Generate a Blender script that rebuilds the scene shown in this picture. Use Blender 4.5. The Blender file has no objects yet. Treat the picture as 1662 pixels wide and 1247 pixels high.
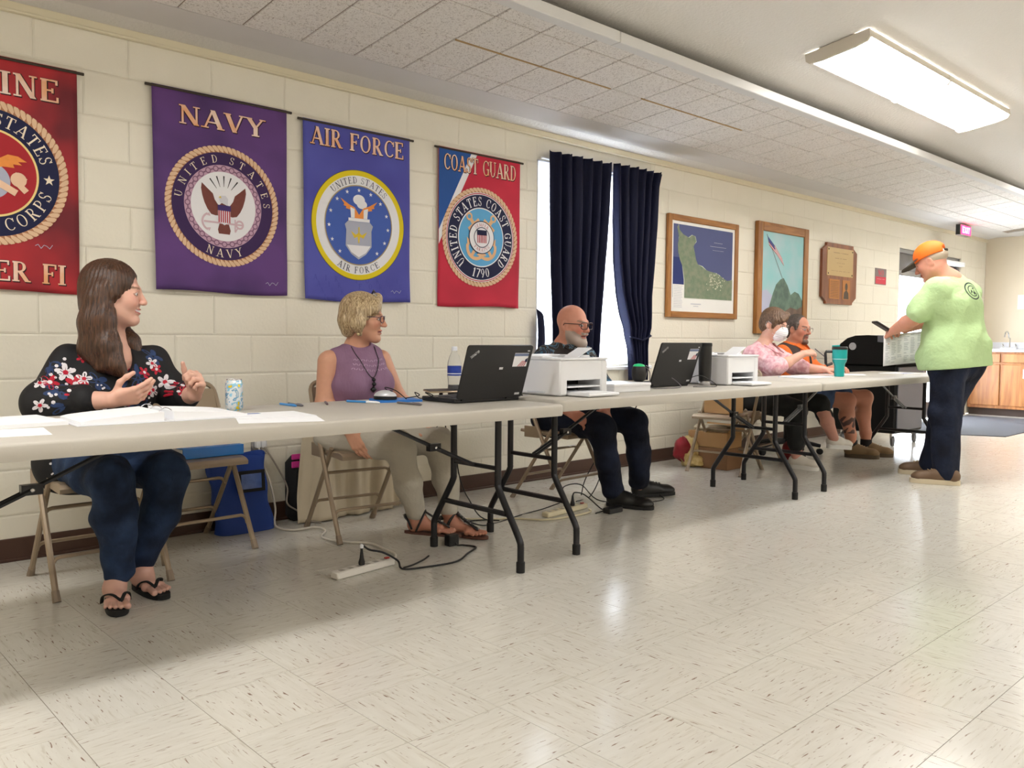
import bpy, bmesh, math, random
import numpy as np
from mathutils import Vector, Matrix

scene = bpy.context.scene
COL = scene.collection
random.seed(7)
rng = np.random.default_rng(7)
R = math.radians

# ------------------------------------------------------------------ camera
CAM_F = 1367.39          # focal length in pixels of a 1662 x 1247 frame
CAM_P = (0.0, -4.2404, 1.0184)
CAM_R = Vector((0.73092035, -0.682421, 0.00755054))
CAM_U = Vector((0.03234352, 0.04568916, 0.99843197))
CAM_W = Vector((0.68169593, 0.72953004, -0.05546703))
cam_data = bpy.data.cameras.new('camera')
cam = bpy.data.objects.new('camera', cam_data)
COL.objects.link(cam)
cam_data.sensor_fit = 'HORIZONTAL'
cam_data.sensor_width = 36.0
cam_data.lens = 36.0 * CAM_F / 1662.0
cam_data.clip_start = 0.05
cam.matrix_world = Matrix(((CAM_R.x, CAM_U.x, -CAM_W.x, CAM_P[0]), (CAM_R.y, CAM_U.y, -CAM_W.y, CAM_P[1]),
                           (CAM_R.z, CAM_U.z, -CAM_W.z, CAM_P[2]), (0, 0, 0, 1)))
scene.camera = cam

# ------------------------------------------------------------------ world, sun, exposure
world = bpy.data.worlds.new('world')
scene.world = world
world.use_nodes = True
wn = world.node_tree.nodes
wn['Background'].inputs['Color'].default_value = (0.86, 0.92, 1.0, 1)
wn['Background'].inputs['Strength'].default_value = 8.0
scene.view_settings.view_transform = 'Standard'
scene.view_settings.look = 'None'
scene.view_settings.gamma = 1.0
scene.view_settings.use_curve_mapping = False
scene.view_settings.exposure = 1.7
LAMP = 7.0               # emission of the ceiling lamp diffusers


# ------------------------------------------------------------------ helpers
def lin(c):
    return tuple(((v / 255.0) / 12.92 if v / 255.0 <= 0.04045 else ((v / 255.0 + 0.055) / 1.055) ** 2.4) for v in c)


MATS = {}


def newmat(name):
    m = bpy.data.materials.new(name)
    m.use_nodes = True
    MATS[name] = m
    return m, m.node_tree.nodes, m.node_tree.links, m.node_tree.nodes['Principled BSDF']


def mat(name, rgb, rough=0.5, metal=0.0, var=0.06, vscale=6.0, bump=0.0, bscale=60.0, coat=0.0, emit=0.0, alpha=1.0,
        trans=0.0, stretch=None, spec=0.5, rgb2=None, sheen=0.0, bdist=0.004):
    """Procedural material: base colour broken up by noise, optional noise bump."""
    if name in MATS:
        return MATS[name]
    m, n, l, b = newmat(name)
    c = lin(rgb)
    tc = n.new('ShaderNodeTexCoord')
    src = tc.outputs['Object']
    if stretch:
        mp = n.new('ShaderNodeMapping')
        mp.inputs['Scale'].default_value = stretch
        l.new(src, mp.inputs['Vector'])
        src = mp.outputs['Vector']
    if var > 0 or rgb2:
        t = n.new('ShaderNodeTexNoise')
        t.inputs['Scale'].default_value = vscale
        t.inputs['Detail'].default_value = 4
        l.new(src, t.inputs['Vector'])
        mx = n.new('ShaderNodeMix')
        mx.data_type = 'RGBA'
        l.new(t.outputs['Fac'], mx.inputs['Factor'])
        c2 = lin(rgb2) if rgb2 else c
        lo, hi = (1 - var), (1 + var)
        mx.inputs['A'].default_value = (c[0] * lo, c[1] * lo, c[2] * lo, 1)
        mx.inputs['B'].default_value = (min(1, c2[0] * hi), min(1, c2[1] * hi), min(1, c2[2] * hi), 1)
        if rgb2:
            mr = n.new('ShaderNodeMapRange')
            mr.inputs['From Min'].default_value = 0.35
            mr.inputs['From Max'].default_value = 0.65
            l.new(t.outputs['Fac'], mr.inputs['Value'])
            l.new(mr.outputs['Result'], mx.inputs['Factor'])
        l.new(mx.outputs['Result'], b.inputs['Base Color'])
    else:
        b.inputs['Base Color'].default_value = (*c, 1)
    b.inputs['Roughness'].default_value = rough
    b.inputs['Metallic'].default_value = metal
    b.inputs['Specular IOR Level'].default_value = spec
    b.inputs['Coat Weight'].default_value = coat
    b.inputs['Sheen Weight'].default_value = sheen
    if trans:
        b.inputs['Transmission Weight'].default_value = trans
        b.inputs['IOR'].default_value = 1.3
    if emit:
        b.inputs['Emission Color'].default_value = (*c, 1)
        b.inputs['Emission Strength'].default_value = emit
    b.inputs['Alpha'].default_value = alpha
    if bump:
        t2 = n.new('ShaderNodeTexNoise')
        t2.inputs['Scale'].default_value = bscale
        t2.inputs['Detail'].default_value = 5
        l.new(src, t2.inputs['Vector'])
        bp = n.new('ShaderNodeBump')
        bp.inputs['Strength'].default_value = bump
        bp.inputs['Distance'].default_value = bdist
        l.new(t2.outputs['Fac'], bp.inputs['Height'])
        l.new(bp.outputs['Normal'], b.inputs['Normal'])
    return m


def wood(name, rgb, rgb2, rough=0.45, axis='Z', scale=14.0):
    if name in MATS:
        return MATS[name]
    m, n, l, b = newmat(name)
    tc = n.new('ShaderNodeTexCoord')
    mp = n.new('ShaderNodeMapping')
    s = {'X': (0.12, 1, 1), 'Y': (1, 0.12, 1), 'Z': (1, 1, 0.12)}[axis]
    mp.inputs['Scale'].default_value = s
    l.new(tc.outputs['Object'], mp.inputs['Vector'])
    t = n.new('ShaderNodeTexNoise')
    t.inputs['Scale'].default_value = scale
    t.inputs['Detail'].default_value = 6
    t.inputs['Distortion'].default_value = 1.2
    l.new(mp.outputs['Vector'], t.inputs['Vector'])
    r = n.new('ShaderNodeValToRGB')
    r.color_ramp.elements[0].position = 0.36
    r.color_ramp.elements[1].position = 0.64
    r.color_ramp.elements[0].color = (*lin(rgb2), 1)
    r.color_ramp.elements[1].color = (*lin(rgb), 1)
    l.new(t.outputs['Fac'], r.inputs['Fac'])
    l.new(r.outputs['Color'], b.inputs['Base Color'])
    b.inputs['Roughness'].default_value = rough
    return m


def link(name, mesh, material=None, parent=None, world=True):
    o = bpy.data.objects.new(name, mesh)
    COL.objects.link(o)
    if material is not None:
        mesh.materials.append(material)
    if parent is not None:
        o.parent = parent
        if world and parent.type == 'EMPTY' and parent.get('_w') is not None:
            o.matrix_parent_inverse = Matrix.Translation(-Vector(parent['_w']))
        elif world and parent.get('_w') is not None:
            pass
    return o


def tag(o, label=None, cat=None, group=None, kind=None):
    if label:
        o['label'] = label
    if cat:
        o['category'] = cat
    if group:
        o['group'] = group
    if kind:
        o['kind'] = kind
    return o


def empty(name, loc=(0, 0, 0), rz=0.0, label=None, cat=None, group=None, kind=None):
    o = bpy.data.objects.new(name, None)
    COL.objects.link(o)
    o.location = loc
    o.rotation_euler = (0, 0, rz)
    o.empty_display_size = 0.05
    return tag(o, label, cat, group, kind)


def wempty(name, loc, label=None, cat=None, group=None, kind=None):
    """Empty at a thing's base whose parts are written in world coordinates."""
    o = empty(name, loc, 0, label, cat, group, kind)
    o['_w'] = tuple(loc)
    return o


def copy_tree(o, parent=None):
    c = o.copy()
    COL.objects.link(c)
    if parent is not None:
        c.parent = parent
    for ch in [x for x in bpy.data.objects if x.parent == o]:
        copy_tree(ch, c)
    return c


class MB:
    """Collects shapes into one mesh."""

    def __init__(self):
        self.v = []
        self.f = []

    def add(self, vs, fs):
        b = len(self.v)
        self.v += [tuple(v) for v in vs]
        self.f += [tuple(i + b for i in f) for f in fs]
        return self

    def box(self, x0, x1, y0, y1, z0, z1, bev=0.0, M=None):
        if bev <= 0:
            vs = [(x, y, z) for z in (z0, z1) for y in (y0, y1) for x in (x0, x1)]
            fs = [(0, 2, 3, 1), (4, 5, 7, 6), (0, 1, 5, 4), (2, 6, 7, 3), (0, 4, 6, 2), (1, 3, 7, 5)]
        else:
            b = bev
            vs, fs, idx = [], [], {}
            X, Y, Z = (x0, x1), (y0, y1), (z0, z1)
            for i in (0, 1):
                for j in (0, 1):
                    for k in (0, 1):
                        sx, sy, sz = (b if i == 0 else -b), (b if j == 0 else -b), (b if k == 0 else -b)
                        for a, p in (('x', (X[i], Y[j] + sy, Z[k] + sz)), ('y', (X[i] + sx, Y[j], Z[k] + sz)),
                                     ('z', (X[i] + sx, Y[j] + sy, Z[k]))):
                            idx[(i, j, k, a)] = len(vs)
                            vs.append(p)
            q = lambda *k: fs.append([idx[t] for t in k])
            for i in (0, 1):
                c = [(i, 0, 0, 'x'), (i, 1, 0, 'x'), (i, 1, 1, 'x'), (i, 0, 1, 'x')]
                q(*(c if i else c[::-1]))
                c = [(0, i, 0, 'y'), (0, i, 1, 'y'), (1, i, 1, 'y'), (1, i, 0, 'y')]
                q(*(c if i else c[::-1]))
                c = [(0, 0, i, 'z'), (1, 0, i, 'z'), (1, 1, i, 'z'), (0, 1, i, 'z')]
                q(*(c if i else c[::-1]))
            for i in (0, 1):
                for j in (0, 1):
                    c = [(i, j, 0, 'x'), (i, j, 0, 'y'), (i, j, 1, 'y'), (i, j, 1, 'x')]
                    q(*(c if i == j else c[::-1]))
                    c = [(i, 0, j, 'x'), (i, 0, j, 'z'), (i, 1, j, 'z'), (i, 1, j, 'x')]
                    q(*(c if i != j else c[::-1]))
                    c = [(0, i, j, 'y'), (0, i, j, 'z'), (1, i, j, 'z'), (1, i, j, 'y')]
                    q(*(c if i == j else c[::-1]))
                    for k in (0, 1):
                        c = [(i, j, k, 'x'), (i, j, k, 'y'), (i, j, k, 'z')]
                        q(*(c if (i + j + k) % 2 == 1 else c[::-1]))
        if M is not None:
            vs = [tuple(M @ Vector(v)) for v in vs]
        return self.add(vs, fs)

    def tube(self, pts, r, n=8, caps=True, flat=None):
        """Tube along a path. r: number or one per point. flat: (a, b) scale of the section."""
        pts = [Vector(p) for p in pts]
        m = len(pts)
        rs = r if isinstance(r, (list, tuple)) else [r] * m
        ts = []
        for i in range(m):
            a = pts[max(0, i - 1)]
            b = pts[min(m - 1, i + 1)]
            t = (b - a)
            ts.append(t.normalized() if t.length > 1e-9 else Vector((0, 0, 1)))
        u = ts[0].orthogonal().normalized()
        if flat:
            w = Vector((0, 0, 1))
            if abs(ts[0].dot(w)) < 0.95:
                u = ts[0].cross(w).normalized()
        vs, fs = [], []
        for i in range(m):
            t = ts[i]
            u = (u - t * u.dot(t))
            u = u.normalized() if u.length > 1e-6 else t.orthogonal().normalized()
            w = t.cross(u)
            for k in range(n):
                a = 2 * math.pi * k / n
                fa, fb = flat if flat else (1, 1)
                vs.append(pts[i] + (u * math.cos(a) * fa + w * math.sin(a) * fb) * rs[i])
        for i in range(m - 1):
            for k in range(n):
                k2 = (k + 1) % n
                fs.append((i * n + k, i * n + k2, (i + 1) * n + k2, (i + 1) * n + k))
        if caps:
            fs.append(tuple(range(n))[::-1])
            fs.append(tuple((m - 1) * n + k for k in range(n)))
        return self.add(vs, fs)

    def lathe(self, prof, c=(0, 0, 0), n=20, M=None, caps=True):
        vs, fs = [], []
        for rr, z in prof:
            for k in range(n):
                a = 2 * math.pi * k / n
                vs.append((c[0] + rr * math.cos(a), c[1] + rr * math.sin(a), c[2] + z))
        m = len(prof)
        for i in range(m - 1):
            for k in range(n):
                k2 = (k + 1) % n
                fs.append((i * n + k, i * n + k2, (i + 1) * n + k2, (i + 1) * n + k))
        if caps:
            fs.append(tuple(range(n))[::-1])
            fs.append(tuple((m - 1) * n + k for k in range(n)))
        if M is not None:
            vs = [tuple(M @ Vector(v)) for v in vs]
        return self.add(vs, fs)

    def prism(self, poly, h0, h1, fn):
        """poly: 2D outline (counter-clockwise), fn(u, v, h) -> xyz."""
        n = len(poly)
        vs = [fn(u, v, h0) for u, v in poly] + [fn(u, v, h1) for u, v in poly]
        fs = [tuple(range(n))[::-1], tuple(range(n, 2 * n))]
        for i in range(n):
            j = (i + 1) % n
            fs.append((i, j, j + n, i + n))
        return self.add(vs, fs)

    def grid(self, fn, nu, nv):
        vs = [fn(i / nu, j / nv) for j in range(nv + 1) for i in range(nu + 1)]
        fs = [(j * (nu + 1) + i, j * (nu + 1) + i + 1, (j + 1) * (nu + 1) + i + 1, (j + 1) * (nu + 1) + i)
              for j in range(nv) for i in range(nu)]
        return self.add(vs, fs)

    def mesh(self, name, smooth=False, fix=True):
        me = bpy.data.meshes.new(name)
        me.from_pydata(self.v, [], self.f)
        if fix:
            bm = bmesh.new()
            bm.from_mesh(me)
            bmesh.ops.recalc_face_normals(bm, faces=bm.faces)
            bm.to_mesh(me)
            bm.free()
        if smooth:
            me.polygons.foreach_set('use_smooth', [True] * len(me.polygons))
            if smooth == 'auto':
                me.set_sharp_from_angle(angle=R(38))
        me.update()
        return me

    def build(self, name, material, parent=None, smooth=False, fix=True):
        return link(name, self.mesh(name, smooth, fix), material, parent)


def arc(c, r, a0, a1, n, f):
    """points of an arc; f(x, y) -> xyz"""
    return [f(c[0] + r * math.cos(R(a0 + (a1 - a0) * i / n)), c[1] + r * math.sin(R(a0 + (a1 - a0) * i / n))) for i in range(n + 1)]


def rrect(x0, x1, y0, y1, r, n=4):
    pts = []
    for cx, cy, a in ((x1 - r, y0 + r, -90), (x1 - r, y1 - r, 0), (x0 + r, y1 - r, 90), (x0 + r, y0 + r, 180)):
        for i in range(n + 1):
            t = R(a + 90 * i / n)
            pts.append((cx + r * math.cos(t), cy + r * math.sin(t)))
    return pts


def spline(pts, n=8):
    """Catmull-Rom through the points."""
    P = [Vector(p) for p in pts]
    P = [P[0] * 2 - P[1]] + P + [P[-1] * 2 - P[-2]]
    out = []
    for i in range(1, len(P) - 2):
        for k in range(n):
            t = k / n
            a, b, c, d = P[i - 1], P[i], P[i + 1], P[i + 2]
            out.append(0.5 * ((2 * b) + (c - a) * t + (2 * a - 5 * b + 4 * c - d) * t * t + (3 * b - a - 3 * c + d) * t ** 3))
    out.append(P[-2])
    return out


def pix(p):
    """Where a point of the place shows in the 1662 x 1247 frame (used to choose which repeats show largest)."""
    d = Vector(p) - Vector(CAM_P)
    w = d.dot(CAM_W)
    if w < 0.05:
        return None
    return (831 + CAM_F * d.dot(CAM_R) / w, 623.5 - CAM_F * d.dot(CAM_U) / w, w)

# =================================================================== THE ROOM
XL, XR = -3.0, 13.2        # side walls
YB = -8.4                  # wall behind the camera
ZW = 2.475                 # height of the long wall at the soffit
WIN = (4.19, 5.46, 0.80, 2.26)      # curtain window opening
DOOR = (10.27, 12.25, 0.0, 2.12)    # glass door opening

# ---- wall paint
m, n, l, b = newmat('cream_block_paint')
tc = n.new('ShaderNodeTexCoord')
t1 = n.new('ShaderNodeTexNoise'); t1.inputs['Scale'].default_value = 3.0; t1.inputs['Detail'].default_value = 3
t2 = n.new('ShaderNodeTexNoise'); t2.inputs['Scale'].default_value = 70.0; t2.inputs['Detail'].default_value = 6
t3 = n.new('ShaderNodeTexVoronoi'); t3.inputs['Scale'].default_value = 55.0
geo = n.new('ShaderNodeNewGeometry')
for t in (t1, t2, t3):
    l.new(geo.outputs['Position'], t.inputs['Vector'])
mx = n.new('ShaderNodeMix'); mx.data_type = 'RGBA'
mx.inputs['A'].default_value = (*lin((228, 223, 206)), 1)
mx.inputs['B'].default_value = (*lin((238, 233, 218)), 1)
l.new(t1.outputs['Fac'], mx.inputs['Factor'])
l.new(mx.outputs['Result'], b.inputs['Base Color'])
ad = n.new('ShaderNodeMath'); ad.operation = 'MULTIPLY_ADD'; ad.inputs[1].default_value = 0.5
l.new(t3.outputs['Distance'], ad.inputs[0]); l.new(t2.outputs['Fac'], ad.inputs[2])
bp = n.new('ShaderNodeBump'); bp.inputs['Strength'].default_value = 0.28; bp.inputs['Distance'].default_value = 0.004
l.new(ad.outputs['Value'], bp.inputs['Height']); l.new(bp.outputs['Normal'], b.inputs['Normal'])
b.inputs['Roughness'].default_value = 0.42
M_WALL = m
M_TRIMCREAM = mat('cream_trim_paint', (226, 217, 190), 0.45, var=0.05, vscale=5)
M_WALLPLAIN = mat('plain_beige_wall_paint', (226, 213, 190), 0.5, var=0.03, vscale=2, bump=0.1, bscale=200)

# ---- long wall: backing with openings, and the painted blocks in front of it
wall_back = empty('wall_back', (0, 0, 0), kind='structure')
mb = MB()
T = 0.22
y0, y1 = 0.005, T
for x0, x1, z0, z1 in ((XL, WIN[0], 0, ZW + .3), (WIN[0], WIN[1], 0, WIN[2]), (WIN[0], WIN[1], WIN[3], ZW + .3),
                       (WIN[1], DOOR[0], 0, ZW + .3), (DOOR[0], DOOR[1], DOOR[3], ZW + .3), (DOOR[1], XR + .2, 0, ZW + .3)):
    mb.box(x0, x1, y0, y1, z0, z1)
mb.build('wall_backing', M_WALL, wall_back)

BL, BH = 0.4064, 0.2032


def block_mesh(w, h, name):
    g, bv, d = 0.0008, 0.009, 0.0024
    x0, x1, z0, z1 = g, w - g, g, h - g
    vs = [(x0, d, z0), (x1, d, z0), (x1, d, z1), (x0, d, z1),
          (x0 + bv, 0, z0 + bv), (x1 - bv, 0, z0 + bv), (x1 - bv, 0, z1 - bv), (x0 + bv, 0, z1 - bv)]
    fs = [(4, 5, 6, 7), (0, 1, 5, 4), (1, 2, 6, 5), (2, 3, 7, 6), (3, 0, 4, 7)]
    me = bpy.data.meshes.new(name)
    me.from_pydata(vs, [], fs)
    me.materials.append(M_WALL)
    return me, vs, fs


blocks = []
full_block = block_mesh(BL, BH, 'block')
nc = 12
for c in range(nc):
    z0 = 0.0022 + c * BH
    z1 = min(z0 + BH, ZW)
    off = 1.447 + (0 if c % 2 == 1 else BL / 2)
    k0 = math.floor((XL - off) / BL)
    x = off + k0 * BL
    while x < XR:
        xa, xb = max(x, XL), min(x + BL, XR)
        x += BL
        pieces = [(xa, xb)]
        for (a, bb, lo, hi) in (WIN, DOOR):
            if z0 < hi - 0.02 and z1 > lo + 0.02:
                q = []
                for pa, pb in pieces:
                    if pb <= a or pa >= bb:
                        q.append((pa, pb))
                    else:
                        if pa < a - 0.03:
                            q.append((pa, a))
                        if pb > bb + 0.03:
                            q.append((bb, pb))
                pieces = q
        for pa, pb in pieces:
            if pb - pa < 0.03:
                continue
            s = pix(((pa + pb) / 2, 0, (z0 + z1) / 2))
            a = 0
            if s and -60 < s[0] < 1720 and -40 < s[1] < 1290:
                a = (pb - pa) * (z1 - z0) / s[2] ** 2 / (1 + 0.0)
            blocks.append((a, pa, pb, z0, z1))
blocks.sort(reverse=True)
rest = MB()
cache = {}
for i, (a, pa, pb, z0, z1) in enumerate(blocks):
    key = (round(pb - pa, 3), round(z1 - z0, 3))
    if i < 300 and a > 0:
        if key not in cache:
            cache[key] = block_mesh(pb - pa, z1 - z0, 'block')[0]
        o = bpy.data.objects.new('block', cache[key])
        COL.objects.link(o)
        o.parent = wall_back
        o.location = (pa, 0, z0)
    else:
        me, vs, fs = block_mesh(pb - pa, z1 - z0, 'tmp')
        rest.add([(v[0] + pa, v[1], v[2] + z0) for v in vs], fs)
        bpy.data.meshes.remove(me)
tag(rest.build('far_blocks', M_WALL, wall_back, fix=False), kind='stuff')

# ---- other walls
MB().box(XR, XR + .15, YB, 0.0, 0, 3.4).build('wall_right', M_WALLPLAIN)['kind'] = 'structure'
MB().box(XL - .15, XL, YB, 0.0, 0, 3.4).build('wall_left', M_WALLPLAIN)['kind'] = 'structure'
MB().box(XL - .15, XR + .15, YB - .15, YB, 0, 3.4).build('wall_front', M_WALLPLAIN)['kind'] = 'structure'

# ---- baseboards
M_BASE = mat('dark_brown_vinyl', (74, 50, 40), 0.4, var=0.1)
for i, (x0, x1) in enumerate(((XL, DOOR[0] - .06), (DOOR[1] + .06, 12.56))):
    mb = MB().box(x0, x1, -0.008, 0.004, 0.0, 0.104, 0.003)
    mb.box(x0, x1, -0.016, 0.0, 0.0, 0.014, 0.003)
    mb.build('baseboard_back' if i == 0 else 'baseboard_back.001', M_BASE)['kind'] = 'structure'

# ---- cream board along the top of the long wall
mb = MB().box(XL, XR, -0.018, 0.004, 2.418, 2.474, 0.004)
mb.box(XL, XR, -0.028, 0.0, 2.412, 2.424, 0.003)
mb.build('trim_1', M_TRIMCREAM)['kind'] = 'structure'

# ---- ceiling: plaster strip, tiled soffit, white fascia, textured upper ceiling
ceiling = empty('ceiling', (0, 0, 2.43), kind='structure')
ceiling['_w'] = (0, 0, 2.43)
M_STRIP = mat('grey_white_plaster', (214, 211, 208), 0.7, var=0.03)
m, n, l, b = newmat('fissured_ceiling_tile')
geo = n.new('ShaderNodeNewGeometry')
t = n.new('ShaderNodeTexNoise'); t.inputs['Scale'].default_value = 90; t.inputs['Detail'].default_value = 3; t.inputs['Distortion'].default_value = 1.5
l.new(geo.outputs['Position'], t.inputs['Vector'])
r = n.new('ShaderNodeValToRGB')
r.color_ramp.elements[0].position = 0.36; r.color_ramp.elements[0].color = (*lin((186, 179, 172)), 1)
r.color_ramp.elements[1].position = 0.47; r.color_ramp.elements[1].color = (*lin((228, 224, 219)), 1)
l.new(t.outputs['Fac'], r.inputs['Fac']); l.new(r.outputs['Color'], b.inputs['Base Color'])
bp = n.new('ShaderNodeBump'); bp.inputs['Strength'].default_value = 0.5; bp.inputs['Distance'].default_value = 0.003
l.new(t.outputs['Fac'], bp.inputs['Height']); l.new(bp.outputs['Normal'], b.inputs['Normal'])
b.inputs['Roughness'].default_value = 0.85
M_TILE = m
M_GAP = mat('tile_joint_grey', (150, 138, 124), 0.9, var=0.0)
mb = MB().box(XL, XR, -0.40, 0.1, 2.475, 2.60)
mb.build('plaster_strip', M_STRIP, ceiling)
SO_A, SO_B = -0.40, -1.325          # tiled zone in depth


def zs(y):
    return 2.474 + 0.0965 * (-(y) - 0.40)


MB().add([(XL, SO_A, zs(SO_A) + .006), (XR, SO_A, zs(SO_A) + .006), (XR, SO_B, zs(SO_B) + .006), (XL, SO_B, zs(SO_B) + .006)], [(0, 1, 2, 3)]).build('soffit_backing', M_GAP, ceiling)
rows_y = [-0.40, -0.556, -0.861, -1.166, -1.325]
tcache = {}
X_TEND = 12.75
cnt = 0
tiles_far = MB()
for ri in range(4):
    ya, yb = rows_y[ri], rows_y[ri + 1]
    w = abs(yb - ya)
    if ri not in tcache:
        g = 0.0035
        # local coordinates: x along the room, y towards the room, sloping up
        sl = 0.0965
        q = lambda x, y, h: (x, -y, sl * y + h)
        vs = [q(g + .003, g + .003, 0), q(.3048 - g - .003, g + .003, 0), q(.3048 - g - .003, w - g - .003, 0), q(g + .003, w - g - .003, 0),
              q(g, g, .005), q(.3048 - g, g, .005), q(.3048 - g, w - g, .005), q(g, w - g, .005)]
        fs = [(0, 1, 2, 3), (4, 5, 1, 0), (5, 6, 2, 1), (6, 7, 3, 2), (7, 4, 0, 3)]
        me = bpy.data.meshes.new('ceiling_tile')
        me.from_pydata(vs, [], fs)
        me.materials.append(M_TILE)
        tcache[ri] = (me, vs, fs)
    k = 0
    x = 1.527 - 0.3048 * 14
    while x < X_TEND - .3:
        s = pix((x + .15, (ya + yb) / 2, zs(ya)))
        if s and -80 < s[0] < 1760 and -80 < s[1] < 700:
            o = bpy.data.objects.new('ceiling_tile', tcache[ri][0])
            COL.objects.link(o)
            o.parent = ceiling
            o.location = (x, ya, zs(ya) - 2.43 + random.uniform(-.0006, .0006))
            cnt += 1
        else:
            tiles_far.add([(v[0] + x, v[1] + ya, v[2] + zs(ya)) for v in tcache[ri][1]], tcache[ri][2])
        x += .3048
tag(tiles_far.build('unseen_tiles', M_TILE, ceiling, fix=False), kind='stuff')
MB().add([(X_TEND, SO_A, zs(SO_A) - .001), (XR, SO_A, zs(SO_A) - .001), (XR, SO_B, zs(SO_B) - .001), (X_TEND, SO_B, zs(SO_B) - .001),
          (X_TEND, SO_A, zs(SO_A) + .01), (XR, SO_A, zs(SO_A) + .01), (XR, SO_B, zs(SO_B) + .01), (X_TEND, SO_B, zs(SO_B) + .01)],
         [(0, 1, 2, 3), (7, 6, 5, 4), (0, 4, 5, 1), (1, 5, 6, 2), (2, 6, 7, 3), (3, 7, 4, 0)]).build('end_strip', M_STRIP, ceiling)
# white strips lying over two of the lengthwise joints, one stained brown
M_STRIPW = mat('white_joint_strip', (225, 222, 216), 0.5, var=0.02)
M_STAIN = mat('brown_stained_strip', (176, 146, 100), 0.7, var=0.2, vscale=9)
for xa, xb, yy, mm in ((2.75, 3.95, -0.861, M_STAIN), (4.25, 5.4, -0.861, M_STAIN), (6.4, 12.7, -0.861, M_STRIPW), (7.6, 12.7, -1.166, M_STRIPW)):
    MB().box(xa, xb, yy - .006, yy + .006, zs(yy) - .004, zs(yy) + .003, .001).build('joint_strip', mm, ceiling)
# fascia
M_FASCIA = mat('white_fascia_paint', (214, 213, 211), 0.7, var=0.02)
for k, (xa, xb) in enumerate(((XL, 0.6), (0.602, 3.4), (3.402, 6.14), (6.142, 9.05), (9.052, XR))):
    MB().box(xa, xb, -1.395, -1.325, 2.530, 2.586, .004).build('fascia_board', M_FASCIA, ceiling)
for xa, xb in ((2.75, 3.35), (5.6, 6.4)):
    MB().box(xa, xb, -1.328, -1.318, 2.553, 2.560, .001).build('joint_strip', M_STRIPW, ceiling)

# upper ceiling, rising to a ridge
m, n, l, b = newmat('knockdown_ceiling_texture')
geo = n.new('ShaderNodeNewGeometry')
t = n.new('ShaderNodeTexNoise'); t.inputs['Scale'].default_value = 55; t.inputs['Detail'].default_value = 4
l.new(geo.outputs['Position'], t.inputs['Vector'])
bp = n.new('ShaderNodeBump'); bp.inputs['Strength'].default_value = 0.55; bp.inputs['Distance'].default_value = 0.008
l.new(t.outputs['Fac'], bp.inputs['Height']); l.new(bp.outputs['Normal'], b.inputs['Normal'])
b.inputs['Base Color'].default_value = (*lin((226, 223, 218)), 1); b.inputs['Roughness'].default_value = 0.8
M_UPPER = m
ZC0, ZCS = 2.455, 0.15


def zc(y):
    return ZC0 - ZCS * y if y > -4.2 else ZC0 + ZCS * (8.4 + y)


mb = MB()
ys = [0.1, -4.2, YB - .1]
vs = []
for h in (0, .06):
    for y in ys:
        vs += [(XL - .1, y, zc(y) + h), (XR + .1, y, zc(y) + h)]
fs = [(0, 1, 3, 2), (2, 3, 5, 4), (6, 8, 9, 7), (8, 10, 11, 9)]
mb.add(vs, fs)
mb.build('upper_ceiling', M_UPPER, ceiling)

# ---- floor
floor = empty('floor', (0, 0, 0), kind='structure')
m, n, l, b = newmat('waxed_vinyl_tile')
uv = n.new('ShaderNodeUVMap'); uv.uv_map = 'UVMap'
oi = n.new('ShaderNodeObjectInfo')
cmb = n.new('ShaderNodeCombineXYZ')
mulr = n.new('ShaderNodeMath'); mulr.operation = 'MULTIPLY'; mulr.inputs[1].default_value = 57.0
l.new(oi.outputs['Random'], mulr.inputs[0]); l.new(mulr.outputs['Value'], cmb.inputs['X']); l.new(mulr.outputs['Value'], cmb.inputs['Y'])
va = n.new('ShaderNodeVectorMath'); va.operation = 'ADD'
l.new(uv.outputs['UV'], va.inputs[0]); l.new(cmb.outputs['Vector'], va.inputs[1])


def streak(sx, sy, lo, hi, seed):
    mp = n.new('ShaderNodeMapping')
    mp.inputs['Scale'].default_value = (sx, sy, 1)
    mp.inputs['Location'].default_value = (seed, seed * 2.3, 0)
    l.new(va.outputs['Vector'], mp.inputs['Vector'])
    t = n.new('ShaderNodeTexNoise'); t.inputs['Scale'].default_value = 1.0; t.inputs['Detail'].default_value = 4; t.inputs['Roughness'].default_value = 0.55
    t.inputs['Distortion'].default_value = 0.35
    l.new(mp.outputs['Vector'], t.inputs['Vector'])
    mr = n.new('ShaderNodeMapRange'); mr.inputs['From Min'].default_value = lo; mr.inputs['From Max'].default_value = hi
    l.new(t.outputs['Fac'], mr.inputs['Value'])
    return mr.outputs['Result']


def mixc(fac, a, bcol):
    x = n.new('ShaderNodeMix'); x.data_type = 'RGBA'
    l.new(fac, x.inputs['Factor'])
    if isinstance(a, tuple):
        x.inputs['A'].default_value = (*lin(a), 1)
    else:
        l.new(a, x.inputs['A'])
    x.inputs['B'].default_value = (*lin(bcol), 1)
    return x.outputs['Result']


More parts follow.
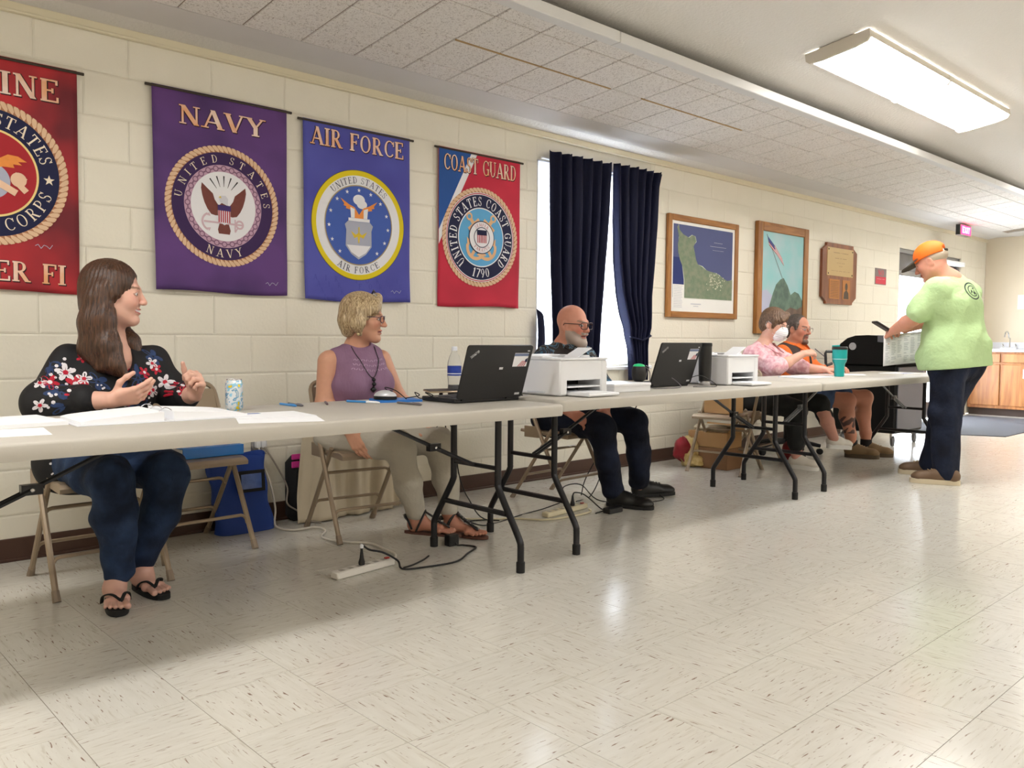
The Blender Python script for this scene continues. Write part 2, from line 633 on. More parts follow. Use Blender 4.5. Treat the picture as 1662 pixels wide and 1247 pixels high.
tone = streak(6, 40, 0.3, 0.7, 3)
c1 = mixc(tone, (202, 198, 188), (210, 207, 198))
pale = streak(9, 100, 0.56, 0.68, 9)
c2 = mixc(pale, c1, (192, 186, 173))
dark = streak(18, 130, 0.625, 0.685, 21)
c3 = mixc(dark, c2, (132, 106, 92))
l.new(c3, b.inputs['Base Color'])
b.inputs['Roughness'].default_value = 0.22
b.inputs['Specular IOR Level'].default_value = 0.55
nz = n.new('ShaderNodeTexNoise'); nz.inputs['Scale'].default_value = 9
geo = n.new('ShaderNodeNewGeometry'); l.new(geo.outputs['Position'], nz.inputs['Vector'])
mr = n.new('ShaderNodeMapRange'); mr.inputs['To Min'].default_value = 0.13; mr.inputs['To Max'].default_value = 0.23
l.new(nz.outputs['Fac'], mr.inputs['Value']); l.new(mr.outputs['Result'], b.inputs['Roughness'])
M_FLOOR = m
M_GROUT = mat('floor_joint_brown', (112, 100, 86), 0.6, var=0.1)
MB().box(XL, XR, YB, 0.0, -0.06, -0.0012).build('floor_slab', M_GROUT, floor)
TS = 0.3048
g = 0.0007


def tile_mesh(rot, name):
    bv = 0.0003
    vs = [(g, g, -.001), (TS - g, g, -.001), (TS - g, TS - g, -.001), (g, TS - g, -.001),
          (g + bv, g + bv, 0), (TS - g - bv, g + bv, 0), (TS - g - bv, TS - g - bv, 0), (g + bv, TS - g - bv, 0)]
    fs = [(4, 5, 6, 7), (0, 1, 5, 4), (1, 2, 6, 5), (2, 3, 7, 6), (3, 0, 4, 7)]
    me = bpy.data.meshes.new(name)
    me.from_pydata(vs, [], fs)
    ul = me.uv_layers.new(name='UVMap')
    for lp in me.loops:
        v = vs[lp.vertex_index]
        ul.data[lp.index].uv = (v[0], v[1]) if rot == 0 else (v[1], v[0])
    me.materials.append(M_FLOOR)
    return me


tm = [tile_mesh(0, 'floor_tile'), tile_mesh(1, 'floor_tile')]
GX, GY = 0.6125, -1.6457
ft = []
i0, i1 = math.floor((XL - GX) / TS), math.ceil((XR - GX) / TS)
j0, j1 = math.floor((YB - GY) / TS), math.ceil((0 - GY) / TS)
for i in range(i0, i1):
    for j in range(j0, j1):
        x, y = GX + i * TS, GY + j * TS
        s = pix((x + .15, y + .15, 0))
        a = 0
        if s and -120 < s[0] < 1780 and 500 < s[1] < 1400:
            a = 1 / s[2] ** 3
        ft.append((a, x, y, (i + j) % 2))
ft.sort(reverse=True)
vs, fs, uvs = [], [], []
for k, (a, x, y, r_) in enumerate(ft):
    if k < 300 and a > 0 and x > XL and y + TS < 0 and x + TS < XR and y > YB:
        o = bpy.data.objects.new('floor_tile', tm[r_])
        COL.objects.link(o)
        o.parent = floor
        o.location = (x, y, 0)
    else:
        xa, xb = max(XL, x) + g, min(XR, x + TS) - g
        ya, yb = max(YB, y) + g, min(0, y + TS) - g
        if xb - xa < .005 or yb - ya < .005:
            continue
        bI = len(vs)
        vs += [(xa, ya, 0), (xb, ya, 0), (xb, yb, 0), (xa, yb, 0)]
        fs.append((bI, bI + 1, bI + 2, bI + 3))
        ox, oy = random.uniform(0, 60), random.uniform(0, 60)
        for px, py in ((xa, ya), (xb, ya), (xb, yb), (xa, yb)):
            u, v = px - x + ox, py - y + oy
            uvs.append((u, v) if r_ == 0 else (v, u))
me = bpy.data.meshes.new('far_tiles')
me.from_pydata(vs, [], fs)
ul = me.uv_layers.new(name='UVMap')
for k, u in enumerate(uvs):
    ul.data[k].uv = u
tag(link('far_tiles', me, M_FLOOR, floor), kind='stuff')

# dark entrance mat in front of the sink counter
M_MAT = mat('charcoal_entrance_mat', (66, 66, 70), 0.95, var=0.25, vscale=120, bump=0.5, bscale=300)
mb = MB().prism([(9.3, -0.12), (9.9, -1.32), (12.35, -1.32), (12.35, -0.12)][::1], 0.0, 0.007, lambda u, v, h: (u, v, h))
tag(mb.build('entrance_mat', M_MAT), 'charcoal entrance mat lying on the floor before the glass door', 'mat')

# ---- curtain window
M_WHITEPAINT = mat('white_window_paint', (236, 238, 240), 0.4, var=0.02)
m, n, l, b = newmat('window_glass')
b.inputs['Base Color'].default_value = (0.95, 0.97, 1, 1); b.inputs['Roughness'].default_value = 0.02
b.inputs['Transmission Weight'].default_value = 1.0; b.inputs['IOR'].default_value = 1.02
M_GLASS = m
win = wempty('window_1', (4.82, 0.1, WIN[2]), kind='structure')
x0, x1, z0, z1 = WIN
mb = MB()
mb.box(x0, x0 + .05, .06, .16, z0, z1, .004); mb.box(x1 - .05, x1, .06, .16, z0, z1, .004)
mb.box(x0, x1, .06, .16, z1 - .05, z1, .004); mb.box(x0, x1, .06, .16, z0, z0 + .05, .004)
mb.build('window_frame', M_WHITEPAINT, win)
MB().box(x0 + .05, x1 - .05, .09, .13, 1.50, 1.545, .004).build('meeting_rail', M_WHITEPAINT, win)
MB().box(x0 + .05, x1 - .05, .108, .112, z0 + .05, 1.50).build('pane', M_GLASS, win)
MB().box(x0 + .05, x1 - .05, .108, .112, 1.545, z1 - .05).build('pane', M_GLASS, win)
MB().box(x0 - .03, x1 + .03, -.03, .06, z0 - .03, z0, .006).build('window_sill', M_WHITEPAINT, win)
# white jamb linings
mb = MB().box(x0, x0 + .008, .0, .06, z0, z1); mb.box(x1 - .008, x1, .0, .06, z0, z1); mb.box(x0, x1, .0, .06, z1 - .008, z1)
mb.build('window_lining', M_WHITEPAINT, win)
# thin white liner hanging behind the dark curtains
m, n, l, b = newmat('sheer_white_liner')
b.inputs['Base Color'].default_value = (*lin((245, 246, 250)), 1); b.inputs['Roughness'].default_value = 0.9
tr = n.new('ShaderNodeBsdfTranslucent'); tr.inputs['Color'].default_value = (0.95, 0.96, 1, 1)
ms = n.new('ShaderNodeMixShader'); ms.inputs['Fac'].default_value = 0.75
l.new(b.outputs['BSDF'], ms.inputs[1]); l.new(tr.outputs['BSDF'], ms.inputs[2])
l.new(ms.outputs['Shader'], n['Material Output'].inputs['Surface'])
M_LINER = m
mb = MB().grid(lambda u, v: (x0 + .015 + u * (x1 - x0 - .03), .03 + .006 * math.sin(u * 40), z0 + .002 + v * (z1 - z0 - .012)), 60, 2)
mb.build('liner', M_LINER, win, smooth=True)

# ---- glass door
dr = wempty('door_1', (11.26, 0.1, 0), kind='structure')
M_ALU = mat('dull_aluminium', (150, 152, 156), 0.35, 0.8, var=0.05)
M_TRANSOMREFL = mat('painted_reflection_grey', (92, 92, 96), 0.15, 0.0, var=0.5, vscale=5)  # mottled grey paints the transom's dark reflections into its colour
x0, x1, z0, z1 = DOOR
mb = MB()
mb.box(x0, x0 + .05, .02, .12, z0, z1, .004); mb.box(x1 - .05, x1, .02, .12, z0, z1, .004); mb.box(x0, x1, .02, .12, z1 - .05, z1, .004)
mb.build('door_frame', M_ALU, dr)
MB().box(x0 + .05, x1 - .05, .05, .09, 1.86, z1 - .05).build('transom_panel', M_TRANSOMREFL, dr)
for a, bb in ((x0 + .05, 11.235), (11.245, x1 - .05)):
    mb = MB()
    mb.box(a, a + .06, .04, .085, .01, 1.86, .004); mb.box(bb - .06, bb, .04, .085, .01, 1.86, .004)
    mb.box(a, bb, .04, .085, 1.80, 1.86, .004); mb.box(a, bb, .04, .085, .01, .22, .004)
    lf = mb.build('door_leaf', M_ALU, dr)
    MB().box(a + .06, bb - .06, .06, .066, .22, 1.80).build('pane', M_GLASS, dr)
    MB().box(a + .1, bb - .1, .0, .03, 1.0, 1.05, .006).build('push_bar', M_ALU, dr)
MB().box(11.5, 12.15, -.09, -.01, 2.0, 2.06, .008).build('door_closer', M_WHITEPAINT, dr)
MB().box(11.2, 11.75, -.22, -.09, 1.985, 2.02, .005).build('closer_arm', M_WHITEPAINT, dr)

# ---- outside: paving kept pale so the view stays bright white, and a pale tree
M_PAVE = mat('pale_concrete', (225, 225, 222), 0.8, var=0.05)
MB().box(-6, 40, 0.23, 40, -0.2, -0.1).build('ground_outside', M_PAVE)['kind'] = 'structure'
M_LEAF = mat('pale_green_leaves', (150, 185, 160), 0.8, var=0.3, vscale=4)
M_BARK = mat('pale_bark', (150, 130, 110), 0.9, var=0.2)
tree = wempty('tree', (13.6, 8.0, -0.1), 'pale green tree standing outside beyond the glass door', 'tree')
MB().tube([(13.6, 8, -.1), (13.65, 8.05, 1.2), (13.6, 8, 2.4)], [.14, .11, .07], 8).build('trunk', M_BARK, tree, smooth=True)
mb = MB()
for k in range(900):
    a, e, rr = random.uniform(0, 6.283), random.uniform(-1, 1), random.uniform(.5, 1)
    c = Vector((13.6 + 1.3 * rr * math.cos(a) * math.sqrt(1 - e * e), 8 + 1.1 * rr * math.sin(a) * math.sqrt(1 - e * e), 2.7 + 1.2 * rr * e))
    u = Vector((random.gauss(0, 1), random.gauss(0, 1), random.gauss(0, 1))).normalized()
    w = u.orthogonal().normalized()
    s = random.uniform(.06, .12)
    mb.add([c - u * s, c + w * s * .5, c + u * s, c - w * s * .5], [(0, 1, 2, 3)])
mb.build('foliage', M_LEAF, tree, fix=False)

# ---- ceiling lamps
m, n, l, b = newmat('lamp_diffuser')
b.inputs['Base Color'].default_value = (0.9, 0.9, 0.9, 1)
b.inputs['Emission Color'].default_value = (1.0, 0.98, 0.95, 1)
b.inputs['Emission Strength'].default_value = LAMP
M_DIFF = m
M_LAMPEND = mat('lamp_end_plastic', (214, 206, 192), 0.4, var=0.02)


def ceiling_lamp(xa, yc, label, nseg=2, L=1.19):
    """Surface lamp with wrap-round diffusers, following the slope of the ceiling."""
    sgn = 1 if yc > -4.2 else -1
    z = zc(yc)
    t = empty('ceiling_lamp', (xa, yc, z), 0, label, 'lamp', 'ceiling lamps')
    t.rotation_euler = (sgn * math.atan(-ZCS), 0, 0)
    W = 0.185
    mb = MB().box(0, nseg * L, -.11, .11, -.03, -.001)
    mb.build('housing', M_LAMPEND, t)
    for k in range(nseg):
        x0, x1 = k * L + .012, (k + 1) * L - .012
        pr = [(-W, -.012), (-W + .004, -.045), (-W + .02, -.062), (-.1, -.070), (.1, -.070), (W - .02, -.062), (W - .004, -.045), (W, -.012)]
        vs = [(x0, y, z_) for y, z_ in pr] + [(x1, y, z_) for y, z_ in pr]
        n_ = len(pr)
        fs = [(i, i + 1, i + 1 + n_, i + n_) for i in range(n_ - 1)] + [tuple(range(n_)), tuple(range(n_, 2 * n_))[::-1], (0, n_, 2 * n_ - 1, n_ - 1)]
        MB().add(vs, fs).build('diffuser', M_DIFF, t)
    for s_ in (-1, 1):
        MB().box(0, nseg * L, *sorted((s_ * (W + .001), s_ * (W + .006))), -.046, -.004, .001).build('side_rail', M_LAMPEND, t)
    for k in range(nseg + 1):
        w = W + .008
        pr = [(-w, -.006), (-w, -.05), (-w + .02, -.070), (-.1, -.078), (.1, -.078), (w - .02, -.070), (w, -.05), (w, -.006)]
        x0 = k * L - .008
        vs = [(x0, y, z_) for y, z_ in pr] + [(x0 + .018, y, z_) for y, z_ in pr]
        n_ = len(pr)
        fs = [(i, i + 1, i + 1 + n_, i + n_) for i in range(n_ - 1)] + [tuple(range(n_)), tuple(range(n_, 2 * n_))[::-1], (0, n_, 2 * n_ - 1, n_ - 1)]
        MB().add(vs, fs).build('end_plate', M_LAMPEND, t)
    return t


LY = -1.885
ceiling_lamp(4.74, LY, 'long lit ceiling lamp with two white diffusers above the tables')
for xa, lb in ((-1.6, 'lit ceiling lamp of the table row, off to the left of the picture'), (9.5, 'lit ceiling lamp of the table row, off to the right near the sink')):
    ceiling_lamp(xa, LY, lb)
names = ['leftmost', 'second', 'third', 'rightmost']
for i, xa in enumerate((-1.6, 2.2, 6.0, 9.8)):
    ceiling_lamp(xa, -6.0, names[i] + ' lit ceiling lamp of the row behind the camera')

# =================================================================== FURNITURE
M_PLAST = mat('grey_beige_table_plastic', (188, 183, 173), 0.5, var=0.03, vscale=8, bump=0.12, bscale=500)
M_BLACKTUBE = mat('black_enamel_tube', (34, 34, 38), 0.35, 0.4, var=0.1)
M_GREYTUBE = mat('grey_enamel_tube', (110, 112, 116), 0.4, 0.5, var=0.1)
M_RUBBER = mat('black_rubber', (18, 18, 19), 0.7, var=0.05)
M_STEEL = mat('bright_steel', (200, 200, 204), 0.25, 1.0, var=0.03)


def folding_table(x0, x1, yf, zt, label, grey=False):
    D = 0.762
    yc = yf + D / 2
    t = wempty('folding_table', ((x0 + x1) / 2, yc, 0), label, 'table', 'folding tables in one row')
    out = rrect(x0, x1, yf, yf + D, 0.035, 5)
    cx, cy = (x0 + x1) / 2, yc

    def ins(p, d):
        return (p[0] + (d if p[0] < cx else -d), p[1] + (d if p[1] < cy else -d))
    rings = [(0.016, zt - .052), (0.002, zt - .050), (0.0, zt - .044), (0.0, zt - .010), (0.002, zt - .004), (0.007, zt)]
    mb = MB()
    n = len(out)
    vs = [(*ins(p, d), z) for d, z in rings for p in out]
    fs = [(i * n + k, i * n + (k + 1) % n, (i + 1) * n + (k + 1) % n, (i + 1) * n + k) for i in range(len(rings) - 1) for k in range(n)]
    fs.append(tuple((len(rings) - 1) * n + k for k in range(n)))
    # recessed underside
    vs += [(*ins(p, .03), zt - .052) for p in out] + [(*ins(p, .03), zt - .02) for p in out]
    b0 = len(rings) * n
    for k in range(n):
        k2 = (k + 1) % n
        fs.append((k2, k, b0 + k, b0 + k2))
        fs.append((b0 + k2, b0 + k, b0 + n + k, b0 + n + k2))
    fs.append(tuple(b0 + n + k for k in range(n))[::-1])
    mb.add(vs, fs)
    mb.build('table_top', M_PLAST, t, smooth='auto')
    mt = M_BLACKTUBE
    zu = zt - .022
    for s, xl in ((-1, x0 + .195), (1, x1 - .195)):
        for sy in (-1, 1):
            ya, yb = yc + sy * .155, yc + sy * .305
            path = [(xl, ya, zu), (xl, ya, .375)] + spline([(xl, ya, .375), (xl, ya + sy * .012, .335), (xl, yb - sy * .014, .15), (xl, yb, .11)], 4)[1:] + [(xl, yb, .03)]
            lg = MB().tube(path, .0155, 10).build('leg', mt, t, smooth='auto')
            MB().lathe([(.019, 0), (.0195, .045), (.017, .048)], (xl, yb, 0), 10).build('foot_cap', M_RUBBER, lg, smooth='auto')
        MB().tube([(xl, yc - .155, .435), (xl, yc + .155, .435)], .0105, 8).build('crossbar', mt, t, smooth='auto')
        MB().tube([(xl, yc - .214, .24), (xl, yc + .214, .24)], .0125, 8).build('crossbar', mt, t, smooth='auto')
        MB().tube([(xl, yc - .20, zu), (xl, yc + .20, zu)], .012, 8).build('top_bar', mt, t, smooth='auto')
        xt = xl - s * .62
        br = MB()
        for d in (-.012, .012):
            br.tube([(xl - s * .02, yc + d, .44), (xl - s * .24, yc + d, .535)], .008, 6)
        br.tube([(xl - s * .22, yc, .527), (xt, yc, zu)], .0085, 6)
        br.box(xl - s * .24 - .03, xl - s * .24 + .03, yc - .014, yc + .014, .52, .552)
        brace = br.build('brace', M_GREYTUBE if grey else mt, t, smooth='auto')
        MB().lathe([(.007, 0), (.007, .004), (.004, .006)], n=8, M=Matrix.Translation((xl - s * .24, yc - .015, .536)) @ Matrix.Rotation(R(90), 4, 'X')).build('rivet', M_STEEL, brace)
        MB().box(xt - .05, xt + .05, yc - .03, yc + .03, zu - .006, zu + .001).build('bracket', mt, t)
    return t


folding_table(0.245, 2.685, -1.715, 0.727, 'long beige folding table nearest the camera, with binder, mouse and laptop')
folding_table(2.705, 5.145, -1.665, 0.738, 'long beige folding table in the middle of the row, carrying both printers')
folding_table(5.170, 7.610, -1.650, 0.738, 'long beige folding table farthest along, with the teal tumbler', True)

M_CHAIR = mat('taupe_chair_enamel', (158, 140, 118), 0.35, 0.35, var=0.06)
M_CHAIRFOOT = mat('taupe_rubber_foot', (140, 124, 106), 0.6, var=0.05)


def folding_chair(loc, rz, label):
    t = empty('folding_chair', loc, rz, label, 'chair', 'taupe folding chairs')
    r = .0125
    W = .215
    for s in (-1, 1):
        path = [(s * W, -.235, .0), (s * (W - .008), .10, .63), (s * (W - .012), .145, .725)]
        o = MB().tube(path, r, 8).build('leg', M_CHAIR, t, smooth='auto')
        MB().tube([(s * W, -.2355, 0), (s * W, -.2145, .04)], [.0165, .0145], 8).build('foot_cap', M_CHAIRFOOT, o, smooth='auto')
        path = [(s * (W - .022), .235, .0), (s * (W - .022), -.09, .455)]
        o = MB().tube(path, r * .95, 8).build('leg', M_CHAIR, t, smooth='auto')
        MB().tube([(s * (W - .022), .2355, 0), (s * (W - .022), .209, .037)], [.0165, .0145], 8).build('foot_cap', M_CHAIRFOOT, o, smooth='auto')
        MB().box(s * (W - .006) - .004, s * (W - .006) + .004, .0, .12, .40, .47, .003).build('seat_hinge', M_CHAIR, t)
    # top rail of the back
    a = W - .012
    path = [(-a, .145, .725)] + [(-a + .05 * (1 - math.cos(R(q))), .145 + .022 * math.sin(R(q)), .725 + .05 * math.sin(R(q))) for q in range(15, 91, 15)]
    path += [(-p[0], p[1], p[2]) for p in path[::-1]]
    MB().tube(path, r, 8).build('back_rail', M_CHAIR, t, smooth='auto')
    # backrest panel, bowed
    def fb(u, v, d):
        x = (u - .5) * 2 * (a - .006)
        return (x, .092 + .085 * v * .62 + .022 * (1 - (2 * u - 1) ** 2) + d, .615 + .135 * v)
    mb = MB().grid(lambda u, v: fb(u, v, 0), 10, 4)
    mb.grid(lambda u, v: fb(1 - u, v, .012), 10, 4)
    mb.build('backrest', M_CHAIR, t, smooth='auto', fix=False)
    # seat pan with a rolled front edge
    mb = MB()
    prof = [(-.215, .408), (-.218, .425), (-.205, .440), (-.17, .446), (0, .437), (.13, .440), (.168, .446), (.168, .428), (-.19, .408)]
    xs = [-.192, -.186, .186, .192]
    vs = []
    for i, x in enumerate(xs):
        for y, z in prof:
            k = .006 if i in (0, 3) else 0
            vs.append((x, y, z - (k if z > .43 else 0)))
    n_ = len(prof)
    fs = [(i * n_ + k, i * n_ + (k + 1) % n_, (i + 1) * n_ + (k + 1) % n_, (i + 1) * n_ + k) for i in range(3) for k in range(n_)]
    fs += [tuple(range(n_)), tuple(3 * n_ + k for k in range(n_))]
    mb.add(vs, fs)
    mb.build('seat', M_CHAIR, t, smooth='auto')

    def ubar(y0, z0, w, rise):
        p = [(-w, y0, z0 - rise)] + [(-w + .03 * (1 - math.cos(R(q))), y0 + .0, z0 - rise + (rise) * math.sin(R(q))) for q in (30, 60, 90)]
        return p + [(-q[0], q[1], q[2]) for q in p[::-1]]
    yq = lambda z: -.235 + z / .63 * .335
    yr = lambda z: .235 - z / .455 * .325
    MB().tube(ubar(yq(.14), .155, W - .004, .04), .008, 6).build('stretcher', M_CHAIR, t, smooth='auto')
    MB().tube(ubar(yr(.30), .315, W - .026, .03), .008, 6).build('stretcher', M_CHAIR, t, smooth='auto')
    MB().tube(ubar(yr(.14), .155, W - .024, .03), .008, 6).build('stretcher', M_CHAIR, t, smooth='auto')
    return t


folding_chair((1.105, -.535, 0), R(0), 'taupe folding chair under the woman in the floral blouse')
folding_chair((1.60, -.275, 0), R(2), 'taupe folding chair holding a blue ring binder, beside the blue tote bag')
folding_chair((2.405, -.50, 0), R(-7), 'taupe folding chair under the woman in the lavender top')
folding_chair((3.85, -.575, 0), R(4), 'taupe folding chair under the bald man with the grey beard')
folding_chair((5.64, -.64, 0), R(-81), 'empty taupe folding chair carrying a cardboard box')
folding_chair((6.13, -.50, 0), R(8), 'taupe folding chair under the woman wearing a face mask')

# office chair under the man in orange
M_BLKFAB = mat('black_office_fabric', (24, 24, 27), 0.9, var=0.2, vscale=80, bump=0.2, bscale=400)
M_BLKPL = mat('black_plastic', (20, 20, 22), 0.4, var=0.05)
oc = wempty('office_chair', (6.90, -.45, 0), 'black swivel office chair on casters under the man in orange', 'chair')
c = Vector((6.90, -.45, 0))
MB().tube([c + Vector((0, 0, .10)), c + Vector((0, 0, .38))], .028, 10).build('gas_column', M_BLKPL, oc, smooth='auto')
for k in range(5):
    a = R(72 * k + 20)
    d = Vector((math.cos(a), math.sin(a), 0))
    arm = MB().tube([c + Vector((0, 0, .115)), c + d * .15 + Vector((0, 0, .105)), c + d * .29 + Vector((0, 0, .075))], [.028, .022, .017], 8).build('base_arm', M_BLKPL, oc, smooth='auto')
    e = c + d * .285
    Mw = Matrix.Translation((e.x, e.y, .027)) @ Matrix.Rotation(a, 4, 'Z') @ Matrix.Rotation(R(90), 4, 'X')
    MB().lathe([(.02, -.024), (.027, -.020), (.027, -.004), (.012, -.003), (.012, .003), (.027, .004), (.027, .020), (.02, .024)], n=14, M=Mw).build('caster', M_RUBBER, oc, smooth='auto')
MB().box(6.65, 7.15, -.70, -.20, .40, .47, .025).build('seat', M_BLKFAB, oc, smooth='auto')
mb = MB().grid(lambda u, v: (6.72 + .36 * u, -.215 + .05 * v + .03 * (1 - (2 * u - 1) ** 2), .55 + .33 * v), 8, 6)
mb.grid(lambda u, v: (7.08 - .36 * u, -.155 + .05 * v + .03 * (1 - (2 * u - 1) ** 2), .55 + .33 * v), 8, 6)
for q in (0, 1):
    mb.add([(6.72 + .36 * q, -.215, .55), (6.72 + .36 * q, -.155, .55), (6.72 + .36 * q, -.105, .88), (6.72 + .36 * q, -.165, .88)], [(0, 1, 2, 3)])
mb.build('backrest', M_BLKFAB, oc, smooth='auto')
MB().tube([(6.9, -.25, .38), (6.9, -.12, .42), (6.9, -.11, .75)], .02, 8).build('back_spine', M_BLKPL, oc, smooth='auto')
for s in (-1, 1):
    MB().tube([(6.9 + s * .26, -.40, .42), (6.9 + s * .29, -.42, .52), (6.9 + s * .29, -.38, .62), (6.9 + s * .29, -.58, .62)], .018, 8).build('arm_rest', M_BLKPL, oc, smooth='auto')

# ballot scanner on its wheeled box, beyond the far table
M_BOXBLK = mat('black_ballot_box_plastic', (8, 8, 9), 0.55, var=0.1, bump=0.05, spec=.25)
M_BOXGREY = mat('dark_grey_panel', (92, 94, 102), 0.4, var=0.05)
bb = wempty('ballot_scanner', (8.42, -.60, 0), 'black ballot scanner on a wheeled cabinet beyond the last table', 'scanner')
MB().box(8.10, 8.75, -.90, -.28, .125, .78, .015).build('cabinet', M_BOXBLK, bb)
MB().box(8.13, 8.72, -.912, -.90, .15, .76, .004).build('front_door', M_BOXGREY, bb)
prof = [(-.90, .78), (-.97, .84), (-.97, .97), (-.93, 1.035), (-.80, 1.05), (-.62, 1.065), (-.50, 1.06), (-.42, 1.035), (-.35, .98), (-.30, .90), (-.285, .78)]
MB().prism([(y, z) for y, z in prof][::-1], 8.09, 8.76, lambda u, v, h: (h, u, v)).build('scanner_case', M_BOXBLK, bb)
MB().prism([(-.95, 1.012), (-.93, 1.037), (-.72, 1.062), (-.72, 1.0), (-.95, .98)], 8.082, 8.09, lambda u, v, h: (h, u, v)).build('side_plate', M_BOXGREY, bb)
Mr = Matrix.Translation((8.088, -.475, .955)) @ Matrix.Rotation(R(-90), 4, 'Y')
MB().lathe([(.036, 0), (.036, .003)], n=24, M=Mr).build('round_badge', mat('badge_grey', (175, 175, 178), 0.5, var=0.3, vscale=60), bb)
for x in (8.17, 8.68):
    for y in (-.84, -.34):
        k = MB().tube([(x, y, .125), (x, y, .075)], .012, 8).build('caster_fork', M_STEEL, bb)
        Mw = Matrix.Translation((x + .01, y - .01, .048)) @ Matrix.Rotation(R(35), 4, 'Z') @ Matrix.Rotation(R(90), 4, 'X')
        MB().lathe([(.03, -.014), (.048, -.012), (.048, .012), (.03, .014)], n=18, M=Mw).build('caster', mat('grey_caster', (120, 120, 122), 0.5), bb, smooth='auto')

# sink counter on the right wall
M_OAK = wood('honey_oak', (176, 118, 62), (146, 90, 42), 0.4, 'Z', 16)
M_TOE = mat('dark_toe_kick', (58, 40, 28), 0.6, var=0.1)
M_LAM = mat('white_laminate', (226, 228, 234), 0.3, var=0.02)
YC = -3.0
cab_y = [(-.02, -.43), (-.43, -.86), (-.86, -1.5), (-1.5, -2.2), (-2.2, YC)]
cab_lab = ['oak base cabinet nearest the corner under the sink counter', 'oak base cabinet with a taped white note under the sink tap',
           'oak base cabinet just outside the picture', 'oak base cabinet fourth from the corner', 'oak base cabinet at the end of the counter']
for i, (ya, yb) in enumerate(cab_y):
    t = wempty('base_cabinet', (12.9, (ya + yb) / 2, 0), cab_lab[i], 'cabinet', 'oak base cabinets')
    MB().box(12.62, XR - .01, yb, ya, .10, .868).build('body', M_OAK, t)
    MB().box(12.68, XR - .01, yb, ya, 0, .10).build('toe_kick', M_TOE, t)
    MB().box(12.60, 12.62, yb + .012, ya - .012, .14, .70, .006).build('door', M_OAK, t)
    MB().box(12.60, 12.62, yb + .012, ya - .012, .725, .845, .006).build('drawer', M_OAK, t)
    if i == 1:
        nt = MB().box(12.597, 12.5995, -.80, -.70, .52, .64).build('paper_note', mat('white_paper', (244, 245, 248), 0.8, var=0.02), t)
ct = wempty('sink_counter', (12.9, -1.5, .87), 'white laminate sink counter with chrome tap on the oak cabinets', 'counter')
MB().box(12.57, XR - .002, YC, -.002, .87, .908, .006).build('worktop', M_LAM, ct)
MB().box(XR - .022, XR - .002, YC, -.002, .908, 1.0, .004).build('backsplash', M_LAM, ct)
M_CHROME = mat('chrome', (215, 218, 222), 0.12, 1.0, var=0.0)
MB().box(12.98, 13.08, -.50, -.30, .908, .93, .008).build('tap_base', M_CHROME, ct)
MB().tube([(13.04, -.40, .92), (13.04, -.40, 1.06)] + arc((12.95, 1.06), .09, 0, 175, 10, lambda x, z: (x, -.385, z)), .0095, 8).build('tap_spout', M_CHROME, ct, smooth='auto')
for y in (-.48, -.32):
    MB().tube([(13.04, y, .925), (13.04, y, .955), (13.0, y, .975)], .009, 8).build('tap_handle', M_CHROME, ct, smooth='auto')
tag(MB().box(XR - .003, XR - .0005, -.60, -.43, 1.46, 1.66).build('wall_notice', MATS['white_paper']), 'white paper notice taped to the wall above the sink counter', 'paper')

# =================================================================== THINGS ON AND UNDER THE TABLES
M_PAPER = MATS['white_paper']
M_PRINT = mat('pale_grey_print', (196, 198, 206), 0.8, var=0.2, vscale=90)
Z1, Z2 = 0.727, 0.738


def sheet(name, pts, z, label, th=.0012, group=None, lines=False, matl=None):
    mb = MB().prism(pts, z, z + th, lambda u, v, h: (u, v, h))
    o = mb.build(name, matl or M_PAPER)
    tag(o, label, 'paper', group)
    return o


def quad(cx, cy, w, h, rz):
    c, s = math.cos(R(rz)), math.sin(R(rz))
    return [(cx + x * c - y * s, cy + x * s + y * c) for x, y in ((-w / 2, -h / 2), (w / 2, -h / 2), (w / 2, h / 2), (-w / 2, h / 2))]


# papers at the left of the near table
sheet('paper_stack', quad(.655, -1.16, .27, .30, 4), Z1, 'stack of white papers at the left end of the near table', .012)
sheet('paper_sheet', quad(.56, -1.44, .28, .216, -8), Z1, 'single white sheet at the table edge in the lower left corner', .0012)
sheet('paper_sheet', quad(1.40, -1.56, .28, .216, -22), Z1, 'white printed sheet to the right of the open binder', .0012)
us_ = sheet('paper_sheet', quad(1.44, -1.40, .28, .216, -6), Z1 + .0014, 'upper white sheet beside the open binder, blue print at its corner', .0012)

